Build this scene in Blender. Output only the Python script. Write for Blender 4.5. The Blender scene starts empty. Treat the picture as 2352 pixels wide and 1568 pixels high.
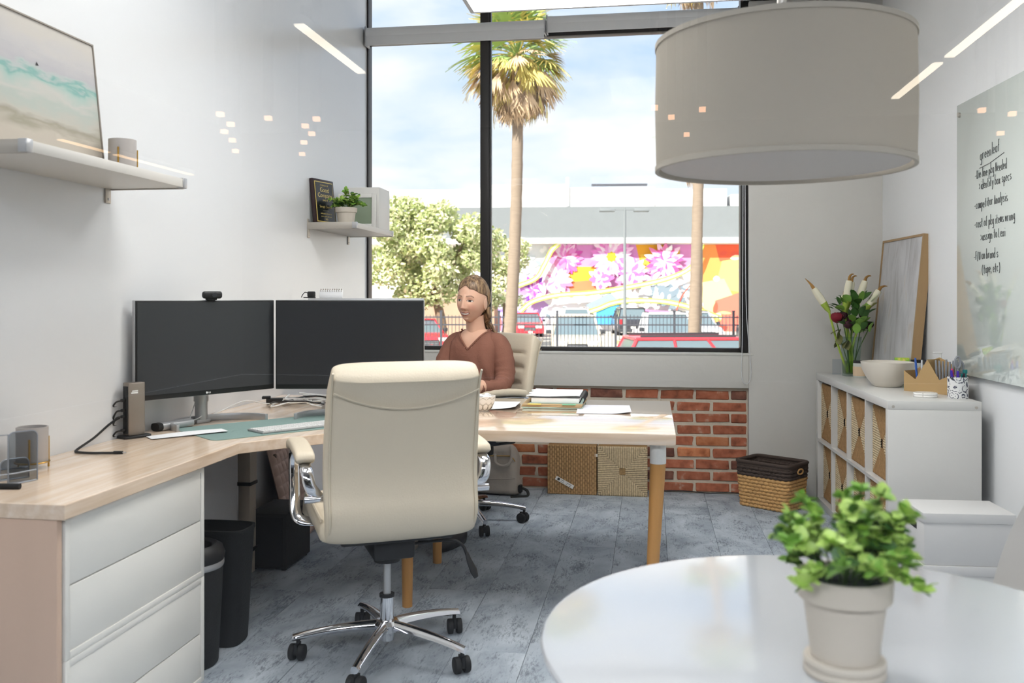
import bpy, bmesh, math, random
from mathutils import Vector, Matrix, noise as mnoise
PI = math.pi
scene = bpy.context.scene
COL = scene.collection

# ------------------------------------------------------------------ camera
cam_d = bpy.data.cameras.new('camera')
cam_d.sensor_width = 36.0
cam_d.lens = 2090.0 / 2352.0 * 36.0
cam_d.shift_y = -(784.0 - 681.0) / 2352.0
cam_d.clip_start = 0.02
cam_d.clip_end = 500.0
cam_d.dof.use_dof = True
cam_d.dof.focus_distance = 4.6
cam_d.dof.aperture_fstop = 4.6
cam = bpy.data.objects.new('camera', cam_d)
cam.location = (0.0, 0.0, 1.226)
cam.rotation_euler = (PI / 2, 0.0, math.radians(8.7))
COL.objects.link(cam)
scene.camera = cam

# ------------------------------------------------------------------ view, sky, sun
vs = scene.view_settings
vs.view_transform = 'Standard'
vs.look = 'None'
vs.gamma = 1.0
vs.use_curve_mapping = False
vs.exposure = 0.68
scene.cycles.use_denoising = True
scene.cycles.max_bounces = 6
scene.cycles.diffuse_bounces = 3
scene.cycles.glossy_bounces = 3
scene.cycles.transmission_bounces = 4
scene.cycles.use_light_tree = False
scene.cycles.use_adaptive_sampling = True
scene.cycles.adaptive_threshold = 0.10
scene.cycles.adaptive_min_samples = 16
scene.cycles.transparent_max_bounces = 12
scene.cycles.sample_clamp_indirect = 6.0
scene.cycles.caustics_reflective = False
scene.cycles.caustics_refractive = False

world = bpy.data.worlds.new('sky')
scene.world = world
world.use_nodes = True
wn = world.node_tree.nodes
wl = world.node_tree.links
wn.clear()
w_out = wn.new('ShaderNodeOutputWorld')
w_bg = wn.new('ShaderNodeBackground')
w_tc = wn.new('ShaderNodeTexCoord')
w_map = wn.new('ShaderNodeMapping')
w_map.inputs['Scale'].default_value = (1.0, 1.0, 2.6)
w_map.inputs['Location'].default_value = (0.35, 0.1, 0.22)
w_n = wn.new('ShaderNodeTexNoise')
w_n.inputs['Scale'].default_value = 3.4
w_n.inputs['Detail'].default_value = 7.0
w_n.inputs['Roughness'].default_value = 0.52
w_n.inputs['Distortion'].default_value = 0.25
w_cr = wn.new('ShaderNodeValToRGB')
w_cr.color_ramp.elements[0].position = 0.36
w_cr.color_ramp.elements[1].position = 0.58
w_sep = wn.new('ShaderNodeSeparateXYZ')
w_gr = wn.new('ShaderNodeValToRGB')
w_gr.color_ramp.elements[0].position = 0.0
w_gr.color_ramp.elements[0].color = (0.68, 0.81, 0.97, 1)
w_gr.color_ramp.elements[1].position = 0.6
w_gr.color_ramp.elements[1].color = (0.36, 0.57, 0.90, 1)
w_mx = wn.new('ShaderNodeMix')
w_mx.data_type = 'RGBA'
w_mx.inputs['B'].default_value = (1.0, 1.0, 1.0, 1)
wl.new(w_tc.outputs['Generated'], w_map.inputs['Vector'])
wl.new(w_map.outputs['Vector'], w_n.inputs['Vector'])
wl.new(w_n.outputs['Fac'], w_cr.inputs['Fac'])
wl.new(w_tc.outputs['Generated'], w_sep.inputs['Vector'])
wl.new(w_sep.outputs['Z'], w_gr.inputs['Fac'])
wl.new(w_gr.outputs['Color'], w_mx.inputs['A'])
wl.new(w_cr.outputs['Color'], w_mx.inputs['Factor'])
wl.new(w_mx.outputs['Result'], w_bg.inputs['Color'])
wl.new(w_bg.outputs['Background'], w_out.inputs['Surface'])
w_bg.inputs['Strength'].default_value = 0.78

sun_d = bpy.data.lights.new('sun', 'SUN')
sun_d.energy = 6.0
sun_d.angle = math.radians(0.6)
sun_d.color = (1.0, 0.95, 0.86)
sun = bpy.data.objects.new('sun', sun_d)
sun.rotation_euler = Vector((0.42, 0.72, -0.72)).to_track_quat('-Z', 'Y').to_euler()
sun.location = (-10, -20, 25)
COL.objects.link(sun)

# ------------------------------------------------------------------ materials
def srgb(h):
    h = h.lstrip('#')
    out = []
    for i in (0, 2, 4):
        c = int(h[i:i + 2], 16) / 255.0
        out.append(c / 12.92 if c <= 0.04045 else ((c + 0.055) / 1.055) ** 2.4)
    return (out[0], out[1], out[2], 1.0)

MATS = {}
def _new(name):
    m = bpy.data.materials.new(name)
    m.use_nodes = True
    MATS[name] = m
    return m, m.node_tree.nodes, m.node_tree.links, m.node_tree.nodes['Principled BSDF']

def mat(name, col, rough=0.5, metal=0.0, spec=0.5, bump=0.0, bscale=60.0, var=0.0, vscale=8.0, emit=0.0, coat=0.0, stretch=None, trans=0.0):
    """plain principled surface with optional noise colour variation and fine bump"""
    m, n, l, b = _new(name)
    c = srgb(col) if isinstance(col, str) else col
    b.inputs['Base Color'].default_value = c
    b.inputs['Roughness'].default_value = rough
    b.inputs['Metallic'].default_value = metal
    b.inputs['Specular IOR Level'].default_value = spec
    b.inputs['Coat Weight'].default_value = coat
    b.inputs['Coat Roughness'].default_value = 0.06
    b.inputs['Transmission Weight'].default_value = trans
    if emit:
        b.inputs['Emission Color'].default_value = c
        b.inputs['Emission Strength'].default_value = emit
    if var or bump:
        tc = n.new('ShaderNodeTexCoord')
        mp = n.new('ShaderNodeMapping')
        if stretch:
            mp.inputs['Scale'].default_value = stretch
        l.new(tc.outputs['Object'], mp.inputs['Vector'])
    if var:
        t = n.new('ShaderNodeTexNoise')
        t.inputs['Scale'].default_value = vscale
        t.inputs['Detail'].default_value = 5.0
        l.new(mp.outputs['Vector'], t.inputs['Vector'])
        mx = n.new('ShaderNodeMix')
        mx.data_type = 'RGBA'
        mx.inputs['A'].default_value = tuple(max(0, x * (1 - var)) for x in c[:3]) + (1,)
        mx.inputs['B'].default_value = tuple(min(1, x * (1 + var)) for x in c[:3]) + (1,)
        l.new(t.outputs['Fac'], mx.inputs['Factor'])
        l.new(mx.outputs['Result'], b.inputs['Base Color'])
    if bump:
        t2 = n.new('ShaderNodeTexNoise')
        t2.inputs['Scale'].default_value = bscale
        t2.inputs['Detail'].default_value = 4.0
        l.new(mp.outputs['Vector'], t2.inputs['Vector'])
        bp = n.new('ShaderNodeBump')
        bp.inputs['Strength'].default_value = bump
        bp.inputs['Distance'].default_value = 0.01
        l.new(t2.outputs['Fac'], bp.inputs['Height'])
        l.new(bp.outputs['Normal'], b.inputs['Normal'])
    return m

def ramp_mat(name, stops, scale, rough, stretch=(1, 1, 1), detail=8.0, distort=0.0, bump=0.0, spec=0.5, rand=False, nrough=0.55, obj_shift=0.0, coat=0.0):
    """noise through a colour ramp; rand shifts the pattern per object"""
    m, n, l, b = _new(name)
    tc = n.new('ShaderNodeTexCoord')
    mp = n.new('ShaderNodeMapping')
    mp.inputs['Scale'].default_value = stretch
    l.new(tc.outputs['Object'], mp.inputs['Vector'])
    t = n.new('ShaderNodeTexNoise')
    t.inputs['Scale'].default_value = scale
    t.inputs['Detail'].default_value = detail
    t.inputs['Roughness'].default_value = nrough
    t.inputs['Distortion'].default_value = distort
    if rand:
        oi = n.new('ShaderNodeObjectInfo')
        ml = n.new('ShaderNodeMath')
        ml.operation = 'MULTIPLY'
        ml.inputs[1].default_value = 40.0
        l.new(oi.outputs['Random'], ml.inputs[0])
        cb = n.new('ShaderNodeCombineXYZ')
        l.new(ml.outputs[0], cb.inputs['X'])
        l.new(ml.outputs[0], cb.inputs['Z'])
        l.new(cb.outputs[0], mp.inputs['Location'])
    l.new(mp.outputs['Vector'], t.inputs['Vector'])
    cr = n.new('ShaderNodeValToRGB')
    els = cr.color_ramp.elements
    while len(els) < len(stops):
        els.new(0.5)
    for e, (p, c) in zip(els, stops):
        e.position = p
        e.color = srgb(c)
    l.new(t.outputs['Fac'], cr.inputs['Fac'])
    col_out = cr.outputs['Color']
    if obj_shift:
        oi2 = n.new('ShaderNodeObjectInfo')
        mr = n.new('ShaderNodeMapRange')
        mr.inputs['To Min'].default_value = 1.0 - obj_shift
        mr.inputs['To Max'].default_value = 1.0 + obj_shift
        l.new(oi2.outputs['Random'], mr.inputs['Value'])
        hs = n.new('ShaderNodeHueSaturation')
        l.new(mr.outputs['Result'], hs.inputs['Value'])
        l.new(col_out, hs.inputs['Color'])
        col_out = hs.outputs['Color']
    l.new(col_out, b.inputs['Base Color'])
    b.inputs['Roughness'].default_value = rough
    b.inputs['Specular IOR Level'].default_value = spec
    b.inputs['Coat Weight'].default_value = coat
    if bump:
        bp = n.new('ShaderNodeBump')
        bp.inputs['Strength'].default_value = bump
        bp.inputs['Distance'].default_value = 0.01
        l.new(t.outputs['Fac'], bp.inputs['Height'])
        l.new(bp.outputs['Normal'], b.inputs['Normal'])
    return m

def clear_glass(name, tint=(1, 1, 1, 1), ior=1.45, rough=0.0):
    """architectural sheet glass: clear transmission plus Fresnel reflection"""
    m, n, l, b = _new(name)
    n.remove(b)
    out = n['Material Output']
    tr = n.new('ShaderNodeBsdfTransparent')
    tr.inputs['Color'].default_value = tint
    gl = n.new('ShaderNodeBsdfGlossy')
    gl.inputs['Roughness'].default_value = rough
    fr = n.new('ShaderNodeFresnel')
    geo = n.new('ShaderNodeNewGeometry')
    sw = n.new('ShaderNodeMapRange')      # same outside angle law on the inner face of the sheet
    sw.inputs['To Min'].default_value = ior
    sw.inputs['To Max'].default_value = 1.0 / ior
    l.new(geo.outputs['Backfacing'], sw.inputs['Value'])
    l.new(sw.outputs['Result'], fr.inputs['IOR'])
    mx = n.new('ShaderNodeMixShader')
    l.new(fr.outputs[0], mx.inputs[0])
    l.new(tr.outputs[0], mx.inputs[1])
    l.new(gl.outputs[0], mx.inputs[2])
    l.new(mx.outputs[0], out.inputs['Surface'])
    return m

def attr_mat(name, rough=0.8, spec=0.3, sss=0.0, bump=0.0, bscale=200.0):
    """colour read from the mesh's own colour attribute (painted print, skin tones)"""
    m, n, l, b = _new(name)
    a = n.new('ShaderNodeAttribute')
    a.attribute_name = 'Col'
    l.new(a.outputs['Color'], b.inputs['Base Color'])
    b.inputs['Roughness'].default_value = rough
    b.inputs['Specular IOR Level'].default_value = spec
    if sss:
        b.inputs['Subsurface Weight'].default_value = sss
        b.inputs['Subsurface Radius'].default_value = (0.012, 0.005, 0.003)
        b.inputs['Subsurface Scale'].default_value = 1.0
    return m

def fabric(name, col, translucent=0.0, rough=0.9, var=0.05, scale=300.0):
    m, n, l, b = _new(name)
    c = srgb(col)
    b.inputs['Base Color'].default_value = c
    b.inputs['Roughness'].default_value = rough
    b.inputs['Specular IOR Level'].default_value = 0.2
    tc = n.new('ShaderNodeTexCoord')
    t = n.new('ShaderNodeTexNoise')
    t.inputs['Scale'].default_value = scale
    l.new(tc.outputs['Object'], t.inputs['Vector'])
    bp = n.new('ShaderNodeBump')
    bp.inputs['Strength'].default_value = 0.25
    bp.inputs['Distance'].default_value = 0.002
    l.new(t.outputs['Fac'], bp.inputs['Height'])
    l.new(bp.outputs['Normal'], b.inputs['Normal'])
    if translucent:
        tl = n.new('ShaderNodeBsdfTranslucent')
        tl.inputs['Color'].default_value = c
        mx = n.new('ShaderNodeMixShader')
        mx.inputs[0].default_value = translucent
        l.new(b.outputs[0], mx.inputs[1])
        l.new(tl.outputs[0], mx.inputs[2])
        l.new(mx.outputs[0], n['Material Output'].inputs['Surface'])
    return m

def emitter(name, col, strength, sampled=True):
    m, n, l, b = _new(name)
    n.remove(b)
    e = n.new('ShaderNodeEmission')
    e.inputs['Color'].default_value = srgb(col)
    e.inputs['Strength'].default_value = strength
    l.new(e.outputs[0], n['Material Output'].inputs['Surface'])
    if not sampled:
        m.cycles.emission_sampling = 'NONE'
    return m

# ------------------------------------------------------------------ mesh helpers
class MB:
    """collects vertices and faces for ONE mesh object"""
    def __init__(self):
        self.v = []
        self.f = []
        self.c = []          # per-face colour (optional)
        self.col = None
        self.vc = None       # per-vertex colour list (optional)
    def add(self, vs, fs, M=None):
        o = len(self.v)
        for p in vs:
            p = Vector(p)
            self.v.append(M @ p if M is not None else p)
        for f in fs:
            self.f.append([i + o for i in f])
            self.c.append(self.col)
        return self
    def box(self, a, b, M=None):
        x0, y0, z0 = a
        x1, y1, z1 = b
        vs = [(x0, y0, z0), (x1, y0, z0), (x1, y1, z0), (x0, y1, z0), (x0, y0, z1), (x1, y0, z1), (x1, y1, z1), (x0, y1, z1)]
        fs = [(0, 3, 2, 1), (4, 5, 6, 7), (0, 1, 5, 4), (1, 2, 6, 5), (2, 3, 7, 6), (3, 0, 4, 7)]
        return self.add(vs, fs, M)
    def cbox(self, c, s, rz=0.0, M=None):
        m = Matrix.Translation(c) @ Matrix.Rotation(rz, 4, 'Z')
        if M is not None:
            m = M @ m
        return self.box((-s[0] / 2, -s[1] / 2, -s[2] / 2), (s[0] / 2, s[1] / 2, s[2] / 2), m)
    def loft(self, rings, cap=True, closed=False, M=None):
        n = len(rings[0])
        vs = [p for r in rings for p in r]
        fs = []
        k = len(rings)
        for i in range(k if closed else k - 1):
            a = i * n
            b = ((i + 1) % k) * n
            for j in range(n):
                j2 = (j + 1) % n
                fs.append((a + j, a + j2, b + j2, b + j))
        if cap and not closed:
            fs.append(tuple(reversed(range(n))))
            fs.append(tuple(range((k - 1) * n, k * n)))
        return self.add(vs, fs, M)
    def cyl(self, p0, p1, r0, r1=None, n=16, cap=True, M=None):
        r1 = r0 if r1 is None else r1
        p0 = Vector(p0)
        p1 = Vector(p1)
        d = (p1 - p0).normalized()
        u = d.orthogonal().normalized()
        w = d.cross(u)
        rings = []
        for p, r in ((p0, r0), (p1, r1)):
            rings.append([p + u * (r * math.cos(2 * PI * i / n)) + w * (r * math.sin(2 * PI * i / n)) for i in range(n)])
        return self.loft(rings, cap, M=M)
    def lathe(self, prof, c=(0, 0, 0), n=32, cap=True, M=None, sq=None):
        rings = []
        for r, z in prof:
            rings.append([(c[0] + r * math.cos(2 * PI * i / n), c[1] + r * math.sin(2 * PI * i / n), c[2] + z) for i in range(n)])
        return self.loft(rings, cap, M=M)
    def tube(self, pts, r, n=8, closed=False, flat=1.0, M=None, up=None):
        pts = [Vector(p) for p in pts]
        k = len(pts)
        rr = r if isinstance(r, (list, tuple)) else [r] * k
        rings = []
        u = None
        for i in range(k):
            if closed:
                t = (pts[(i + 1) % k] - pts[i - 1]).normalized()
            else:
                t = (pts[min(i + 1, k - 1)] - pts[max(i - 1, 0)]).normalized()
            if up is not None:
                u = Vector(up) - t * t.dot(Vector(up))
                u.normalize()
            elif u is None:
                u = t.orthogonal().normalized()
            else:
                u = (u - t * u.dot(t))
                u = u.normalized() if u.length > 1e-6 else t.orthogonal().normalized()
            w = t.cross(u)
            rings.append([pts[i] + u * (rr[i] * math.cos(2 * PI * j / n)) + w * (rr[i] * flat * math.sin(2 * PI * j / n)) for j in range(n)])
        return self.loft(rings, not closed, closed, M=M)
    def prism(self, poly, z0, z1, M=None):
        n = len(poly)
        vs = [(x, y, z0) for x, y in poly] + [(x, y, z1) for x, y in poly]
        fs = [tuple(reversed(range(n))), tuple(range(n, 2 * n))]
        for i in range(n):
            j = (i + 1) % n
            fs.append((i, j, n + j, n + i))
        return self.add(vs, fs, M)
    def grid(self, fn, nu, nv, wrapu=False, M=None):
        vs = [fn(i / nu, j / nv) for j in range(nv + 1) for i in range(nu + (0 if wrapu else 1))]
        w = nu + (0 if wrapu else 1)
        fs = []
        for j in range(nv):
            for i in range(nu):
                i2 = (i + 1) % w
                fs.append((j * w + i, j * w + i2, (j + 1) * w + i2, (j + 1) * w + i))
        return self.add(vs, fs, M)
    def ell(self, c, r, nu=24, nv=16, M=None):
        def fn(u, v):
            th = 2 * PI * u
            ph = PI * (v - 0.5)
            return (c[0] + r[0] * math.cos(ph) * math.cos(th), c[1] + r[1] * math.cos(ph) * math.sin(th), c[2] + r[2] * math.sin(ph))
        return self.grid(fn, nu, nv, True, M)
    def mesh(self, name, bevel=0.0, seg=2, smooth=40.0, weld=False):
        me = bpy.data.meshes.new(name)
        me.from_pydata([tuple(p) for p in self.v], [], self.f)
        has_col = any(c is not None for c in self.c)
        if bevel or weld:
            bm = bmesh.new()
            bm.from_mesh(me)
            if weld:
                bmesh.ops.remove_doubles(bm, verts=bm.verts, dist=1e-5)
            bmesh.ops.recalc_face_normals(bm, faces=bm.faces)
            if bevel:
                es = [e for e in bm.edges if len(e.link_faces) == 2 and e.calc_face_angle(0) > math.radians(35)]
                bmesh.ops.bevel(bm, geom=es, offset=bevel, segments=seg, profile=0.5, affect='EDGES', clamp_overlap=True)
            bm.to_mesh(me)
            bm.free()
        else:
            bm = bmesh.new()
            bm.from_mesh(me)
            if not has_col and self.vc is None:
                bmesh.ops.recalc_face_normals(bm, faces=bm.faces)
            bm.to_mesh(me)
            bm.free()
        if has_col and not bevel:
            at = me.color_attributes.new('Col', 'FLOAT_COLOR', 'CORNER')
            for p, c in zip(me.polygons, self.c):
                for li in p.loop_indices:
                    at.data[li].color = c or (1, 1, 1, 1)
        elif self.vc is not None:
            at = me.color_attributes.new('Col', 'FLOAT_COLOR', 'POINT')
            for i, c in enumerate(self.vc):
                at.data[i].color = c
        if smooth:
            me.shade_smooth()
            me.set_sharp_from_angle(angle=math.radians(smooth))
        return me
    def obj(self, name, material, parent=None, bevel=0.0, seg=2, smooth=40.0, loc=None, rz=0.0, weld=False):
        return link(name, self.mesh(name, bevel, seg, smooth, weld), material, parent, loc, rz)

def link(name, me, material, parent=None, loc=None, rz=0.0, rot=None, scale=None):
    o = bpy.data.objects.new(name, me)
    COL.objects.link(o)
    if material is not None:
        m = MATS[material] if isinstance(material, str) else material
        if len(me.materials) == 0:
            me.materials.append(m)
        elif me.materials[0] != m:
            o.material_slots[0].link = 'OBJECT'
            o.material_slots[0].material = m
    if parent is not None:
        o.parent = parent
    if loc is not None:
        o.location = loc
    if rot is not None:
        o.rotation_euler = rot
    elif rz:
        o.rotation_euler = (0, 0, rz)
    if scale is not None:
        o.scale = scale
    return o

def tag(o, label, cat, group=None, kind=None):
    o['label'] = label
    if cat:
        o['category'] = cat
    if group:
        o['group'] = group
    if kind:
        o['kind'] = kind
    return o

def thing(name, label, cat, loc=(0, 0, 0), rz=0.0, group=None, rot=None):
    o = bpy.data.objects.new(name, None)
    o.empty_display_size = 0.1
    COL.objects.link(o)
    o.location = loc
    o.rotation_euler = rot if rot is not None else (0, 0, rz)
    return tag(o, label, cat, group)

def struct(name, mb, material, label=None, **kw):
    o = mb.obj(name, material, **kw)
    o['kind'] = 'structure'
    if label:
        o['label'] = label
    return o

def dup(root, loc, rz, label, group=None):
    r = root.copy()
    COL.objects.link(r)
    r.location = loc
    r.rotation_euler = (0, 0, rz)
    r['label'] = label
    if group:
        r['group'] = group
    for ch in list(root.children):
        c = ch.copy()
        COL.objects.link(c)
        c.parent = r
        for g in list(ch.children):
            d = g.copy()
            COL.objects.link(d)
            d.parent = c
    return r

def arc(cx, cy, r, a0, a1, n=10, ry=None):
    ry = r if ry is None else ry
    return [(cx + r * math.cos(math.radians(a0 + (a1 - a0) * i / n)), cy + ry * math.sin(math.radians(a0 + (a1 - a0) * i / n))) for i in range(n + 1)]

def smoothpath(pts, k=6):
    """Catmull-Rom through the given points"""
    P = [Vector(p) for p in pts]
    P = [P[0] * 2 - P[1]] + P + [P[-1] * 2 - P[-2]]
    out = []
    for i in range(1, len(P) - 2):
        a, b, c, d = P[i - 1], P[i], P[i + 1], P[i + 2]
        for j in range(k):
            t = j / k
            out.append(0.5 * ((2 * b) + (c - a) * t + (2 * a - 5 * b + 4 * c - d) * t * t + (3 * b - a - 3 * c + d) * t ** 3))
    out.append(P[-2])
    return out

def superring(w, t, n=28, e=0.35):
    """flattened superellipse outline in 2D: half-width w, half-thickness t"""
    out = []
    for i in range(n):
        a = 2 * PI * i / n
        ca, sa = math.cos(a), math.sin(a)
        out.append((w * math.copysign(abs(ca) ** e, ca), t * math.copysign(abs(sa) ** e, sa)))
    return out

# ------------------------------------------------------------------ room materials
mat('wall_paint', '#dedfe0', rough=0.22, spec=0.55, var=0.012, vscale=1.5, bump=0.02, bscale=25)
mat('wall_paint_right', '#ecedee', rough=0.45, spec=0.4, var=0.012, vscale=1.5, bump=0.02, bscale=25)
mat('plaster', '#dcd9d3', rough=0.7, spec=0.3, var=0.04, vscale=3.0, bump=0.35, bscale=9)
mat('ceiling_paint', '#dddcd8', rough=0.9)
mat('hall_paint', '#4a4a4a', rough=0.9)
mat('black_steel', '#17161a', rough=0.6)
mat('window_bronze', '#2a2726', rough=0.45, spec=0.5)
m, n, l, b = _new('carpet')
tc = n.new('ShaderNodeTexCoord')
oi = n.new('ShaderNodeObjectInfo')
ml = n.new('ShaderNodeMath')
ml.operation = 'MULTIPLY'
ml.inputs[1].default_value = 37.0
l.new(oi.outputs['Random'], ml.inputs[0])
cb_ = n.new('ShaderNodeCombineXYZ')
l.new(ml.outputs[0], cb_.inputs['X'])
l.new(ml.outputs[0], cb_.inputs['Y'])
va = n.new('ShaderNodeVectorMath')
l.new(tc.outputs['Object'], va.inputs[0])
l.new(cb_.outputs[0], va.inputs[1])
def _noise(scale, stretch, detail, rough, dist=0.0):
    mp_ = n.new('ShaderNodeMapping')
    mp_.inputs['Scale'].default_value = stretch
    l.new(va.outputs[0], mp_.inputs['Vector'])
    t_ = n.new('ShaderNodeTexNoise')
    t_.inputs['Scale'].default_value = scale
    t_.inputs['Detail'].default_value = detail
    t_.inputs['Roughness'].default_value = rough
    t_.inputs['Distortion'].default_value = dist
    l.new(mp_.outputs[0], t_.inputs['Vector'])
    return t_
nA = _noise(3.2, (1.6, 0.9, 1), 6, 0.6, 0.6)      # broad cloudy tone
nB = _noise(46.0, (2.6, 0.6, 1), 8, 0.75, 0.8)    # worn dark scratches
nC = _noise(7.0, (1.5, 0.8, 1), 5, 0.65, 0.4)     # where the wear gathers
rA = n.new('ShaderNodeValToRGB')
rA.color_ramp.elements[0].position = 0.30
rA.color_ramp.elements[0].color = srgb('#8f98a2')
rA.color_ramp.elements[1].position = 0.68
rA.color_ramp.elements[1].color = srgb('#c0c8d0')
l.new(nA.outputs['Fac'], rA.inputs['Fac'])
mul = n.new('ShaderNodeMath')
mul.operation = 'MULTIPLY_ADD'
mul.inputs[1].default_value = 0.75
l.new(nC.outputs['Fac'], mul.inputs[0])
l.new(nB.outputs['Fac'], mul.inputs[2])
rB = n.new('ShaderNodeMapRange')
rB.inputs['From Min'].default_value = 0.70
rB.inputs['From Max'].default_value = 0.86
rB.inputs['To Min'].default_value = 0.75
rB.inputs['To Max'].default_value = 0.0
l.new(mul.outputs[0], rB.inputs['Value'])
mxc = n.new('ShaderNodeMix')
mxc.data_type = 'RGBA'
mxc.inputs['B'].default_value = srgb('#656b73')
l.new(rA.outputs['Color'], mxc.inputs['A'])
l.new(rB.outputs[0], mxc.inputs['Factor'])
l.new(mxc.outputs['Result'], b.inputs['Base Color'])
b.inputs['Roughness'].default_value = 0.9
b.inputs['Specular IOR Level'].default_value = 0.15
bpn = n.new('ShaderNodeBump')
bpn.inputs['Strength'].default_value = 0.3
bpn.inputs['Distance'].default_value = 0.004
l.new(nB.outputs['Fac'], bpn.inputs['Height'])
l.new(bpn.outputs['Normal'], b.inputs['Normal'])
mat('floor_base', '#3a3d42', rough=0.95)
mat('mortar', '#cfc3b1', rough=0.95, var=0.12, vscale=18, bump=0.5, bscale=40)
for nm, st in (('brick_red', [(0.30, '#85513f'), (0.48, '#b0694f'), (0.60, '#ba755a'), (0.74, '#cbb6a4')]),
               ('brick_orange', [(0.30, '#a06042'), (0.48, '#c98058'), (0.62, '#d08f68'), (0.76, '#d0bba8')]),
               ('brick_brown', [(0.30, '#634640'), (0.50, '#805548'), (0.64, '#946858'), (0.76, '#ae9f92')])):
    ramp_mat(nm, st, 14.0, 0.9, detail=6, bump=0.6, spec=0.2, rand=True, obj_shift=0.14)
clear_glass('window_glass', (1, 1, 1, 1), 1.10)
clear_glass('partition_glass', (0.985, 0.99, 0.988, 1), 1.5)
mat('shade_fabric', '#e2e3e5', rough=0.8)
mat('shade_metal', '#b9babe', rough=0.5)
emitter('led_panel', '#fbfaf8', 8.8)
emitter('hall_fill', '#f3f7ff', 14.0)  # emission of the unseen fill panels added in the hall
emitter('hall_strip', '#ffefd6', 7.0, False)
emitter('hall_warm', '#ffcf98', 4.5, False)
emitter('hall_spot', '#ffb98a', 7.0, False)

XL = -1.87          # left wall
YB = 5.76           # plaster face of the window wall
def xr(y):          # right wall (runs slightly out of square)
    return 1.378 + 0.0607 * (5.76 - y)

# ------------------------------------------------------------------ shell
fl = struct('floor', MB().box((-6.4, -13.0, -0.12), (6.4, 5.86, -0.005)), 'floor_base', 'grey mottled carpet plank floor')
plank_me = MB().box((-0.1245, -0.4995, -0.006), (0.1245, 0.4995, 0.0)).mesh('plank', bevel=0.0012, seg=1)
random.seed(3)
nx = 0
for ix in range(15):
    x = -1.80 + 0.25 * ix
    off = (ix * 0.37) % 1.0
    for iy in range(-1, 7):
        y = 0.75 + iy * 1.0 + off
        if y < 0.55 or y - 0.5 > 5.80:
            continue
        o = link('plank', plank_me, 'carpet', fl, loc=(x, y, random.uniform(-0.0006, 0.0)))
        if y > 5.36:
            # the row cut short at the window wall
            s = (5.84 - (y - 0.5))
            o.scale = (1, max(0.05, s), 1)
            o.location.y = (y - 0.5) + s / 2
        if ix % 2:
            o.rotation_euler = (0, 0, PI)

struct('wall_left', MB().box((XL - 0.12, 0.29, 0), (XL, 5.95, 3.8)), 'wall_paint', 'smooth white satin-painted side wall')
yy0, yy1 = 0.29, 5.95
struct('wall_right', MB().prism([(xr(yy0), yy0), (xr(yy0) + 0.15, yy0), (xr(yy1) + 0.15, yy1), (xr(yy1), yy1)], 0, 3.8), 'wall_paint_right', 'white painted wall carrying the glass board')
wb = MB()
wb.box((XL, YB, 0.66), (0.594, 5.95, 0.875))
wb.box((0.594, YB, 0.0), (1.42, 5.95, 3.045))
wb.box((XL, 5.83, 0.0), (0.594, 5.95, 0.66))
wall_back = struct('wall_back', wb, 'plaster', 'white plastered window wall with exposed brick below the sill', bevel=0.004)
MB().box((XL, 5.795, 0.0), (0.592, 5.835, 0.658)).obj('mortar_bed', 'mortar', wall_back)
# bricks: nine courses, each brick its own piece
random.seed(11)
bricks = []
for k in range(5):
    me = MB().box((-0.1015, -0.014, -0.0275), (0.1015, 0.014, 0.0275)).mesh('brick', bevel=0.005, seg=1, smooth=25)
    for v in me.vertices:
        v.co.x += random.uniform(-0.004, 0.004)
        v.co.z += random.uniform(-0.003, 0.003)
        v.co.y += random.uniform(-0.0025, 0.002)
    bricks.append(me)
half = MB().box((-0.047, -0.014, -0.0275), (0.047, 0.014, 0.0275)).mesh('brick', bevel=0.005, seg=1, smooth=25)
pitch, course = 0.2195, 0.0722
for r in range(9):
    z = 0.036 + r * course
    x = 0.592 - 0.008 - (0.0 if r % 2 else 0.105)
    if r % 2 == 0:
        link('brick', half, random.choice(('brick_red', 'brick_brown')), wall_back, loc=(0.592 - 0.055, 5.802, z))
    while x > XL + 0.1:
        m = random.choices(('brick_red', 'brick_orange', 'brick_brown'), (0.52, 0.24, 0.24))[0]
        link('brick', random.choice(bricks), m, wall_back, loc=(x - 0.1035, 5.802 + random.uniform(-0.003, 0.003), z + random.uniform(-0.002, 0.002)), rot=(0, random.uniform(-0.012, 0.012), 0))
        x -= pitch * random.uniform(0.985, 1.015)

struct('ceiling', MB().box((-6.5, -13.1, 3.8), (6.5, 5.95, 3.92)), 'ceiling_paint', 'grey open ceiling deck high above the office')
struct('trim_1', MB().box((0.56, 5.55, 3.045), (1.40, 5.95, 3.8)), 'black_steel', 'black steel header above the plaster wall')
struct('wall_hall_left', MB().box((-6.5, -13.0, 0), (-6.4, 0.29, 3.8)), 'hall_paint', 'dark side wall of the hall')
struct('wall_hall_right', MB().box((6.4, -13.0, 0), (6.5, 0.29, 3.8)), 'hall_paint', 'dark far side wall of the hall')
struct('wall_hall_end', MB().box((-6.5, -13.1, 0), (6.5, -13.0, 3.8)), 'hall_paint', 'dark end wall of the hall')
wf = MB()
wf.box((-6.5, 0.26, 0), (XL - 0.001, 0.34, 3.8))
wf.box((xr(0.3) + 0.001, 0.26, 0), (6.5, 0.34, 3.8))
struct('wall_front', wf, 'hall_paint', 'partition wall beside the glass front of the office')
struct('window_2', MB().box((XL, 0.295, 0.0), (xr(0.3), 0.305, 3.8)), 'partition_glass', 'clear glass front wall of the office reflecting hall lights')

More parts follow.
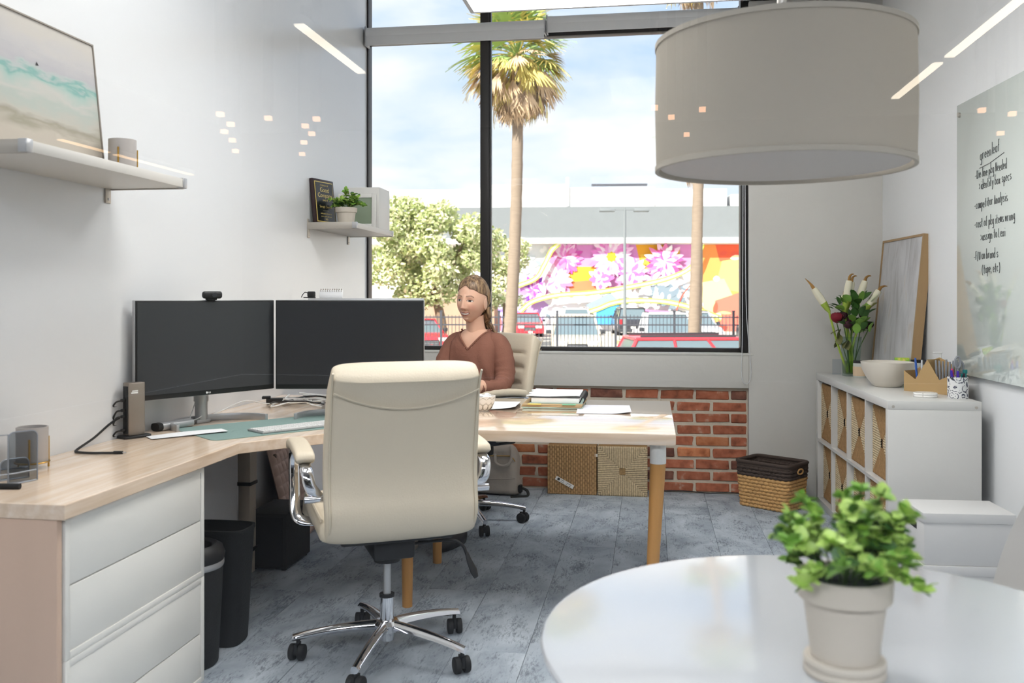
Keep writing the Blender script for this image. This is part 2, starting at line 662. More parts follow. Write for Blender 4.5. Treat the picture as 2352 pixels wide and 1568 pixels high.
# window in the back wall
wz0, wz1, wy = 0.882, 3.70, 5.87
wm = MB()
wm.box((XL, wy - 0.035, wz0 - 0.007), (0.594, wy + 0.045, wz0 + 0.020))
wm.box((0.548, wy - 0.075, wz0), (0.594, wy + 0.045, wz1))
wm.box((XL, wy - 0.035, wz0), (XL + 0.012, wy + 0.045, wz1))
wm.box((XL, wy - 0.035, wz1), (0.594, wy + 0.045, 3.8))
win = struct('window_1', wm, 'window_bronze', 'tall dark bronze framed window looking out on a car park', bevel=0.002)
MB().box((-1.104, wy - 0.03, wz0), (-1.048, wy + 0.04, wz1)).obj('mullion', 'window_bronze', win, bevel=0.003)
MB().box((-1.048, wy - 0.012, wz0), (-1.036, wy + 0.03, wz1)).obj('glazing_bead', 'window_bronze', win)
MB().box((XL, wy - 0.03, 2.905), (0.55, wy + 0.04, 2.955)).obj('transom', 'window_bronze', win, bevel=0.003)
for x0, x1, z0, z1 in ((XL + 0.01, -1.10, wz0 + 0.015, 2.91), (-1.04, 0.55, wz0 + 0.015, 2.91), (XL + 0.01, -1.10, 2.95, wz1), (-1.04, 0.55, 2.95, wz1)):
    MB().box((x0, wy + 0.003, z0), (x1, wy + 0.009, z1)).obj('pane', 'window_glass', win)
struct('trim_2', MB().box((XL, YB - 0.004, 0.862), (0.62, wy - 0.03, 0.877)), 'plaster', 'white painted window sill', bevel=0.003)

# rolled-up shades under the transom
def roller(name, label, x0, x1, z, r, y):
    t = thing(name, label, 'blind', (x0, y, z), group='rolled-up window shades')
    L = x1 - x0
    MB().cyl((0, 0, 0), (L, 0, 0), r, n=24).obj('fabric_roll', 'shade_fabric', t)
    MB().box((0.0, -r * 0.9, -r - 0.034), (L, -r * 0.9 + 0.012, -r * 0.2)).obj('hem_flap', 'shade_fabric', t, bevel=0.002)
    MB().box((-0.008, -r, -r - 0.036), (0.0, r, r)).obj('end_bracket', 'shade_metal', t, bevel=0.002)
    MB().box((L, -r, -r - 0.002), (L + 0.008, r, r)).obj('end_bracket', 'shade_metal', t, bevel=0.002)
    return t
roller('roller_shade', 'grey roller shade rolled up above the narrow window pane', XL + 0.02, -0.675, 2.952, 0.045, 5.795)
roller('roller_shade', 'grey roller shade rolled up above the wide window pane', -0.655, 0.53, 2.985, 0.038, 5.81)
ch = MB()
pts = [(0.560, 5.765, 2.93), (0.560, 5.765, 2.0), (0.557, 5.762, 1.2), (0.552, 5.748, 0.88), (0.548, 5.745, 0.80), (0.552, 5.743, 0.72), (0.572, 5.742, 0.690), (0.595, 5.743, 0.705), (0.606, 5.744, 0.76), (0.600, 5.748, 0.86), (0.578, 5.765, 1.2), (0.572, 5.765, 2.0), (0.572, 5.765, 2.93)]
ch.tube(smoothpath(pts, 5), 0.0022, n=6)
tag(ch.obj('shade_chain', 'shade_fabric'), 'thin white bead chain looping below the window corner', 'chain')

# ------------------------------------------------------------------ lamps
def panel(label, x0, x1, y0, y1, z, lamp='led_panel'):
    t = thing('pendant_panel_light', label, 'light', ((x0 + x1) / 2, (y0 + y1) / 2, z), group='hanging panel lights')
    w, d = (x1 - x0) / 2, (y1 - y0) / 2
    f = MB()
    f.box((-w, -d, -0.004), (-w + 0.018, d, 0.04)).box((w - 0.018, -d, -0.004), (w, d, 0.04))
    f.box((-w + 0.018, -d, -0.004), (w - 0.018, -d + 0.018, 0.04)).box((-w + 0.018, d - 0.018, -0.004), (w - 0.018, d, 0.04))
    f.box((-w + 0.018, -d + 0.018, 0.02), (w - 0.018, d - 0.018, 0.04))
    f.obj('housing', 'shade_metal', t)
    MB().box((-w + 0.018, -d + 0.018, 0.0), (w - 0.018, d - 0.018, 0.012)).obj('diffuser', lamp, t)
    for sx in (-1, 1):
        for sy in (-1, 1):
            MB().cyl((sx * (w - 0.1), sy * (d - 0.05), 0.04), (sx * (w - 0.1), sy * (d - 0.05), 3.8 - z), 0.0015, n=6).obj('hanger_cable', 'shade_metal', t)
    return t
panel('cream-lit panel light hanging before the top of the window', -0.80, 0.42, 3.40, 4.01, 2.5)
panel('added fill panel, out of view, high over the bookshelf side of the room', -0.42, 0.22, 1.9, 3.1, 3.3)  # this and the next panel are added overhead fill, out of view
panel('added fill panel, out of view, high over the corner desk', -1.55, -0.9, 1.9, 3.1, 3.3)

panel('fill panel added in the hall behind the viewer, middle of three', -0.9, 0.9, -2.3, -1.3, 2.95, 'hall_fill')  # these three panels are added behind the camera as front fill
panel('fill panel added in the hall behind the viewer on the desk side', -3.4, -1.6, -2.3, -1.3, 2.95, 'hall_fill')
panel('fill panel added in the hall behind the viewer on the bookshelf side', 1.6, 3.4, -2.3, -1.3, 2.95, 'hall_fill')

def strip(label, x, y0, y1, material):
    t = thing('linear_hall_light', label, 'light', (x, (y0 + y1) / 2, 2.75), group='linear lights of the hall')
    L = abs(y1 - y0) / 2
    MB().box((-0.035, -L, 0.012), (0.035, L, 0.06)).obj('housing', 'shade_metal', t)
    MB().box((-0.029, -L + 0.004, 0.0), (0.029, L - 0.004, 0.012)).obj('diffuser', material, t)
    for s in (-1, 1):
        MB().cyl((0, s * (L - 0.1), 0.06), (0, s * (L - 0.1), 1.05), 0.002, n=6).obj('hanger_cable', 'shade_metal', t)
strip('long white strip light mirrored brightest beside the glass board', 1.88, -4.3, -5.56, 'hall_strip')
strip('shorter white strip light mirrored at the edge of the drum lamp', 1.86, -5.72, -6.79, 'hall_strip')
strip('white strip light mirrored faintly beside the upper window edge', -1.96, -4.28, -5.4, 'hall_strip')
strip('warm strip light mirrored across the wall shelf beside the painting', -5.70, -7.5, -8.30, 'hall_warm')
strip('warm strip light mirrored across the wall shelf beside the planter', -5.71, -8.45, -10.1, 'hall_warm')
spot_house = MB().box((-0.035, -0.03, 0.006), (0.035, 0.03, 1.05)).mesh('housing')
spot_face = MB().box((-0.026, -0.022, -0.030), (0.026, 0.022, 0.006)).mesh('lens')
SPOTS = (('in the cluster mirrored on the bare wall above the monitors', ((-3.533, -6.495), (-3.647, -6.918), (-3.868, -7.243), (-4.003, -7.689), (-4.268, -8.308))),
         ('alone between two clusters mirrored on the left wall', ((-3.209, -6.711),)),
         ('in the cluster mirrored on the wall nearest the window', ((-2.818, -6.809), (-3.031, -7.094), (-3.116, -7.47), (-3.367, -7.911), (-3.66, -8.604))),
         ('mirrored on the side of the drum lamp', ((0.028, -6.778), (0.168, -7.19), (0.408, -6.904), (0.326, -8.043))),
         ('mirrored on the glass writing board', ((2.654, -7.282), (2.953, -7.469), (3.197, -8.414))))
for where, x, y in [(w_, a_, b_) for w_, ps_ in SPOTS for a_, b_ in ps_]:
    t = thing('hall_spotlight', 'tiny warm spotlight ' + where, 'light', (x, y, 2.75), group='small warm spotlights of the hall')
    link('housing', spot_house, 'black_steel', t)
    link('lens', spot_face, 'hall_spot', t)

# drum pendant
fabric('drum_fabric', '#cdc5b8', translucent=0.25, scale=500)
mat('drum_trim', '#bcb4a7', rough=0.8)
mat('drum_diffuser', '#cfc8c2', rough=0.6)
mat('stem_metal', '#b8b4ae', rough=0.35, metal=0.8)
t = thing('drum_pendant_lamp', 'large beige fabric drum pendant lamp hanging above the round table', 'lamp', (0.312, 2.272, 1.535))
R0 = 0.300
def shade_pt(r):
    return lambda u, v: (r * math.cos(2 * PI * u), r * math.sin(2 * PI * u), 0.304 * v)
sh = MB()
sh.lathe([(R0 - 0.004, 0.0), (R0, 0.0), (R0 + 0.003, 0.15), (R0, 0.304), (R0 - 0.004, 0.304), (R0 - 0.001, 0.15), (R0 - 0.004, 0.0)], n=96, cap=False)
sh.obj('shade', 'drum_fabric', t)
for z in (0.0, 0.298):
    MB().lathe([(R0 - 0.006, z - 0.003), (R0 + 0.003, z - 0.003), (R0 + 0.003, z + 0.009), (R0 - 0.006, z + 0.009), (R0 - 0.006, z - 0.003)], n=96, cap=False).obj('rim', 'drum_trim', t)
MB().lathe([(0.001, 0.006), (R0 - 0.012, 0.006), (R0 - 0.012, 0.010), (0.001, 0.010)], n=96).obj('diffuser', 'drum_diffuser', t)
sp = MB()
for k in range(3):
    a = k * 2 * PI / 3 + 0.4
    sp.cyl((0, 0, 0.292), ((R0 - 0.004) * math.cos(a), (R0 - 0.004) * math.sin(a), 0.292), 0.003, n=8)
sp.obj('spider', 'stem_metal', t)
MB().cyl((0, 0, 0.16), (0, 0, 2.265), 0.011, n=16).obj('stem', 'stem_metal', t)
MB().lathe([(0.06, 2.235), (0.06, 2.265), (0.001, 2.265)], n=32).obj('ceiling_rose', 'stem_metal', t)
MB().ell((0, 0, 0.13), (0.03, 0.03, 0.045), 16, 10).obj('bulb', 'drum_diffuser', t)

# ------------------------------------------------------------------ furniture materials
ramp_mat('maple', [(0.30, '#d6bba0'), (0.50, '#e3cbb3'), (0.70, '#ecd9c6')], 3.0, 0.2, stretch=(14, 1.0, 14), detail=6, distort=0.4, spec=0.6, coat=0.25)
ramp_mat('maple_x', [(0.30, '#d6bba0'), (0.50, '#e3cbb3'), (0.70, '#ecd9c6')], 3.0, 0.12, stretch=(1.0, 14, 14), detail=6, distort=0.4, spec=0.8, coat=1.0)
mat('tan_laminate', '#d0b39e', rough=0.5, var=0.06, vscale=4, stretch=(6, 6, 0.6))
mat('cabinet_white', '#ebe8e1', rough=0.4, spec=0.4)
mat('white_lacquer', '#d3d1cd', rough=0.28, spec=0.5)
mat('white_table', '#c8cacd', rough=0.12, spec=0.6, coat=0.4)
mat('leg_wood', '#c48f52', rough=0.4, var=0.15, vscale=6, stretch=(8, 8, 0.8))
mat('leg_cap', '#dedcd8', rough=0.4)
mat('lift_metal', '#8a8076', rough=0.4, metal=0.4)
mat('column_metal', '#b8ad9f', rough=0.5)
mat('black_plastic', '#161617', rough=0.5)
mat('soft_black', '#1c1d1c', rough=0.75, bump=0.2, bscale=150)
mat('screen', '#2a2c2f', rough=0.3, spec=0.6)
mat('silver', '#b9b9ba', rough=0.35, metal=0.6)
mat('chrome', '#e6e6ea', rough=0.06, metal=1.0)
mat('leather', '#d9ccb6', rough=0.42, spec=0.4, bump=0.12, bscale=180, var=0.03, vscale=4)
mat('leather_seam', '#d2c6b0', rough=0.55)
mat('white_plastic', '#e8e8e6', rough=0.35)
mat('rubber', '#101011', rough=0.7)
mat('paper', '#eeeeef', rough=0.8)
mat('paper_grey', '#d9d8e0', rough=0.7)
mat('brass', '#c39a4e', rough=0.3, metal=0.9)
mat('mat_teal', '#7f9792', rough=0.85, bump=0.1, bscale=300)

def shape(name, material, parent, a, b, bevel=0.002):
    return MB().box(a, b).obj(name, material, parent, bevel=bevel)

ZD = 0.725
# corner desk against the left wall
desk = thing('corner_desk', 'maple corner desk along the left wall carrying two monitors', 'desk', (-1.63, 3.2, 0))
def D(x, y):
    return (x + 1.63, y - 3.2)
MB().prism([D(XL + 0.003, 2.0), D(-1.395, 2.0), D(-1.395, 2.94), D(-1.032, 3.36), D(-1.032, 4.43), D(XL + 0.003, 4.43)], ZD - 0.038, ZD).obj('worktop', 'maple', desk, bevel=0.0025, smooth=15)
x0, y0 = D(XL + 0.003, 2.005)
x1, y1 = D(-1.418, 2.025)
shape('end_panel', 'tan_laminate', desk, (x0, y0, 0), (x1, y1, ZD - 0.038))
for cx, cy in ((-1.775, 3.82), (-1.15, 4.30)):
    x, y = D(cx, cy)
    g = MB().box((x - 0.030, y - 0.036, 0.40), (x + 0.030, y + 0.036, ZD - 0.038)).obj('lift_column', 'column_metal', desk, bevel=0.004)
    MB().box((x - 0.027, y - 0.033, 0.105), (x + 0.027, y + 0.033, 0.40)).obj('middle_tube', 'column_metal', g, bevel=0.004)
    MB().box((x - 0.024, y - 0.030, 0.0), (x + 0.024, y + 0.030, 0.105)).obj('lower_tube', 'column_metal', g, bevel=0.004)
    for z in (0.392, 0.098):
        MB().box((x - 0.0325, y - 0.0385, z), (x + 0.0325, y + 0.0385, z + 0.016)).obj('collar', 'black_plastic', g, bevel=0.002)
ck = MB()
for k in range(3):
    ck.tube(smoothpath([(D(-1.62 + 0.06 * k, 3.60)[0], D(0, 3.62)[1], ZD - 0.04), (D(-1.60 + 0.06 * k, 0)[0], D(0, 3.63)[1], ZD - 0.075), (D(-1.56 + 0.06 * k, 0)[0], D(0, 3.62)[1], ZD - 0.08), (D(-1.53 + 0.06 * k, 0)[0], D(0, 3.62)[1], ZD - 0.04)], 5), 0.005, n=6)
ck.obj('cable_coil', 'black_plastic', desk)

# two stacked drawer units under the worktop end
def drawer_unit(label, z0, z1, splits):
    t = thing('drawer_unit', label, 'cabinet', (-1.635, 2.40, z0), group='white drawer units under the desk')
    h = z1 - z0
    xa, xb = -0.231, 0.222
    c = MB()
    c.box((xa, -0.37, 0), (xb, -0.352, h)).box((xa, 0.310, 0), (xb, 0.328, h))
    c.box((xa, -0.352, 0), (xb, 0.310, 0.018)).box((xa, -0.352, h - 0.018), (xb, 0.310, h)).box((xa, -0.352, 0.018), (xa + 0.01, 0.310, h - 0.018))
    c.obj('body', 'cabinet_white', t, bevel=0.001)
    for a, b in splits:
        MB().box((xb - 0.02, -0.3495, a - z0), (xb - 0.002, 0.3075, b - z0)).obj('drawer', 'cabinet_white', t, bevel=0.0025)
    return t
drawer_unit('upper white two-drawer cabinet directly under the desk end', 0.335, 0.684, ((0.516, 0.672), (0.353, 0.513)))
drawer_unit('lower white two-drawer cabinet standing on the floor under another', 0.0, 0.334, ((0.158, 0.316), (0.018, 0.155)))

# table with wooden legs at the window side
tb = thing('wooden_table', 'maple table on tapered wooden legs standing before the window', 'table', (-0.47, 3.895, 0))
MB().box((-0.559, -0.535, ZD - 0.042), (0.559, 0.535, ZD)).obj('tabletop', 'maple_x', tb, bevel=0.003)
for lx, ly, ox, oy in ((0.495, -0.455, -0.03, 0.01), (0.495, 0.45, -0.02, -0.02), (-0.485, -0.395, 0.0, 0.0), (-0.505, 0.20, 0.0, 0.0)):
    g = MB()
    g.cyl((lx + ox, ly + oy, 0.0), (lx, ly, 0.605), 0.020, 0.029, n=20)
    lg = g.obj('leg', 'leg_wood', tb)
    MB().cyl((lx, ly, 0.605), (lx, ly, ZD - 0.042), 0.0305, n=20).obj('leg_cap', 'leg_cap', lg)

# ------------------------------------------------------------------ office chairs
def cushion(path, wfn, tfn, n=30, e=0.42, groove=None):
    """soft slab following a side-view path [(y, z)...]; x is the width"""
    P = [Vector((0, p[0], p[1])) for p in path]
    rings = []
    k = len(P)
    for i in range(k):
        t = (P[min(i + 1, k - 1)] - P[max(i - 1, 0)]).normalized()
        nrm = Vector((0, -t.z, t.y))
        s = i / (k - 1)
        endk = math.sin(min(1.0, min(s, 1 - s) / 0.06) * PI / 2) ** 0.6
        w = wfn(s) * (0.90 + 0.10 * endk)
        th = tfn(s) * (0.25 + 0.75 * endk)
        ring = []
        for a, b in superring(w, th, n, e):
            bb = b
            if groove and b < 0:
                bb = b * groove(s, a)
            ring.append(P[i] + Vector((a, 0, 0)) + nrm * bb)
        rings.append(ring)
    return MB().loft(rings)

def caster_meshes():
    w = MB()
    for s in (-1, 1):
        w.cyl((s * 0.006, 0, 0.027), (s * 0.026, 0, 0.027), 0.027, n=20)
    hood = MB()
    hood.cyl((0, -0.008, 0.050), (0, -0.008, 0.075), 0.007, n=10)
    hood.box((-0.005, -0.022, 0.022), (0.005, 0.018, 0.056))
    return w.mesh('wheel', bevel=0.004), hood.mesh('stem')
wheel_me, stem_me = caster_meshes()

def make_chair(label, loc, rz, star=0.0):
    """mid-back conference chair; local +y is where the sitter faces"""
    t = thing('office_chair', label, 'chair', loc, rz, 'cream leather office chairs')
    # backrest: from under the seat up to the rolled top
    path = [(-0.165, 0.478), (-0.212, 0.486), (-0.242, 0.515), (-0.250, 0.555), (-0.240, 0.60), (-0.232, 0.66), (-0.235, 0.72), (-0.245, 0.78), (-0.258, 0.84), (-0.272, 0.90), (-0.288, 0.95), (-0.305, 0.985), (-0.318, 1.002)]
    path = [(p.x, p.y) for p in smoothpath([(a, b, 0) for a, b in path], 5)]
    def wb_(s):
        return 0.238 + 0.010 * math.sin(PI * min(1, s * 1.1)) - 0.010 * max(0, s - 0.8) / 0.2
    def gr(s, a):
        # horizontal channels on the sitter's side
        if abs(a) > 0.185:
            return 1.0
        if 0.30 < s < 0.78:
            return 1.0 - 0.60 * abs(math.cos((s - 0.30) / 0.48 * PI * 4)) ** 8
        return 1.0
    back = cushion(path, wb_, lambda s: 0.036 + 0.012 * max(0, (s - 0.78) / 0.22), groove=lambda s, a: gr(s, a) * 1.05)
    bo = back.obj('backrest', 'leather', t, smooth=60)
    # stitched seam across the back panel
    seam = []
    for i in range(25):
        x = -0.228 + 0.456 * i / 24
        z = 0.935 - 0.055 * (1 - (x / 0.228) ** 2)
        y = -0.262 - (z - 0.84) * 0.27 - 0.043
        seam.append((x, y, z))
    MB().tube(seam, 0.0028, n=6).obj('seam', 'leather_seam', bo)
    for s in (-1, 1):
        ed = []
        for p in path[4:-2]:
            ed.append((s * 0.232, p[0] - 0.030, p[1]))
        MB().tube(ed, 0.0035, n=6).obj('side_piping', 'leather_seam', bo)
    # seat
    sp_ = smoothpath([(-0.225, 0.488, 0), (-0.15, 0.492, 0), (-0.02, 0.497, 0), (0.12, 0.500, 0), (0.20, 0.494, 0), (0.245, 0.470, 0), (0.255, 0.44, 0)], 5)
    seat = cushion([(p.x, p.y) for p in sp_], lambda s: 0.255, lambda s: 0.047, e=0.5)
    so = seat.obj('seat', 'leather', t, smooth=60)
    pp = [(s_ * 0.247, p.x, p.y + 0.036) for s_, p in [(-1, q) for q in sp_[2:-3]]]
    MB().tube(pp, 0.005, n=6).obj('piping', 'leather', so)
    MB().tube([(-a[0], a[1], a[2]) for a in pp], 0.005, n=6).obj('piping', 'leather', so)
    MB().box((-0.185, -0.19, 0.432), (0.185, 0.18, 0.452)).obj('seat_pan', 'black_plastic', t, bevel=0.01)
    mech = MB().box((-0.07, -0.13, 0.360), (0.07, 0.10, 0.428)).obj('mechanism', 'black_plastic', t, bevel=0.012)
    MB().cyl((0, 0, 0.325), (0, 0, 0.36), 0.045, n=20).obj('gas_socket', 'black_plastic', mech)
    lv = MB()
    lv.tube(smoothpath([(0.06, -0.04, 0.385), (0.20, -0.06, 0.392), (0.245, -0.07, 0.375), (0.265, -0.075, 0.335)], 5), 0.0055, n=8)
    lo = lv.obj('lever', 'black_plastic', mech)
    MB().tube([(0.262, -0.075, 0.345), (0.272, -0.077, 0.315), (0.285, -0.080, 0.285), (0.294, -0.082, 0.262)], [0.008, 0.013, 0.017, 0.011], n=10, flat=0.6).obj('paddle', 'black_plastic', lo)
    # arms
    for s in (-1, 1):
        x = s * 0.292
        loop = [(x - s * 0.035, -0.195, 0.600), (x - s * 0.01, -0.205, 0.635), (x, -0.185, 0.683), (x, -0.10, 0.700), (x, 0.06, 0.704), (x, 0.150, 0.692), (x, 0.178, 0.645), (x, 0.165, 0.56), (x, 0.140, 0.485), (x - s * 0.02, 0.120, 0.457), (x - s * 0.09, 0.110, 0.448)]
        ao = MB().tube(smoothpath(loop, 5), 0.019, n=12, flat=0.38, up=(1, 0, 0)).obj('armrest', 'chrome', t)
        pad = [(-0.165, 0.712), (-0.10, 0.724), (0.0, 0.730), (0.10, 0.728), (0.165, 0.712)]
        pd = cushion([(p.x, p.y) for p in smoothpath([(a, b, 0) for a, b in pad], 4)], lambda q: 0.031, lambda q: 0.019, n=20, e=0.6)
        for v in pd.v:
            v.x += x
        pd.obj('arm_pad', 'leather', ao, smooth=60)
        MB().cyl((x - s * 0.055, -0.198, 0.595), (x + s * 0.008, -0.198, 0.595), 0.012, n=14).obj('bolt', 'chrome', ao)
    # column and five-star base
    MB().cyl((0, 0, 0.19), (0, 0, 0.33), 0.0135, n=20).obj('gas_lift', 'silver', t)
    MB().cyl((0, 0, 0.055), (0, 0, 0.205), 0.0235, n=20).obj('column_sleeve', 'chrome', t)
    MB().cyl((0, 0, 0.203), (0, 0, 0.213), 0.026, n=20).obj('collar', 'black_plastic', t)
    MB().lathe([(0.030, 0.082), (0.043, 0.088), (0.045, 0.112), (0.036, 0.124), (0.024, 0.126)], n=24).obj('hub', 'chrome', t)
    for k in range(5):
        a = star + k * 2 * PI / 5
        rings = []
        for i in range(12):
            s = i / 11
            r = 0.03 + 0.285 * s
            z = 0.108 - 0.002 * s - 0.030 * s * s
            hw = 0.021 - 0.006 * s
            hh = 0.018 - 0.006 * s
            ring = []
            for b in range(12):
                th = 2 * PI * b / 12
                zz = hh * math.sin(th)
                lx = hw * math.cos(th) * (1.0 - 0.25 * (zz > 0))
                ring.append((r * math.cos(a) - lx * math.sin(a), r * math.sin(a) + lx * math.cos(a), z + zz))
            rings.append(ring)
        sp2 = MB().loft(rings).obj('base_leg', 'chrome', t, smooth=60)
        rr = 0.300
        ca = a + 0.9 + k * 1.7
        cw_ = link('caster', wheel_me, 'rubber', sp2, loc=(rr * math.cos(a), rr * math.sin(a), 0.0), rz=ca)
        link('caster_stem', stem_me, 'black_plastic', sp2, loc=(rr * math.cos(a), rr * math.sin(a), 0.0), rz=ca)
    return t
make_chair('cream leather office chair in front, its back to the viewer', (-0.893, 3.010, 0), math.radians(28), star=math.radians(-20 - 28))
make_chair('cream leather office chair at the window with a woman seated in it', (-0.985, 4.845, 0), math.radians(138), star=math.radians(10 - 138))

# ------------------------------------------------------------------ monitors
def monitor(label, loc, rz, shift, logo=False, w=0.608, z0=0.848, z1=1.213):
    """screen front faces local -y; loc is the foot of the screen centre"""
    t = thing('computer_monitor', label, 'monitor', loc, rz, 'large computer monitors')
    h = ZD
    MB().box((-w / 2, 0.0, z0 - h), (w / 2, 0.018, z1 - h)).obj('housing', 'silver', t, bevel=0.003)
    MB().box((-w / 2 + 0.002, -0.004, z0 - h + 0.002), (w / 2 - 0.002, 0.002, z1 - h - 0.002)).obj('bezel', 'black_plastic', t, bevel=0.001)
    MB().box((-w / 2 + 0.007, -0.006, z0 - h + 0.020), (w / 2 - 0.007, -0.003, z1 - h - 0.008)).obj('screen', 'screen', t)
    MB().box((-0.13, 0.018, z0 - h + 0.06), (0.13, 0.05, z1 - h - 0.08)).obj('rear_cover', 'silver', t, bevel=0.012)
    sx = shift
    st = MB()
    st.cyl((sx, 0.135, 0.012), (sx, 0.135, 0.115), 0.0245, n=24)
    so = st.obj('stand_column', 'silver', t)
    MB().cyl((sx, 0.135, 0.085), (sx, 0.135, 0.30), 0.0285, n=24).obj('stand_sleeve', 'silver', so)
    MB().box((sx - 0.03, 0.04, 0.20), (sx + 0.03, 0.14, 0.28)).obj('stand_neck', 'silver', so, bevel=0.008)
    ft = MB()
    outer, inner = [], []
    for i in range(33):
        a = PI * i / 32
        outer.append((sx + 0.205 * math.cos(a), -0.02 + 0.185 * math.sin(a)))
        inner.append((sx + 0.193 * math.cos(a), -0.02 + 0.171 * math.sin(a)))
    poly = outer + inner[::-1]
    rings = []
    for i in range(33):
        o_, n_ = outer[i], inner[i]
        rings.append([(o_[0], o_[1], 0.0), (o_[0], o_[1], 0.026), (n_[0], n_[1], 0.026), (n_[0], n_[1], 0.0)])
    ft.loft(rings)
    ft.box((sx - 0.03, 0.115, 0.0), (sx + 0.03, 0.165, 0.014))
    ft.obj('crescent_foot', 'silver', t, bevel=0.0015)
    if logo:
        lg = MB()
        zc = z0 - h + 0.0105
        ringp = []
        lg.cyl((-0.012, -0.0045, zc), (-0.012, -0.0052, zc), 0.0042, n=18)
        lg.box((-0.0045, -0.0052, zc - 0.003), (-0.0033, -0.0045, zc + 0.003)).box((-0.0045, -0.0052, zc - 0.003), (-0.0012, -0.0045, zc - 0.0018))
        lg.box((0.0, -0.0052, zc - 0.003), (0.0012, -0.0045, zc + 0.003)).box((0.0, -0.0052, zc + 0.0018), (0.0042, -0.0045, zc + 0.003)).box((0.0, -0.0052, zc - 0.003), (0.0042, -0.0045, zc - 0.0018)).box((0.003, -0.0052, zc - 0.003), (0.0042, -0.0045, zc)).box((0.002, -0.0052, zc - 0.0006), (0.0042, -0.0045, zc + 0.0006))
        lg.obj('logo', 'white_plastic', t)
    return t
monitor('dark monitor with a webcam on top, nearest the wall socket tower', (-1.682, 3.284, ZD), math.radians(60.9), 0.055, True)
monitor('dark monitor turned square to the viewer beside the woman', (-1.218, 3.577, ZD), math.radians(8.7), -0.02)
monitor('silver backed monitor facing away, just behind another screen', (-1.268, 3.954, ZD), math.radians(188.7), 0.0, z0=0.853, z1=1.219, w=0.52)

# webcam clipped on the first monitor
wc = thing('webcam', 'black webcam clipped on the top edge of a monitor', 'webcam', (-1.674, 3.290, 1.2125), math.radians(40))
MB().box((-0.037, -0.022, 0.006), (0.037, 0.006, 0.034)).obj('body', 'black_plastic', wc, bevel=0.010, seg=4)
MB().cyl((0.006, -0.024, 0.020), (0.006, -0.019, 0.020), 0.009, n=20).obj('lens_ring', 'screen', wc)
MB().box((-0.018, -0.014, -0.0), (0.018, 0.026, 0.008)).obj('clip', 'soft_black', wc, bevel=0.003)
cp = thing('spiral_calendar', 'white spiral-bound calendar pad propped on top of the rear monitor', 'calendar', (-1.425, 3.926, 1.2195), math.radians(8.7))
MB().box((-0.052, 0.0, 0.0), (0.052, 0.012, 0.036)).obj('pages', 'paper', cp, bevel=0.002)
sp = MB()
for k in range(10):
    x = -0.046 + k * 0.0102
    sp.tube([(x, 0.006 + 0.008 * math.cos(a * PI / 5), 0.034 + 0.008 * math.sin(a * PI / 5)) for a in range(10)], 0.0013, n=5, closed=True)
sp.obj('spiral_wire', 'lift_metal', cp)
w2 = thing('webcam', 'small black webcam standing beside the spiral calendar pad', 'webcam', (-1.512, 3.912, 1.2195), math.radians(-10))
MB().box((-0.016, -0.012, 0.004), (0.016, 0.012, 0.030)).obj('body', 'black_plastic', w2, bevel=0.005)
MB().box((-0.035, -0.012, 0.0), (0.016, 0.012, 0.005)).obj('base', 'black_plastic', w2, bevel=0.002)
MB().tube(smoothpath([(-0.012, 0, 0.02), (-0.03, -0.004, 0.026), (-0.045, -0.004, 0.012), (-0.05, -0.002, 0.003)], 4), 0.0018, n=6).obj('cable', 'black_plastic', w2)

# ------------------------------------------------------------------ things on the desk
rz50 = math.radians(50)
dm = MB()
pl = []
for cx, cy, a0 in ((0.77, 0.35, 0), (0.03, 0.35, 90), (0.03, 0.03, 180), (0.77, 0.03, 270)):
    pl += arc(cx, cy, 0.03, a0, a0 + 90, 6)
dm.prism(pl, 0.0, 0.0025)
o = dm.obj('desk_mat', 'mat_teal', loc=(-1.500, 2.962, ZD), rz=rz50)
tag(o, 'grey-green desk mat under the white keyboard', 'desk mat')
kb = thing('keyboard', 'slim white keyboard on the grey-green desk mat', 'keyboard', (-1.392, 3.122, ZD + 0.0027), math.radians(52))
MB().prism([(0, 0), (0.43, 0), (0.43, 0.118), (0, 0.118)], 0.0, 0.007).obj('case', 'silver', kb, bevel=0.003)
ky = MB()
for r in range(6):
    n = 22 if r else 1
    xx = 0.006
    row = [1.0] * 21 if r else [1.2, 1.2, 1.2, 5.2, 1.2, 1.2, 1.2] + [1.0] * 8
    tot = sum(row)
    sc = 0.418 / tot
    for q in row:
        ww = q * sc
        ky.box((xx + 0.0012, 0.006 + r * 0.0178, 0.007), (xx + ww - 0.0012, 0.006 + r * 0.0178 + 0.0154, 0.0095))
        xx += ww
ko = ky.obj('keys', 'white_plastic', kb)
ko['kind'] = 'stuff'
lg = MB()
for r in range(1, 6):
    for q in range(21):
        cx = 0.006 + (q + 0.35) * 0.418 / 21
        cy = 0.006 + r * 0.0178 + 0.007
        lg.box((cx, cy, 0.0095), (cx + 0.004, cy + 0.0012, 0.0097))
        lg.box((cx, cy + 0.003, 0.0095), (cx + 0.0025, cy + 0.0042, 0.0097))
lo = lg.obj('key_legends', 'lift_metal', kb)
lo['kind'] = 'stuff'

pp = MB().grid(lambda u, v: (0.27 * u, 0.075 * v, 0.0025 + 0.003 * math.sin(PI * u) * v + 0.005 * u), 12, 4)
pp.grid(lambda u, v: (0.27 * u, 0.075 * v, 0.0020 + 0.003 * math.sin(PI * u) * v + 0.005 * u), 12, 4)
tag(pp.obj('paper_sheet', 'paper', loc=(-1.725, 2.952, ZD + 0.001), rz=math.radians(45)), 'narrow curled sheet of paper lying partly on the desk mat', 'paper')

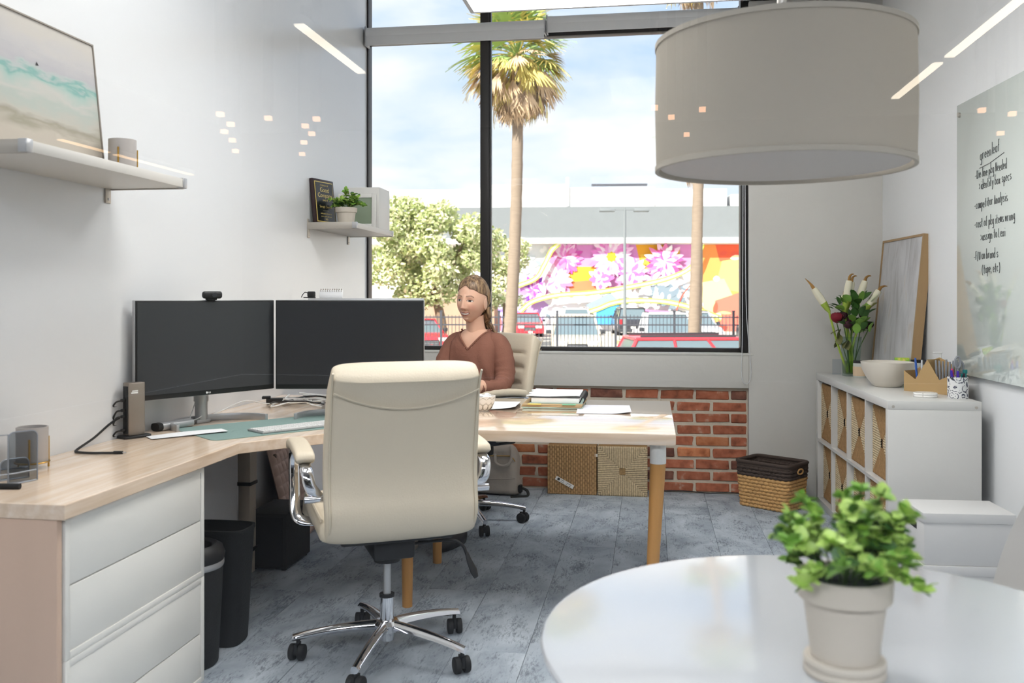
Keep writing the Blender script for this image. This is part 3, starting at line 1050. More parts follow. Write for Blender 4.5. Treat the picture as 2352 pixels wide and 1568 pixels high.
# docking tower
hb = thing('docking_station', 'grey upright docking station tower full of black plugs', 'docking station', (-1.822, 3.000, ZD), math.radians(62))
bp_ = []
MB().prism([(-0.050, -0.026), (-0.030, -0.034), (0.045, -0.034), (0.053, -0.026), (0.053, 0.026), (0.045, 0.034), (-0.030, 0.034), (-0.050, 0.026)], 0.0, 0.010).obj('foot', 'black_plastic', hb, bevel=0.003)
MB().prism([(-0.030, -0.020), (0.030, -0.020), (0.036, -0.012), (0.036, 0.020), (-0.030, 0.020)], 0.010, 0.196).obj('body', 'lift_metal', hb, bevel=0.003)
pf = MB().box((-0.0335, -0.014, 0.016), (-0.029, 0.014, 0.184)).obj('port_panel', 'black_plastic', hb, bevel=0.002)
MB().box((-0.022, -0.0208, 0.158), (0.004, -0.0198, 0.163)).box((-0.018, -0.0208, 0.165), (0.004, -0.0198, 0.169)).obj('logo', 'white_plastic', hb)
for z, d in ((0.135, 0.02), (0.100, 0.03), (0.078, 0.028), (0.030, 0.02)):
    g = MB()
    g.box((-0.048, -0.006, z - 0.005), (-0.033, 0.006, z + 0.005))
    g.obj('plug', 'black_plastic', pf, bevel=0.002)
    MB().tube(smoothpath([(-0.046, 0, z), (-0.062, 0.006, z - 0.004), (-0.066, 0.020, z - d), (-0.045, 0.034, z - d * 1.2)], 4), 0.0032, n=6).obj('short_cable', 'black_plastic', pf)
cb = MB().tube(smoothpath([(-1.862, 2.975, ZD + 0.072), (-1.852, 2.90, ZD + 0.060), (-1.845, 2.80, ZD + 0.028), (-1.838, 2.70, ZD + 0.006), (-1.815, 2.668, ZD + 0.0045), (-1.76, 2.655, ZD + 0.0045), (-1.71, 2.664, ZD + 0.0045), (-1.685, 2.670, ZD + 0.0045)], 7), 0.0040, n=8)
cbo = cb.obj('loose_cable', 'black_plastic')
tag(cbo, 'loose black cable curling across the desk by the docking tower', 'cable')
MB().cyl((-1.690, 2.669, ZD + 0.0055), (-1.662, 2.674, ZD + 0.0055), 0.0052, n=10).obj('plug_body', 'rubber', cbo)
MB().cyl((-1.662, 2.674, ZD + 0.0055), (-1.652, 2.676, ZD + 0.0055), 0.002, n=8).obj('plug_tip', 'silver', cbo)
ad = thing('power_adapter', 'rounded silver power adapter bar with a black socket end', 'adapter', (-1.815, 3.16, ZD), math.radians(68))
ring = superring(0.024, 0.0155, 20, 0.7)
MB().loft([[(x, a, b + 0.0157) for a, b in ring] for x in (0.0, 0.14)]).obj('body', 'silver', ad)
MB().loft([[(x, a * 0.96, b * 0.96 + 0.0157) for a, b in ring] for x in (-0.02, 0.001)]).obj('socket_end', 'rubber', ad)
pc = MB()
pc.tube(smoothpath([(-1.775, 3.30, ZD + 0.012), (-1.80, 3.40, ZD + 0.08), (-1.81, 3.46, ZD + 0.16), (-1.80, 3.48, ZD + 0.22)], 5), 0.0022, n=6)
pc.tube(smoothpath([(-1.775, 3.30, ZD + 0.012), (-1.76, 3.40, ZD + 0.04), (-1.79, 3.47, ZD + 0.14), (-1.79, 3.48, ZD + 0.22)], 5), 0.0022, n=6)
tag(pc.obj('adapter_cable', 'white_plastic'), 'thin white cable rising from the silver adapter behind the monitor', 'cable')

# planter cup with brass stand, on the desk and its twin on the shelf
mat('cup_glaze', '#aea8a4', rough=0.5, var=0.02)
def brass_cup(label, loc, r, h, lift, rz=0.0):
    t = thing('planter_cup', label, 'planter', loc, rz, 'pale cups in brass stands')
    MB().lathe([(0.001, lift), (r * 0.97, lift), (r, lift + 0.004), (r, h), (r - 0.004, h), (r - 0.005, lift + 0.012), (0.001, lift + 0.010)], n=40).obj('cup', 'cup_glaze', t)
    for k in range(3):
        a = k * 2 * PI / 3 + 0.3
        c, s = math.cos(a), math.sin(a)
        MB().cyl(((r + 0.003) * c, (r + 0.003) * s, 0.0), ((r + 0.003) * c, (r + 0.003) * s, h * 0.74), 0.0028, n=8).obj('brass_leg', 'brass', t)
    MB().tube([((r + 0.0025) * math.cos(2 * PI * i / 32), (r + 0.0025) * math.sin(2 * PI * i / 32), lift + 0.004) for i in range(32)], 0.0022, n=6, closed=True).obj('brass_ring', 'brass', t)
brass_cup('pale cup in a brass stand on the desk behind the wire sorter', (-1.785, 2.412, ZD), 0.043, 0.122, 0.016, 0.7)
brass_cup('pale cup in a brass stand on the wall shelf beside the painting', (-1.735, 2.79, 1.6305), 0.044, 0.115, 0.012, 0.5)

# wire letter sorter
mat('wire_grey', '#8f949b', rough=0.4, metal=0.5)
ls = thing('letter_sorter', 'grey metal mesh letter sorter at the near end of the desk', 'organizer', (-1.70, 2.215, ZD), math.radians(58))
def wire(parent, pts, r=0.0022, closed=False):
    return MB().tube(pts, r, n=6, closed=closed).obj('wire', 'wire_grey', parent)
clear_glass('mesh_sheet', (0.62, 0.65, 0.68, 1), 1.3, 0.3)
for y, hh, w in ((-0.01, 0.135, 0.062), (0.045, 0.055, 0.062)):
    pl = [(-0.012, 0), (w, 0)] + arc(w - 0.016, hh - 0.016, 0.016, 0, 90, 6) + arc(0.004, hh - 0.016, 0.016, 90, 180, 6)
    o_ = MB().loft([[(x, y - 0.0006, z + 0.002) for x, z in pl], [(x, y + 0.0006, z + 0.002) for x, z in pl]]).obj('mesh_panel', 'mesh_sheet', ls)
    wire(ls, [(x, y, z + 0.002) for x, z in pl], 0.0022, True)
for z in (0.002, 0.030):
    wire(ls, [(-0.20, -0.03, z), (0.0, -0.03, z), (0.058, -0.012, z)])
    wire(ls, [(-0.20, 0.06, z), (0.0, 0.055, z), (0.058, 0.045, z)])
wire(ls, [(-0.02, -0.03, 0.0), (-0.02, -0.03, 0.135), (-0.14, -0.03, 0.135), (-0.14, -0.03, 0.0)])
wire(ls, [(-0.07, 0.055, 0.0), (-0.07, 0.055, 0.150), (-0.19, 0.055, 0.150), (-0.19, 0.055, 0.0)])
mk = MB().cyl((0, 0, 0), (0.12, 0, 0), 0.0075, n=14)
o = mk.obj('marker_pen', 'rubber', loc=(-1.742, 2.13, ZD + 0.0078), rz=math.radians(8))
tag(o, 'black marker pen lying in front of the wire sorter', 'pen')

# cables, folder and power strip behind the chair
psb = thing('power_strip', 'black power strip lying on the desk under the rear cables', 'power strip', (-1.70, 4.10, ZD), math.radians(20))
MB().box((-0.10, -0.025, 0), (0.10, 0.025, 0.022)).obj('body', 'black_plastic', psb, bevel=0.004)
for k in range(1):
    MB().box((-0.12 + k * 0.07, -0.018, 0.020), (-0.08 + k * 0.07, 0.018, 0.032)).obj('plug', 'black_plastic', psb, bevel=0.004)
random.seed(5)
tg = thing('cable_tangle', 'tangle of white and black cables heaped behind the front chair', 'cables', (-1.45, 4.0, ZD))
for k in range(14):
    y = -0.16 + 0.026 * k
    pts = [(-0.29 + 0.02 * k, y + 0.12, 0.006)]
    for q in range(5):
        pts.append((-0.21 + 0.10 * q + random.uniform(-0.03, 0.03), y + random.uniform(-0.05, 0.05), 0.008 + random.uniform(0, 0.03)))
    pts.append((0.29, y + 0.02, 0.01))
    MB().tube(smoothpath(pts, 5), 0.0036, n=6).obj('cable', 'black_plastic' if k in (0, 3, 8) else 'white_plastic', tg)
o = MB().tube(smoothpath([(-1.72, 4.16, ZD + 0.03), (-1.70, 4.0, ZD + 0.012), (-1.72, 3.88, ZD + 0.02), (-1.74, 3.72, ZD + 0.05), (-1.79, 3.60, ZD + 0.02), (-1.82, 3.54, ZD + 0.003)], 6), 0.0026, n=6).obj('white_cable', 'white_plastic')
tag(o, 'single thin white cable running along the wall between the monitors', 'cable')
mat('tan_leather', '#b3793f', rough=0.5)
fd = thing('leather_folder', 'black folder with a tan leather edge under the square-on monitor', 'folder', (-1.44, 4.26, ZD), math.radians(10))
MB().box((-0.02, -0.10, 0.002), (0.30, 0.10, 0.03)).obj('sleeve', 'soft_black', fd, bevel=0.006)
MB().tube(smoothpath([(-0.03, -0.10, 0.012), (-0.015, -0.10, 0.045), (0.03, -0.10, 0.058), (0.15, -0.10, 0.050), (0.30, -0.10, 0.042)], 6), 0.006, n=8).obj('leather_edge', 'tan_leather', fd)

# things on the wooden table
def sheet(name, label, loc, rz, w, d, material, curl=0.0, mirror=False):
    m = MB()
    for dz in (0.0, 0.0006):
        m.grid(lambda u, v: (w * (u - 0.5), d * (v - 0.5), 0.0008 + dz + curl * max(0, (u - 0.55) / 0.45) ** 2 * (1 - v)), 14, 8)
    return tag(m.obj(name, material, loc=loc, rz=rz), label, 'paper')
sheet('paper_sheet', 'white sheet with a lifted corner lying between bowl and folders', (-0.735, 4.13, ZD), 0.06, 0.26, 0.30, 'paper', 0.012)
sheet('paper_sheet', 'lavender-grey sheet with a curled corner beside the folder stack', (-0.208, 4.055, ZD), 0.05, 0.235, 0.31, 'paper_grey', 0.010)
mat('kraft', '#b89e78', rough=0.8)
mat('tab_yellow', '#e9cf72', rough=0.6)
mat('tab_green', '#7fc4a0', rough=0.6)
mat('sage', '#a9bdb2', rough=0.6)
for k, (dz, rz_, c) in enumerate(((0.0, 0.02, 'sage'), (0.0064, -0.01, 'kraft'), (0.0128, 0.015, 'kraft'))):
    nm = ('sage green folder at the bottom of the stack', 'kraft folder in the middle of the stack', 'kraft folder on top of the other folders')[k]
    t = thing('file_folder', nm, 'folder', (-0.44, 4.20, ZD + 0.0005 + dz), rz_, 'folders stacked on the table')
    MB().box((-0.135, -0.155, 0.0), (0.135, 0.155, 0.006)).obj('cover', c, t, bevel=0.001)
    if k == 2:
        MB().box((-0.11, -0.160, 0.0045), (-0.05, -0.14, 0.0075)).obj('tab', 'tab_yellow', t)
        MB().box((0.045, -0.160, 0.0045), (0.105, -0.14, 0.0075)).obj('tab', 'tab_green', t)
nbk = thing('notebook', 'thick spiral notebook with ruffled white pages on the folders', 'notebook', (-0.43, 4.22, ZD + 0.0200), 0.015)
MB().box((-0.115, -0.15, 0.0), (0.125, 0.15, 0.003)).obj('back_cover', 'sage', nbk)
MB().box((-0.108, -0.143, 0.003), (0.108, 0.143, 0.0245)).obj('page_block', 'paper', nbk, bevel=0.002)
random.seed(2)
for k in range(7):
    def pg(u, v, k=k):
        e = 0.012 * math.sin(7 * v * PI + k) * (1 - u) ** 3
        return (-0.125 + 0.235 * u + e, -0.145 + 0.29 * v, 0.0250 + 0.0012 * k + 0.010 * (1 - u) ** 2 * math.sin(PI * v + k * 0.8) * 0.6 + 0.004 * u)
    MB().grid(pg, 12, 12).obj('page', 'paper', nbk)
sp = MB()
for k in range(20):
    y = -0.14 + k * 0.0147
    sp.tube([(0.118 + 0.014 * math.cos(a * PI / 5), y, 0.016 + 0.016 * math.sin(a * PI / 5)) for a in range(10)], 0.0018, n=5, closed=True)
sp.obj('spiral_wire', 'black_plastic', nbk)
# patterned bowl of sweets
ramp_mat('bowl_white', [(0.3, '#e4dfd6'), (0.7, '#f0ece6')], 4, 0.4)
mat('bowl_line', '#8d8477', rough=0.5)
bw = thing('candy_bowl', 'small white bowl with brown hexagon outlines, filled with wrapped sweets', 'bowl', (-0.735, 3.93, ZD))
MB().lathe([(0.001, 0.0), (0.030, 0.0), (0.033, 0.004), (0.048, 0.022), (0.058, 0.048), (0.060, 0.066), (0.056, 0.066), (0.052, 0.046), (0.03, 0.014), (0.001, 0.012)], n=40).obj('bowl', 'bowl_white', bw)
hx = MB()
def bowl_r(z):
    return 0.0335 + 0.0265 * (max(0, z - 0.004) / 0.062) ** 0.55 + 0.0008
for row, z in enumerate((0.020, 0.046)):
    for k in range(12):
        a0 = (k + 0.5 * row) * 2 * PI / 12
        pts = []
        for da, dz in ((0, 0.016), (0.22, 0.008), (0.22, -0.008), (0, -0.016), (-0.22, -0.008), (-0.22, 0.008)):
            zz = z + dz
            pts.append((bowl_r(zz) * math.cos(a0 + da), bowl_r(zz) * math.sin(a0 + da), zz))
        hx.tube(pts, 0.0013, n=4, closed=True)
hx.obj('hexagon_print', 'bowl_line', bw)
random.seed(8)
for k in range(7):
    c = MB()
    c.ell((0, 0, 0), (0.017, 0.010, 0.009), 10, 6)
    for s in (-1, 1):
        c.add([(s * 0.015, 0, 0), (s * 0.030, 0.009, 0.004), (s * 0.032, -0.009, -0.003)], [(0, 1, 2)])
    o = c.obj('wrapped_sweet', 'paper', loc=(-0.735 + 0.028 * math.cos(k * 0.9), 3.93 + 0.028 * math.sin(k * 0.9), ZD + 0.060 + 0.008 * (k % 2)), rz=k * 1.3)
    tag(o, 'white wrapped sweet heaped in the hexagon-patterned bowl', 'sweet', 'sweets in the bowl')

# ------------------------------------------------------------------ wall shelves
mat('shelf_white', '#d3cfc8', rough=0.45)
mat('bracket_metal', '#b9b2a8', rough=0.4, metal=0.5)
def wall_shelf(label, y0, y1):
    t = thing('wall_shelf', label, 'shelf', (XL, (y0 + y1) / 2, 1.6), group='white wall shelves')
    L = (y1 - y0) / 2
    MB().box((0.002, -L, 0.0), (0.285, L, 0.030)).obj('board', 'shelf_white', t, bevel=0.0015)
    for s in (-1, 1):
        yb = s * (L - 0.012)
        b = MB()
        b.box((0.0, yb - 0.016, -0.050), (0.006, yb + 0.016, 0.055))
        b.box((0.006, s * (L + 0.0035) - 0.0035, -0.004), (0.278, s * (L + 0.0035) + 0.0035, 0.034))
        bo = b.obj('bracket', 'bracket_metal', t, bevel=0.002)
        MB().box((0.262, s * (L + 0.001) - 0.018, -0.002), (0.288, s * (L + 0.001) + 0.008, 0.033)).obj('end_clip', 'silver', bo, bevel=0.002)
        for z in (-0.036, 0.045):
            MB().cyl((0.006, yb, z), (0.0085, yb, z), 0.004, n=10).obj('screw', 'silver', bo)
    return t
wall_shelf('white wall shelf holding the seascape and a pale cup', 2.135, 2.925)
wall_shelf('white wall shelf beside the window holding a plaque and plant', 4.775, 5.47)

# seascape leaning on the first shelf
m, n, l, b = _new('seascape')
tc = n.new('ShaderNodeTexCoord')
mp = n.new('ShaderNodeMapping')
mp.inputs['Scale'].default_value = (1, 3.2, 11)
l.new(tc.outputs['Object'], mp.inputs['Vector'])
nz = n.new('ShaderNodeTexNoise')
nz.inputs['Scale'].default_value = 2.0
nz.inputs['Detail'].default_value = 6
nz.inputs['Distortion'].default_value = 0.4
l.new(mp.outputs['Vector'], nz.inputs['Vector'])
sx = n.new('ShaderNodeSeparateXYZ')
l.new(tc.outputs['Object'], sx.inputs['Vector'])
ma = n.new('ShaderNodeMath')
ma.operation = 'MULTIPLY_ADD'
ma.inputs[1].default_value = 0.14
l.new(nz.outputs['Fac'], ma.inputs[0])
l.new(sx.outputs['Z'], ma.inputs[2])
mr = n.new('ShaderNodeMapRange')
mr.inputs['From Min'].default_value = 0.06
mr.inputs['From Max'].default_value = 0.48
l.new(ma.outputs[0], mr.inputs['Value'])
cr = n.new('ShaderNodeValToRGB')
els = cr.color_ramp.elements
stops = [(0.0, '#aaa296'), (0.22, '#b0a79b'), (0.30, '#918c7c'), (0.36, '#b0aba1'), (0.46, '#a5aca4'), (0.52, '#b5b3ac'), (0.62, '#9cb0a8'), (0.655, '#74a098'), (0.69, '#a9b0ad'), (0.72, '#a9a7aa'), (0.84, '#b4b1b0'), (1.0, '#bab5ae')]
while len(els) < len(stops):
    els.new(0.5)
for e, (p, c) in zip(els, stops):
    e.position = p
    e.color = srgb(c)
l.new(mr.outputs[0], cr.inputs['Fac'])
l.new(cr.outputs['Color'], b.inputs['Base Color'])
b.inputs['Roughness'].default_value = 0.6
mat('thin_frame', '#8d857c', rough=0.5)
mat('white_frame', '#e4e2de', rough=0.5)
lean = math.radians(6.0)
pic = thing('seascape_painting', 'framed pale seascape painting leaning on the wall shelf', 'painting', (-1.795, 2.44, 1.6305), rot=(0, -lean, 0))
MB().box((-0.018, -0.34, 0.0), (0.0, 0.34, 0.43)).obj('canvas', 'seascape', pic)
f = MB()
f.box((-0.022, -0.345, -0.0), (0.004, -0.340, 0.435)).box((-0.022, 0.340, -0.0), (0.004, 0.345, 0.435)).box((-0.022, -0.340, 0.43), (0.004, 0.340, 0.435))
f.obj('frame', 'thin_frame', pic)
MB().add([(0.0012, 0.04, 0.292), (0.0012, 0.055, 0.292), (0.0012, 0.046, 0.303)], [(0, 1, 2)]).obj('tiny_sail', 'black_plastic', pic)

# plaque on the second shelf
mat('plaque_wood', '#2c1a1c', rough=0.35)
mat('plaque_plate', '#15181a', rough=0.25)
mat('gold_text', '#d8c070', rough=0.4)
def text_part(body, size, parent, material, loc, rot, name='lettering', extrude=0.0, align='CENTER'):
    cu = bpy.data.curves.new('lettering', 'FONT')
    cu.body = body
    cu.size = size
    cu.align_x = align
    cu.extrude = extrude
    o = bpy.data.objects.new(name, cu)
    COL.objects.link(o)
    cu.materials.append(MATS[material])
    me = bpy.data.meshes.new_from_object(o)
    bpy.data.objects.remove(o)
    return link(name, me, None, parent, loc=loc, rot=rot)
pq = thing('award_plaque', 'dark wooden award plaque with gold lettering beside the small plant', 'plaque', (-1.80, 4.89, 1.6305), rot=(math.radians(-6), 0, math.radians(75)))
MB().box((-0.10, 0.0, 0.0), (0.10, 0.022, 0.255)).obj('board', 'plaque_wood', pq, bevel=0.004)
MB().box((-0.085, -0.002, 0.012), (0.085, 0.0, 0.240)).obj('gold_border', 'gold_text', pq)
MB().box((-0.080, -0.004, 0.017), (0.080, -0.0015, 0.235)).obj('plate', 'plaque_plate', pq)
for body, sz, z in (('COMPANY OF', 0.012, 0.215), ('Good', 0.036, 0.182), ('Company', 0.034, 0.152), ('award', 0.020, 0.130), ('Simply Derma', 0.020, 0.092), ('________', 0.014, 0.078), ('with great thanks for', 0.0125, 0.056), ('your work and care', 0.0125, 0.040), ('2022', 0.0125, 0.024)):
    text_part(body, sz, pq, 'gold_text', (0, -0.0045, z), (PI / 2, 0, 0))

# leaves shared by the plants
def leaf_mesh(L, w, cup=0.25, name='leaf'):
    m_ = MB()
    def fn(u, v):
        y = L * v
        ww = w * math.sin(PI * min(1, v * 0.96 + 0.04)) ** 0.75
        x = ww * (u - 0.5) * 2
        return (x, y, cup * abs(x) + 0.18 * L * math.sin(PI * v * 0.8) * 0.4)
    m_.grid(fn, 4, 5)
    return m_.mesh(name, smooth=80)
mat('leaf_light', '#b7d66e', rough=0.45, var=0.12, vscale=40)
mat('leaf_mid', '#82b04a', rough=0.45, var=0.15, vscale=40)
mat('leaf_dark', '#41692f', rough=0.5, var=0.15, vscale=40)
mat('soil', '#1f2a1e', rough=0.9)
mat('stem_green', '#4c6b2c', rough=0.6)
mat('terracotta_white', '#c6bdb0', rough=0.7, var=0.03, vscale=6)

def leafy_bush(parent, n, c, rx, ry, rz_, lm, seed, droop=0.3):
    """separate leaves on short stems radiating from the pot"""
    rnd = random.Random(seed)
    stems = MB()
    k = 0
    twigs = max(10, n // 9)
    for q in range(twigs):
        az = rnd.uniform(0, 2 * PI)
        el = math.asin(rnd.uniform(0.0, 1.0)) * 0.95 + 0.05
        d = Vector((math.cos(az) * math.cos(el), math.sin(az) * math.cos(el), math.sin(el)))
        R_ = rnd.uniform(0.72, 1.08)
        end = Vector((c[0] + d.x * rx * R_, c[1] + d.y * ry * R_, c[2] + d.z * rz_ * R_ - droop * 0.04 * (1 - d.z) * R_))
        base = Vector((c[0] + d.x * rx * 0.2, c[1] + d.y * ry * 0.2, c[2] - 0.01))
        mid = (base + end) / 2 + Vector((0, 0, 0.02))
        path = smoothpath([base, mid, end], 4)
        stems.tube(path, 0.0012, n=5)
        m_ = n // twigs
        for j in range(m_):
            s = 0.35 + 0.65 * (j + 0.5) / m_
            p = path[min(len(path) - 1, int(s * (len(path) - 1)))]
            yaw = rnd.uniform(0, 2 * PI)
            pit = rnd.uniform(-0.2, 1.1)
            sc = rnd.uniform(0.7, 1.2)
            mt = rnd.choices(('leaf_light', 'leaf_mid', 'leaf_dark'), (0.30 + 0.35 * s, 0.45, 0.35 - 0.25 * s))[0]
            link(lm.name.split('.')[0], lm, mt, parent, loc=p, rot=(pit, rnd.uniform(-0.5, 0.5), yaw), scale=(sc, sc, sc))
            k += 1
    stems.obj('stems', 'stem_green', parent)

def sprig_mesh(L, w, name='leaf_sprig'):
    m_ = MB()
    for k_, (yaw_, pit_, sc_) in enumerate(((0.0, 0.15, 1.0), (1.9, 0.35, 0.85), (-1.9, 0.30, 0.9), (3.0, 0.7, 0.7))):
        M_ = Matrix.Rotation(yaw_, 4, 'Z') @ Matrix.Rotation(pit_, 4, 'X') @ Matrix.Scale(sc_, 4)
        def fn(u, v):
            ww = w * math.sin(PI * min(1, v * 0.96 + 0.04)) ** 0.75
            x = ww * (u - 0.5) * 2
            return (x, L * v, 0.25 * abs(x) + 0.07 * L * math.sin(PI * v * 0.8))
        m_.grid(fn, 4, 4, M=M_)
    return m_.mesh(name, smooth=80)

def pot_plant(label, loc, r, h, lm, nleaf, bush, seed, saucers=()):
    t = thing('potted_plant', label, 'plant', loc)
    z = 0.0
    pot = MB()
    rb = r * 0.70
    pot.lathe([(0.001, z), (rb, z), (rb + (r - rb) * 0.68 - 0.003, z + h * 0.70), (r - 0.002, z + h * 0.72), (r, z + h), (r - 0.005, z + h), (r - 0.008, z + h * 0.86), (0.001, z + h * 0.86)], n=48)
    pot.obj('pot', 'terracotta_white', t)
    MB().lathe([(0.001, z + h * 0.865), (r - 0.009, z + h * 0.865), (r * 0.6, z + h * 0.93), (0.001, z + h * 0.96)], n=24).obj('soil', 'soil', t)
    leafy_bush(t, nleaf, (0, 0, z + h * 0.98), *bush, lm, seed)
    return t
small_leaf = leaf_mesh(0.017, 0.0075)
pot_plant('small green plant in a white pot on the shelf by the window', (-1.690, 4.90, 1.6305), 0.062, 0.092, sprig_mesh(0.026, 0.0100), 150, (0.105, 0.105, 0.118), 4)

# frames and white box on the second shelf
mat('photo_green', '#8c9a84', rough=0.3)
fr = thing('photo_frame', 'white picture frame with a grey-green print behind the shelf plant', 'picture frame', (-1.720, 5.17, 1.6305), rot=(math.radians(-3), 0, math.radians(2)))
g = MB()
g.box((-0.115, 0, 0), (-0.09, 0.018, 0.205)).box((0.09, 0, 0), (0.115, 0.018, 0.205)).box((-0.09, 0, 0.18), (0.09, 0.018, 0.205)).box((-0.09, 0, 0), (0.09, 0.018, 0.025))
g.obj('frame', 'white_frame', fr, bevel=0.002)
MB().box((-0.092, 0.006, 0.02), (0.092, 0.014, 0.185)).obj('print', 'photo_green', fr)
o = MB().box((-0.10, -0.11, 0), (0.10, 0.11, 0.245)).obj('white_box', 'white_frame', loc=(-1.695, 5.325, 1.6305), bevel=0.002)
tag(o, 'tall white box at the window end of the wall shelf', 'box')

# ------------------------------------------------------------------ glass writing board on the right wall
m, n, l, b = _new('board_glass')
b.inputs['Base Color'].default_value = srgb('#e8f1ec')
b.inputs['Roughness'].default_value = 0.03
b.inputs['Specular IOR Level'].default_value = 0.9
b.inputs['Coat Weight'].default_value = 1.0
b.inputs['Coat IOR'].default_value = 1.6
b.inputs['Coat Roughness'].default_value = 0.01
mat('ink', '#4c4d4d', rough=0.6)
wall_ang = math.atan(0.0607)
by = 4.56
bd = thing('glass_board', 'pale green glass writing board with handwritten notes on the wall', 'board', (xr(by) - 0.020, by, 0.865), wall_ang)
# local: -y runs toward the viewer along the wall, -x faces the room
MB().box((-0.006, -1.83, 0.0), (0.0, 0.0, 1.26)).obj('glass_sheet', 'board_glass', bd, bevel=0.001)
for yy in (-0.036, -0.90, -1.79):
    for zz in (0.05, 1.21):
        MB().cyl((-0.016, yy, zz), (0.02, yy, zz), 0.011, n=16).obj('standoff', 'bracket_metal', bd, bevel=0.001)
# single-stroke handwriting
def A_(cx, cy, rx, ry, a0, a1, n_=8):
    return [(cx + rx * math.cos(math.radians(a0 + (a1 - a0) * i / n_)), cy + ry * math.sin(math.radians(a0 + (a1 - a0) * i / n_))) for i in range(n_ + 1)]
GL = {
 'a': [A_(.4, .5, .35, .5, 60, 360), [(.75, 1), (.75, 0)]],
 'b': [[(.1, 2), (.1, 0)], A_(.42, .5, .33, .5, 150, -150)],
 'c': [A_(.45, .5, .38, .5, 50, 310)],
 'd': [A_(.38, .5, .33, .5, 40, 330), [(.72, 2), (.72, 0)]],
 'e': [[(.1, .5), (.75, .55)] + A_(.42, .5, .34, .5, 10, 310)],
 'f': [A_(.55, 1.6, .25, .35, 60, 180) + [(.3, 0)], [(.05, 1), (.6, 1.05)]],
 'g': [A_(.4, .5, .33, .5, 50, 360), [(.73, 1), (.73, -.4)] + A_(.42, -.45, .31, .35, 0, -150)],
 'i': [[(.3, 1), (.3, 0)], [(.3, 1.5), (.32, 1.55)]],
 'k': [[(.1, 2), (.1, 0)], [(.65, 1), (.1, .45), (.7, 0)]],
 'l': [[(.3, 2), (.3, 0)]],
 'm': [[(.05, 1), (.05, 0)], [(.05, .7)] + A_(.22, .7, .17, .3, 150, 0) + [(.4, 0)], [(.4, .7)] + A_(.57, .7, .17, .3, 150, 0) + [(.75, 0)]],
 'n': [[(.1, 1), (.1, 0)], [(.1, .65)] + A_(.4, .65, .3, .35, 150, 0) + [(.7, 0)]],
 'o': [A_(.42, .5, .36, .5, 90, 450, 12)],
 'p': [[(.1, 1), (.1, -.8)], A_(.42, .5, .33, .5, 150, -150)],
 'r': [[(.15, 1), (.15, 0)], [(.15, .6)] + A_(.45, .6, .3, .4, 150, 50)],
 's': [A_(.42, .75, .3, .25, 40, 230) + A_(.4, .25, .3, .25, 70, -150)],
 't': [[(.35, 1.7), (.35, .1), (.6, 0)], [(.05, 1.05), (.7, 1.1)]],
 'u': [[(.1, 1)] + A_(.4, .35, .3, .35, 180, 360) + [(.7, 1), (.7, 0)]],
 'w': [[(.02, 1), (.2, 0), (.4, .8), (.58, 0), (.78, 1)]],
 'x': [[(.1, 1), (.7, 0)], [(.7, 1), (.1, 0)]],
 'y': [[(.1, 1), (.4, .1)], [(.75, 1), (.2, -.7)]],
 'D': [[(.1, 1.7), (.1, 0)], [(.1, 1.7)] + A_(.1, .85, .65, .85, 90, -90)],
 'N': [[(.1, 0), (.1, 1.7), (.7, 0), (.7, 1.7)]],
 'A': [[(.0, 0), (.4, 1.7), (.75, 0)], [(.15, .6), (.65, .6)]],
 'F': [[(.1, 0), (.1, 1.7), (.7, 1.7)], [(.1, .9), (.55, .9)]],
 'U': [[(.1, 1.6), (.12, .3), (.4, 0), (.68, .3), (.7, 1.6)]],
 'L': [[(.1, 1.7), (.1, 0), (.7, 0)]],
 '/': [[(.1, -.2), (.6, 1.7)]], '-': [[(.1, .6), (.65, .65)]], '>': [[(.1, 1.1), (.5, .5), (.1, .1)]],
 '(': [A_(.8, .7, .6, 1.2, 120, 240)], ')': [A_(.0, .7, .6, 1.2, 60, -60)], ',': [[(.3, .1), (.2, -.3)]], '_': [[(0, 0), (1, 0)]],
}
random.seed(21)
def hand(txt, y0, z0, adv=0.0185, xh=0.022, slope=0.02):
    m_ = MB()
    pen = 0.0
    for ch_ in txt:
        if ch_ != ' ':
            jz = random.uniform(-0.002, 0.002)
            for st_ in GL[ch_]:
                pts = [(-0.0068, y0 - (pen + px_ * adv * 0.92), z0 + slope * pen + jz + pz_ * xh) for px_, pz_ in st_]
                m_.tube(pts, 0.0013, n=5)
        pen += adv * (0.55 if ch_ in 'il ,' else 1.0)
    m_.obj('handwriting', 'ink', bd)
    return pen
hand('greenleaf', -0.262, 0.965, 0.0235, 0.026, 0.06)
m_ = MB().tube([(-0.0068, -0.255, 0.930), (-0.0068, -0.36, 0.938), (-0.0068, -0.50, 0.962)], 0.0014, n=5)
m_.obj('underline', 'ink', bd)
for txt, y, z in (('-Die line pkg Needed', -0.208, 0.888), ('>identify box specs', -0.252, 0.835), ('-competitor Analysis', -0.200, 0.752), ('-cost of pkg items wrong', -0.200, 0.668), ('>assign to Lexi', -0.268, 0.608), ('-F/U on brand s', -0.195, 0.524), ('(tape, etc)', -0.280, 0.464)):
    hand(txt, y, z)

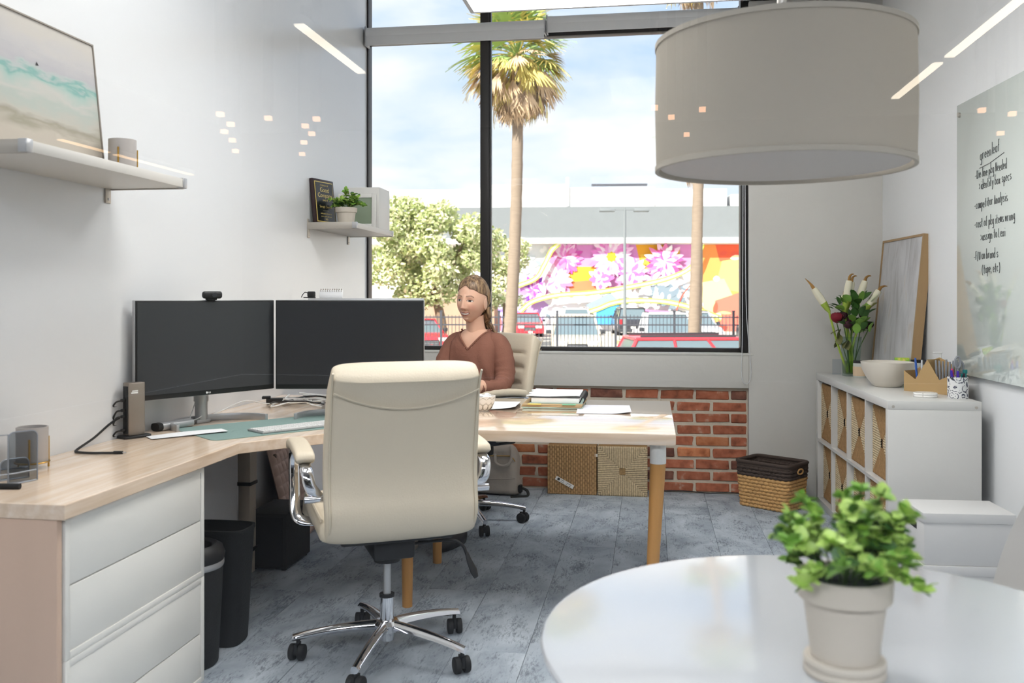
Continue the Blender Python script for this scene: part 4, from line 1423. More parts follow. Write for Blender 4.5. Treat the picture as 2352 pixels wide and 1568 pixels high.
# ------------------------------------------------------------------ cube bookshelf with seagrass baskets
BX, BY, BR = 1.024, 4.185, 0.0338
bs = thing('cube_bookshelf', 'low white cube bookshelf filled with seagrass baskets', 'bookshelf', (BX, BY, 0), BR)
def B(x, y, z=0.0):   # bookshelf-local to world
    return (BX + x * math.cos(BR) - y * math.sin(BR), BY + x * math.sin(BR) + y * math.cos(BR), z)
T, Q, CELL = 0.038, 0.016, 0.335
LEN = 2 * T + 4 * CELL + 3 * Q
MB().box((0, 0, 0.77 - T), (0.39, LEN, 0.77)).obj('top_board', 'white_lacquer', bs, bevel=0.0015)
MB().box((0, 0, 0), (0.39, LEN, T)).obj('bottom_board', 'white_lacquer', bs, bevel=0.0015)
for y in (0, LEN - T):
    s_ = MB().box((0, y, T), (0.39, y + T, 0.77 - T)).obj('end_panel', 'white_lacquer', bs, bevel=0.0015)
    if y == 0:
        for x in (0.022, 0.368):
            MB().cyl((x, -0.0012, 0.745), (x, 0.001, 0.745), 0.0065, n=14).obj('screw', 'bracket_metal', s_)
for k in range(3):
    y = T + CELL * (k + 1) + Q * k
    MB().box((0.002, y, T), (0.388, y + Q, 0.77 - T)).obj('divider', 'white_lacquer', bs)
MB().box((0.001, T, T + CELL), (0.389, LEN - T, T + CELL + Q)).obj('middle_shelf', 'white_lacquer', bs)
MB().box((0.380, T, T), (0.386, LEN - T, 0.77 - T)).obj('back_panel', 'white_lacquer', bs)

m, n, l, b = _new('seagrass')
at = n.new('ShaderNodeAttribute')
at.attribute_name = 'Col'
tn = n.new('ShaderNodeTexNoise')
tn.inputs['Scale'].default_value = 90
tcx = n.new('ShaderNodeTexCoord')
l.new(tcx.outputs['Object'], tn.inputs['Vector'])
hs = n.new('ShaderNodeHueSaturation')
mrr = n.new('ShaderNodeMapRange')
mrr.inputs['To Min'].default_value = 0.55
mrr.inputs['To Max'].default_value = 1.35
l.new(tn.outputs['Fac'], mrr.inputs['Value'])
l.new(mrr.outputs[0], hs.inputs['Value'])
l.new(at.outputs['Color'], hs.inputs['Color'])
l.new(hs.outputs['Color'], b.inputs['Base Color'])
b.inputs['Roughness'].default_value = 0.85
b.inputs['Specular IOR Level'].default_value = 0.2

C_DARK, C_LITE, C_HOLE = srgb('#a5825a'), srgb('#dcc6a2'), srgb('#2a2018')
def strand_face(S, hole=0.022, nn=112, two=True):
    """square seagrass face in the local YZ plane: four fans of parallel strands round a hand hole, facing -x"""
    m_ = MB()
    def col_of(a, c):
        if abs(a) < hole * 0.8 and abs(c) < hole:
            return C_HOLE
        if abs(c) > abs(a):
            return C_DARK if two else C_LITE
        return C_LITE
    V = []
    for j in range(nn + 1):
        for i in range(nn + 1):
            a = S * (i / nn - 0.5)
            c = S * (j / nn - 0.5)
            t_ = a if abs(c) > abs(a) else c
            h = 0.0045 * abs(math.sin(PI * t_ / 0.0112)) + 0.0010 * mnoise.noise(Vector((a * 60, c * 60, 0)))
            edge = min(S / 2 - abs(a), S / 2 - abs(c))
            h -= 0.006 * max(0, 1 - edge / 0.010) ** 2
            d_ = abs(abs(a) - abs(c))
            h -= 0.0025 * max(0, 1 - d_ / 0.006)
            if abs(a) < hole * 0.8 and abs(c) < hole:
                h = -0.028
            V.append((-h, -a, c + S / 2))
    base = len(m_.v)
    m_.v += [Vector(p) for p in V]
    w_ = nn + 1
    for j in range(nn):
        for i in range(nn):
            a = S * ((i + .5) / nn - 0.5)
            c = S * ((j + .5) / nn - 0.5)
            m_.f.append([base + j * w_ + i, base + j * w_ + i + 1, base + (j + 1) * w_ + i + 1, base + (j + 1) * w_ + i])
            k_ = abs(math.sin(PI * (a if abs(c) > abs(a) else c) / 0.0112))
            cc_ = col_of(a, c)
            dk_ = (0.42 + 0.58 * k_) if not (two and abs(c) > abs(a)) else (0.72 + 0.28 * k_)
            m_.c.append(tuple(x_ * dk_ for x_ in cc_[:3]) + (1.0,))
    return m_.mesh('woven_front', smooth=60)
face_two = strand_face(0.325, 0.020)
bk_body = MB()
bk_body.col = C_DARK
bk_body.box((0.004, -0.158, 0.0), (0.30, 0.158, 0.318))
bk_me = bk_body.mesh('basket_body')
rows = ('bottom', 'top')
cols = ('nearest the white boxes', 'second from the white boxes', 'third from the white boxes', 'nearest the window wall')
for r_ in range(2):
    for k in range(4):
        yc = T + CELL * (k + 0.5) + Q * k
        zc = T + (CELL + Q) * r_
        w = B(0.022 + 0.012 * ((k + r_) % 2), yc, zc)
        t = thing('seagrass_basket', 'woven seagrass basket in the bookshelf, %s row, %s' % (rows[r_], cols[k]), 'basket', w, BR, 'seagrass baskets in the bookshelf')
        link('woven_front', face_two, 'seagrass', t)
        link('body', bk_me, 'seagrass', t)

# two loose seagrass bins under the table against the brick
mat('label_white', '#eceae6', rough=0.5)
mat('label_black', '#333333', rough=0.6)
face_fan = strand_face(0.305, 0.021, two=False)
sq = thing('seagrass_bin', 'square seagrass bin with a hand hole standing against the brick', 'basket', (-0.175, 5.625, 0.0), math.radians(90), 'square seagrass bins on the floor')
link('woven_front', face_fan, 'seagrass', sq)
bb = MB()
bb.col = srgb('#a98a60')
bb.box((0.004, -0.150, 0.0), (0.13, 0.150, 0.302))
bbm = bb.mesh('bin_body')
link('bin_body', bbm, 'seagrass', sq)
wv = MB()
nn = 96
S = 0.305
for j in range(nn + 1):
    for i in range(nn + 1):
        a = S * (i / nn - 0.5)
        c = S * (j / nn)
        col_i = math.floor((a + S / 2) / 0.0145)
        cz = c + (0.0145 if col_i % 2 else 0.0)
        h = 0.0065 * abs(math.sin(PI * (a + S / 2) / 0.0145)) ** 0.7 * (0.35 + 0.65 * abs(math.sin(PI * cz / 0.029)))
        edge = min(S / 2 - abs(a), c, S - c)
        if edge < 0.012:
            h = 0.006 * math.sin(PI * max(0, edge) / 0.012) ** 0.5 * (0.8 + 0.2 * math.sin((a + c) * 900))
        wv.v.append(Vector((-h, -a, c)))
for j in range(nn):
    for i in range(nn):
        wv.f.append([j * (nn + 1) + i, j * (nn + 1) + i + 1, (j + 1) * (nn + 1) + i + 1, (j + 1) * (nn + 1) + i])
        aa_ = S * ((i + .5) / nn)
        ci_ = math.floor(aa_ / 0.0145)
        zz_ = S * ((j + .5) / nn) + (0.0145 if ci_ % 2 else 0.0)
        kk_ = 0.40 + 0.60 * abs(math.sin(PI * aa_ / 0.0145)) ** 0.6 * (0.4 + 0.6 * abs(math.sin(PI * zz_ / 0.029)))
        wv.c.append(tuple(x_ * kk_ for x_ in srgb('#c79f70')[:3]) + (1.0,))
sq2 = thing('seagrass_bin', 'square knotted seagrass bin with a white barcode label', 'basket', (-0.486, 5.635, 0.0), math.radians(90), 'square seagrass bins on the floor')
link('woven_front', wv.mesh('woven_front', smooth=60), 'seagrass', sq2)
link('bin_body', bbm, 'seagrass', sq2)
lab = MB().box((-0.0012, -0.062, -0.012), (0.0, 0.062, 0.012)).obj('label_tag', 'label_white', sq2)
lab.location = (-0.0095, 0.045, 0.075)
lab.rotation_euler = (math.radians(28), 0, 0)
pr = MB()
pr.box((-0.0016, 0.034, -0.007), (-0.0012, 0.050, 0.008))
for k in range(12):
    pr.box((-0.0016, -0.046 + k * 0.0028, 0.001), (-0.0012, -0.046 + k * 0.0028 + 0.0015, 0.006))
    pr.box((-0.0016, 0.004 + k * 0.0018, -0.008), (-0.0012, 0.004 + k * 0.0018 + 0.0010, -0.004))
pr.box((-0.0016, 0.006, 0.003), (-0.0012, 0.026, 0.006)).box((-0.0016, -0.020, -0.006), (-0.0012, -0.010, -0.004)).box((-0.0016, -0.044, -0.008), (-0.0012, -0.034, -0.005))
pr.obj('barcode_print', 'label_black', lab)
MB().box((-0.004, -0.158, 0.238), (-0.0005, -0.142, 0.255)).obj('small_tag', 'label_white', sq2)

# rope basket in the corner
mat('rope_tan', '#cfa268', rough=0.8, var=0.3, vscale=60, bump=0.3, bscale=120)
mat('rope_dark', '#473a33', rough=0.85, var=0.2, vscale=60, bump=0.3, bscale=120)
rb = thing('rope_basket', 'tan rope basket with a dark brown rim on the floor by the bookshelf', 'basket', (0.700, 5.500, 0), math.radians(-36.5))
def rrect(hx, hy, r, n_):
    pts = []
    per = []
    segs = [(hx - r, hy - r, 0), (-(hx - r), hy - r, 90), (-(hx - r), -(hy - r), 180), (hx - r, -(hy - r), 270)]
    for cx, cy, a0 in segs:
        pts += arc(cx, cy, r, a0, a0 + 90, 5)
    # resample evenly
    P = pts + [pts[0]]
    L = [0]
    for a_, b_ in zip(P, P[1:]):
        L.append(L[-1] + math.hypot(b_[0] - a_[0], b_[1] - a_[1]))
    out = []
    j = 0
    for i in range(n_):
        s_ = L[-1] * i / n_
        while L[j + 1] < s_:
            j += 1
        f_ = (s_ - L[j]) / (L[j + 1] - L[j])
        out.append((P[j][0] + (P[j + 1][0] - P[j][0]) * f_, P[j][1] + (P[j + 1][1] - P[j][1]) * f_))
    return out
for k in range(12):
    z = 0.012 + k * 0.0200
    g_ = 0.9 + 0.1 * k / 11
    pts = rrect(0.162 * g_ + 0.004, 0.118 * g_ + 0.004, 0.03, 144)
    rr_ = [0.0078 + 0.0046 * abs(math.sin(PI * (i + (k % 2) * 2) / 4)) for i in range(144)]
    dark = k >= 9
    MB().tube([(x, y, z) for x, y in pts], rr_, n=8, closed=True, up=(0, 0, 1)).obj('rope_row', 'rope_dark' if dark else 'rope_tan', rb)
pts = rrect(0.168, 0.124, 0.03, 72)
def hx_(p, z):
    return (p[0], p[1], z)
MB().tube([hx_(p, 0.263) for p in pts], 0.011, n=10, closed=True).obj('rim', 'rope_dark', rb)
for k in range(2):
    MB().tube([hx_(p, 0.244 + 0.008 * k) for p in pts], 0.006, n=8, closed=True).obj('rope_row', 'rope_dark', rb)
MB().box((-0.150, -0.106, 0.002), (0.150, 0.106, 0.010)).obj('bottom', 'rope_tan', rb)
for s in (-1, 1):
    MB().tube([(s * 0.178, 0.03 * math.cos(a * PI / 8), 0.225 + 0.014 * math.sin(a * PI / 8)) for a in range(16)], 0.005, n=8, closed=True).obj('handle_loop', 'rope_tan', rb)

# lidded storage boxes
mat('card_white', '#cfcdcb', rough=0.6)
def lid_box(label, z):
    t = thing('storage_box', label, 'box', (1.190, 3.805, z), math.radians(3), 'white lidded storage boxes')
    MB().box((-0.165, -0.118, 0.0), (0.165, 0.118, 0.188)).obj('carton', 'card_white', t, bevel=0.002)
    MB().box((-0.170, -0.123, 0.162), (0.170, 0.123, 0.1995)).obj('lid', 'card_white', t, bevel=0.002)
    MB().box((-0.1662, -0.035, 0.118), (-0.160, 0.035, 0.142)).obj('hand_slot', 'black_plastic', t)
    return t
lid_box('lower white storage box on the floor by the bookshelf end', 0.0)
lid_box('upper white storage box with a dark hand slot, top of its stack', 0.2)

# ------------------------------------------------------------------ things on the bookshelf
SZ = 0.7705
clear_glass('vase_glass', (0.86, 0.92, 0.90, 1), 1.45)
clear_glass('water', (0.70, 0.80, 0.56, 1), 1.2)
mat('calla', '#efe9cf', rough=0.5)
mat('calla_green', '#a6bd4a', rough=0.5)
mat('calla_dry', '#b98a4a', rough=0.7)
mat('rose_red', '#7c0f22', rough=0.7, var=0.25, vscale=60)
mat('rose_dark', '#3a1420', rough=0.8, var=0.25, vscale=60)
mat('leaf_olive', '#6a6a3a', rough=0.6)
vx, vy = 1.135, 5.47
fv = thing('flower_vase', 'square glass vase of wilting calla lilies and dark red roses', 'vase', (vx, vy, SZ), 0.15)
vas = MB()
def sqr(h_, r_, z):
    return [(x, y, z) for x, y in rrect(h_, h_, r_, 32)]
vas.loft([sqr(0.040, 0.012, 0.0), sqr(0.050, 0.014, 0.225), sqr(0.0475, 0.013, 0.225), sqr(0.037, 0.011, 0.012)], cap=True)
vas.obj('vase', 'vase_glass', fv)
MB().loft([sqr(0.0365, 0.010, 0.013), sqr(0.0405, 0.010, 0.085)]).obj('water', 'water', fv)
random.seed(31)
def stem(p0, p1, r=0.004, bend=0.02, material='calla_green'):
    mid = ((p0[0] + p1[0]) / 2 + random.uniform(-bend, bend), (p0[1] + p1[1]) / 2 + random.uniform(-bend, bend), (p0[2] + p1[2]) / 2)
    return MB().tube(smoothpath([p0, mid, p1], 5), r, n=7).obj('stalk', material, fv)
callas = [((-0.02, 0, 0.02), (-0.125, 0, 0.37), (-0.235, 0.02, 0.545)), ((0.01, 0.01, 0.02), (-0.035, 0.0, 0.38), (-0.002, 0.0, 0.600)),
          ((0.0, -0.01, 0.02), (-0.012, 0.03, 0.385), (0.022, 0.02, 0.590)), ((-0.015, 0.01, 0.02), (0.035, 0.01, 0.40), (0.105, 0.02, 0.590)), ((-0.02, 0, 0.02), (0.070, 0, 0.36), (0.185, -0.01, 0.530)), ((0.015, -0.01, 0.02), (-0.030, 0.02, 0.36), (-0.028, 0.02, 0.50))]
for base, neck, tip in callas:
    stem(base, neck, 0.0065, 0.01)
    nk, tp = Vector(neck), Vector(tip)
    ax = tp - nk
    path = [nk + ax * s for s in (0.0, 0.10, 0.25, 0.45, 0.62, 0.76)]
    fo = MB().tube(path, [0.008, 0.015, 0.020, 0.021, 0.020, 0.017], n=14).obj('calla_flower', 'calla', fv)
    MB().tube([nk - ax * 0.02, nk + ax * 0.10, nk + ax * 0.28], [0.0085, 0.0160, 0.0208], n=14).obj('green_base', 'calla_green', fo)
    w_ = ax.normalized()
    sd = Vector((0.5, 0.2, -0.3)) * (1 if ax.x >= 0 else -1)
    MB().tube(smoothpath([nk + ax * 0.72, nk + ax * 0.86, nk + ax * 0.95 + sd * 0.02, nk + ax + sd * 0.05], 4), [0.0165, 0.016, 0.015, 0.014, 0.013, 0.011, 0.009, 0.008, 0.007, 0.005, 0.004, 0.003, 0.0015][:13], n=10, flat=0.4).obj('dried_tip', 'calla_dry', fo)
def rose(p, r, material):
    rs = MB()
    for k in range(9):
        a = k * 2.4
        tilt = 0.25 + 0.09 * k
        def pet(u, v, a=a, k=k):
            th = a + (u - 0.5) * 2.2
            rr = r * (0.35 + 0.075 * k) * (0.55 + 0.45 * math.sin(PI * v * 0.8))
            return (p[0] + rr * math.cos(th), p[1] + rr * math.sin(th), p[2] + r * (-0.75 + 1.5 * v) * (1 - 0.035 * k))
        rs.grid(pet, 6, 5)
    return rs.obj('rose', material, fv, smooth=80)
for p, r, mt in (((-0.088, -0.02, 0.335), 0.041, 'rose_red'), ((-0.048, 0.0, 0.345), 0.032, 'rose_dark'), ((-0.028, -0.03, 0.295), 0.030, 'rose_dark'), ((0.004, 0.0, 0.320), 0.033, 'rose_dark'), ((0.062, -0.01, 0.350), 0.024, 'rose_dark'), ((0.098, -0.01, 0.290), 0.031, 'rose_dark'), ((0.035, 0.01, 0.275), 0.020, 'rose_dark')):
    rose(p, r, mt)
    stem((random.uniform(-0.02, 0.02), random.uniform(-0.02, 0.02), 0.02), (p[0], p[1], p[2] - r * 0.7), 0.003, 0.01, 'stem_green')
fl_leaf = leaf_mesh(0.066, 0.023, 0.2)
random.seed(14)
for k in range(64):
    a = random.uniform(0, 2 * PI)
    r_ = random.uniform(0.010, 0.085)
    z = random.uniform(0.24, 0.44)
    x = 0.028 + r_ * math.cos(a)
    mt = random.choices(('leaf_dark', 'leaf_mid', 'leaf_olive'), (0.65, 0.30, 0.05))[0]
    link('leaf', fl_leaf, mt, fv, loc=(x, r_ * math.sin(a), z), rot=(random.uniform(0.1, 1.2), random.uniform(-0.5, 0.5), a - PI / 2 + random.uniform(-0.6, 0.6)), scale=(1, 1, 1))
for k in range(7):
    link('leaf', fl_leaf, 'leaf_olive', fv, loc=(random.uniform(-0.07, -0.02), random.uniform(-0.03, 0.03), random.uniform(0.20, 0.27)), rot=(random.uniform(-1.4, -0.3), 0.3, random.uniform(0.6, 2.6)))
for k in range(5):
    link('leaf', fl_leaf, 'leaf_dark', fv, loc=(-0.10 + 0.012 * k, 0.0, 0.385 + 0.008 * k), rot=(random.uniform(0.2, 1.3), 0, random.uniform(0.4, 2.4)), scale=(0.8, 0.8, 0.8))

# candle jar, bowl and small jars
mat('candle_label', '#d9bf9f', rough=0.6)
mat('jar_glass', '#c9ccc6', rough=0.2)
cj = thing('candle_jar', 'small candle jar with peach label and black lid by the vase', 'candle', (1.165, 5.375, SZ))
MB().lathe([(0.001, 0), (0.035, 0), (0.0375, 0.004), (0.0375, 0.078), (0.034, 0.082), (0.001, 0.082)], n=32).obj('jar', 'jar_glass', cj)
MB().lathe([(0.0379, 0.010), (0.0382, 0.010), (0.0382, 0.062), (0.0379, 0.062), (0.0379, 0.010)], n=32, cap=False).obj('label_band', 'candle_label', cj)
MB().lathe([(0.001, 0.081), (0.0365, 0.081), (0.0365, 0.094), (0.001, 0.095)], n=32).obj('lid', 'black_plastic', cj, bevel=0.001)
bwl = MB().lathe([(0.001, 0.004), (0.062, 0.0), (0.068, 0.004), (0.100, 0.045), (0.122, 0.090), (0.127, 0.125), (0.121, 0.125), (0.115, 0.090), (0.092, 0.048), (0.06, 0.012), (0.001, 0.010)], n=64)
mat('bowl_cream', '#ddd6ca', rough=0.3)
tag(bwl.obj('ceramic_bowl', 'bowl_cream', loc=(1.185, 4.86, SZ)), 'wide cream ceramic bowl on the bookshelf between candle and organizer', 'bowl')
MATS['cup_glaze'].node_tree.nodes['Principled BSDF'].inputs['Roughness'].default_value = 0.3

ramp_mat('tea_print', [(0.35, '#6fae2c'), (0.5, '#a5d24a'), (0.62, '#e6d95a'), (0.75, '#f2f0d0')], 40, 0.5)
o = MB().box((-0.035, -0.02, 0), (0.035, 0.02, 0.135)).obj('tea_box', 'tea_print', loc=(1.30, 5.03, SZ), rz=-0.15, bevel=0.001)
tag(o, 'green and yellow printed box behind the cardboard organizer', 'box')
j2 = thing('glass_jar', 'small clear jar with a black lid beside the green box', 'jar', (1.352, 4.955, SZ))
MB().lathe([(0.001, 0), (0.026, 0), (0.026, 0.115), (0.001, 0.116)], n=24).obj('jar', 'jar_glass', j2)
MB().lathe([(0.001, 0.116), (0.027, 0.116), (0.027, 0.130), (0.001, 0.131)], n=24).obj('lid', 'black_plastic', j2)
pb = thing('pump_bottle', 'white pump bottle standing behind the cardboard organizer', 'bottle', (1.382, 4.66, SZ), 0.1)
MB().lathe([(0.001, 0), (0.026, 0), (0.026, 0.125), (0.022, 0.137), (0.009, 0.143), (0.009, 0.150), (0.001, 0.150)], n=28).obj('bottle', 'white_plastic', pb)
g = MB().cyl((0, 0, 0.15), (0, 0, 0.182), 0.004, n=10)
g.obj('pump_stem', 'white_plastic', pb)
MB().box((-0.038, -0.005, 0.180), (0.008, 0.005, 0.188)).obj('nozzle', 'white_plastic', pb, bevel=0.002)

# folded cardboard organizer
mat('cardboard', '#b7986a', rough=0.8, var=0.05, vscale=10)
og = thing('cardboard_organizer', 'tan folded cardboard pen organizer with zigzag top', 'organizer', (1.211, 4.649, SZ), math.radians(-51))
prof = [(0, 0), (0.062, 0), (0.126, 0), (0.188, 0), (0.248, 0), (0.248, 0.092), (0.188, 0.066), (0.126, 0.158), (0.062, 0.060), (0.0, 0.098)]
def panel_xz(y, th=0.0022):
    return MB().loft([[(x, y, z) for x, z in prof], [(x, y + th, z) for x, z in prof]])
panel_xz(0.0).obj('front_panel', 'cardboard', og)
prof_b = [(0, 0), (0.248, 0), (0.248, 0.10), (0.165, 0.150), (0.126, 0.165), (0.085, 0.150), (0.0, 0.10)]
MB().loft([[(x, 0.092, z) for x, z in prof_b], [(x, 0.0942, z) for x, z in prof_b]]).obj('back_panel', 'cardboard', og)
for x, z in ((0.0, 0.098), (0.1255, 0.158), (0.2458, 0.092)):
    MB().box((x, 0.0022, 0.0), (x + 0.0022, 0.092, z)).obj('partition', 'cardboard', og)
MB().box((0.002, 0.002, 0.0), (0.246, 0.092, 0.002)).obj('base', 'cardboard', og)
def OG(x, y, z):
    c, s = math.cos(math.radians(-51)), math.sin(math.radians(-51))
    return (1.211 + x * c - y * s, 4.649 + x * s + y * c, SZ + z)
mat('pen_blue', '#2f5fb5', rough=0.35)
mat('pen_grey', '#8e9096', rough=0.4)
mat('pen_clear', '#c6cad0', rough=0.3)
mat('pen_purple', '#4b2fb0', rough=0.4)
mat('pen_pink', '#e0457e', rough=0.4)
mat('pen_dark', '#2a2230', rough=0.4)
mat('teal_plastic', '#17807f', rough=0.4)
def pen(label, base, top, r, body, cap=None, group=None):
    b_, t_ = Vector(base), Vector(top)
    o_ = thing('pen', label, 'pen', base, group=group)
    d_ = t_ - b_
    MB().cyl((0, 0, 0), d_ * 0.72, r, n=12).obj('barrel', body, o_)
    MB().cyl(d_ * 0.72, d_, r * 1.1, r * 0.8, n=12).obj('cap', cap or body, o_)
pen('bright blue pen standing in the cardboard organizer', OG(0.055, 0.030, 0.004), OG(0.030, 0.045, 0.158), 0.0052, 'pen_blue')
pen('pale clear pen leaning beside the blue pen', OG(0.075, 0.035, 0.004), OG(0.062, 0.05, 0.150), 0.0055, 'pen_clear')
pen('dark-tipped grey pen in the organizer pocket with the blue pen', OG(0.090, 0.050, 0.004), OG(0.070, 0.065, 0.152), 0.0050, 'pen_grey', 'pen_dark')
random.seed(9)
for k in range(7):
    pen('grey capped pen in the far pocket of the cardboard organizer', OG(0.165 + 0.008 * k, 0.02 + 0.009 * k, 0.004), OG(0.150 + 0.014 * k, 0.03 + 0.006 * k, 0.150 + 0.012 * random.random()), 0.0052, 'pen_grey', group='grey pens in the organizer')

# patterned pen cup
m, n, l, b = _new('flower_print')
tc = n.new('ShaderNodeTexCoord')
vo = n.new('ShaderNodeTexVoronoi')
vo.inputs['Scale'].default_value = 30.0
wvn = n.new('ShaderNodeTexNoise')
wvn.inputs['Scale'].default_value = 160
l.new(tc.outputs['Object'], vo.inputs['Vector'])
l.new(tc.outputs['Object'], wvn.inputs['Vector'])
mth = n.new('ShaderNodeMath')
mth.operation = 'MULTIPLY'
mth.inputs[1].default_value = 22.0
l.new(vo.outputs['Distance'], mth.inputs[0])
sn = n.new('ShaderNodeMath')
sn.operation = 'SINE'
l.new(mth.outputs[0], sn.inputs[0])
ad_ = n.new('ShaderNodeMath')
l.new(sn.outputs[0], ad_.inputs[0])
mm = n.new('ShaderNodeMath')
mm.operation = 'MULTIPLY_ADD'
mm.inputs[1].default_value = 3.2
mm.inputs[2].default_value = -1.6
l.new(wvn.outputs['Fac'], mm.inputs[0])
l.new(mm.outputs[0], ad_.inputs[1])
crr = n.new('ShaderNodeValToRGB')
crr.color_ramp.interpolation = 'CONSTANT'
crr.color_ramp.elements[0].color = srgb('#e6e6e6')
crr.color_ramp.elements[1].color = srgb('#3b3f52')
crr.color_ramp.elements[1].position = 0.62
l.new(ad_.outputs[0], crr.inputs['Fac'])
l.new(crr.outputs['Color'], b.inputs['Base Color'])
b.inputs['Roughness'].default_value = 0.35
cxp, cyp = 1.364, 4.352
pcup = thing('pen_cup', 'white cup printed with dark flowers at the bookshelf end', 'cup', (cxp, cyp, SZ))
MB().lathe([(0.001, 0), (0.043, 0), (0.0435, 0.004), (0.0435, 0.095), (0.0405, 0.095), (0.040, 0.008), (0.001, 0.006)], n=48).obj('cup', 'flower_print', pcup)
for k, (lab_, dx, dy, h, c, cc) in enumerate((('purple-capped marker in the flower print cup', -0.026, -0.012, 0.125, 'pen_dark', 'pen_purple'), ('pink marker in the flower print cup', -0.016, 0.012, 0.130, 'pen_pink', 'pen_pink'), ('blue-violet marker in the flower print cup', -0.006, -0.020, 0.122, 'pen_grey', 'pen_purple'), ('black marker in the flower print cup', 0.018, -0.010, 0.112, 'pen_dark', 'pen_dark'))):
    pen(lab_, (cxp + dx * 0.7, cyp + dy * 0.7, SZ + 0.008), (cxp + dx * 1.25, cyp + dy * 1.25, SZ + h), 0.006, c, cc)
sc_ = thing('scissors', 'grey-handled scissors standing in the flower print cup', 'scissors', (cxp + 0.004, cyp + 0.004, SZ + 0.009), 0.15)
for s, ox, oz in ((-1, -0.006, 0.022), (1, 0.012, 0.0)):
    MB().tube([(ox + 0.012 * math.cos(a * PI / 9), 0.004 * s, 0.128 + oz + 0.026 * math.sin(a * PI / 9)) for a in range(18)], 0.0048, n=8, closed=True).obj('handle', 'pen_grey', sc_)
    MB().tube([(ox, 0.004 * s, 0.104 + oz), (0.002, 0.002 * s, 0.07), (-ox * 0.4, 0.0, 0.002)], [0.005, 0.004, 0.0015], n=6, flat=0.4).obj('blade', 'silver', sc_)
tl = MB().prism([(-0.012, -0.004), (0.012, -0.004), (0.012, 0.004), (-0.012, 0.004)], 0.0, 0.1).box((-0.004, -0.004, 0.1), (0.016, 0.004, 0.118))
o = tl.obj('teal_highlighter', 'teal_plastic', loc=(cxp + 0.026, cyp + 0.004, SZ + 0.009), rz=0.2, bevel=0.002)
tag(o, 'teal highlighter standing in the flower print cup', 'highlighter')
ramp_mat('marble', [(0.35, '#e9e6e2'), (0.55, '#eceae7'), (0.60, '#b9b2a8'), (0.64, '#eae7e3')], 16, 0.3, distort=1.5)
for k in range(2):
    o = MB().lathe([(0.001, 0), (0.0495, 0.0), (0.051, 0.002), (0.051, 0.008), (0.0495, 0.0098), (0.001, 0.0098)], n=40).obj('coaster', 'marble', loc=(1.232, 4.375, SZ + 0.0102 * k))
    tag(o, ('lower round marble coaster on the bookshelf end', 'upper round marble coaster on the bookshelf end')[k], 'coaster', 'marble coasters')
o = MB().box((-0.018, -0.03, 0), (0.018, 0.03, 0.085)).obj('white_carton', 'white_plastic', loc=(1.398, 4.43, SZ), rz=0.05, bevel=0.002)
tag(o, 'small white carton behind the flower print cup', 'box')
clear_glass('acrylic', (0.9, 0.93, 0.97, 1), 1.4)
o = MB().box((-0.025, -0.004, 0), (0.025, 0.004, 0.09)).obj('acrylic_stand', 'acrylic', loc=(1.075, 5.56, SZ), rz=0.1)
tag(o, 'clear acrylic plate standing behind the vase', 'stand')

# large framed abstract leaning on the right wall
ramp_mat('abstract_art', [(0.30, '#a9a6a6'), (0.45, '#c2c1c3'), (0.60, '#d0cfd1'), (0.75, '#c6bcb1')], 3.0, 0.45, stretch=(1, 4, 1.1), detail=5, distort=0.8)
mat('frame_wood', '#a98a62', rough=0.5, var=0.12, vscale=8, stretch=(6, 6, 0.6))
ab = thing('framed_abstract', 'large pale abstract canvas in a wooden frame leaning on the bookshelf', 'painting', (1.318, 5.335, SZ + 0.001), rot=(0, math.radians(5.2), wall_ang))
MB().box((-0.004, -0.325, 0.006), (0.030, 0.325, 0.774)).obj('canvas', 'abstract_art', ab)
g = MB()
g.box((-0.010, -0.337, 0.0), (0.038, -0.325, 0.786)).box((-0.010, 0.325, 0.0), (0.038, 0.337, 0.786)).box((-0.010, -0.325, 0.774), (0.038, 0.325, 0.786)).box((-0.010, -0.325, 0.0), (0.038, 0.325, 0.006))
g.obj('frame', 'frame_wood', ab)

# ------------------------------------------------------------------ round table, plant and shell chair
rt = thing('round_table', 'round glossy white table nearest the viewer', 'table', (0.278, 1.356, 0))
MB().lathe([(0.001, 0.708), (0.40, 0.708), (0.428, 0.714), (0.437, 0.722), (0.439, 0.729), (0.436, 0.734), (0.43, 0.735), (0.001, 0.735)], n=128).obj('tabletop', 'white_table', rt, smooth=30)
MB().lathe([(0.001, 0.69), (0.10, 0.69), (0.10, 0.708), (0.001, 0.708)], n=40).obj('mount_plate', 'silver', rt)
MB().lathe([(0.20, 0.0), (0.205, 0.008), (0.10, 0.02), (0.045, 0.045), (0.035, 0.10), (0.032, 0.60), (0.05, 0.69), (0.001, 0.69)], n=48).obj('pedestal', 'white_lacquer', rt)
for k in range(2):
    o = MB().lathe([(0.001, 0), (0.049, 0), (0.0515, 0.003), (0.0515, 0.009), (0.0495, 0.0115), (0.001, 0.0115)], n=56).obj('stone_saucer', 'terracotta_white', loc=(0.249, 1.238, 0.7352 + 0.0118 * k))
    tag(o, ('lower pale stone disc under the table plant', 'upper pale stone disc under the table plant')[k], 'saucer', 'stone discs under the plant')
pot_plant('bushy green plant in a white pot on the round table', (0.249, 1.238, 0.7590), 0.0605, 0.106, sprig_mesh(0.022, 0.0080), 290, (0.108, 0.108, 0.125), 12)

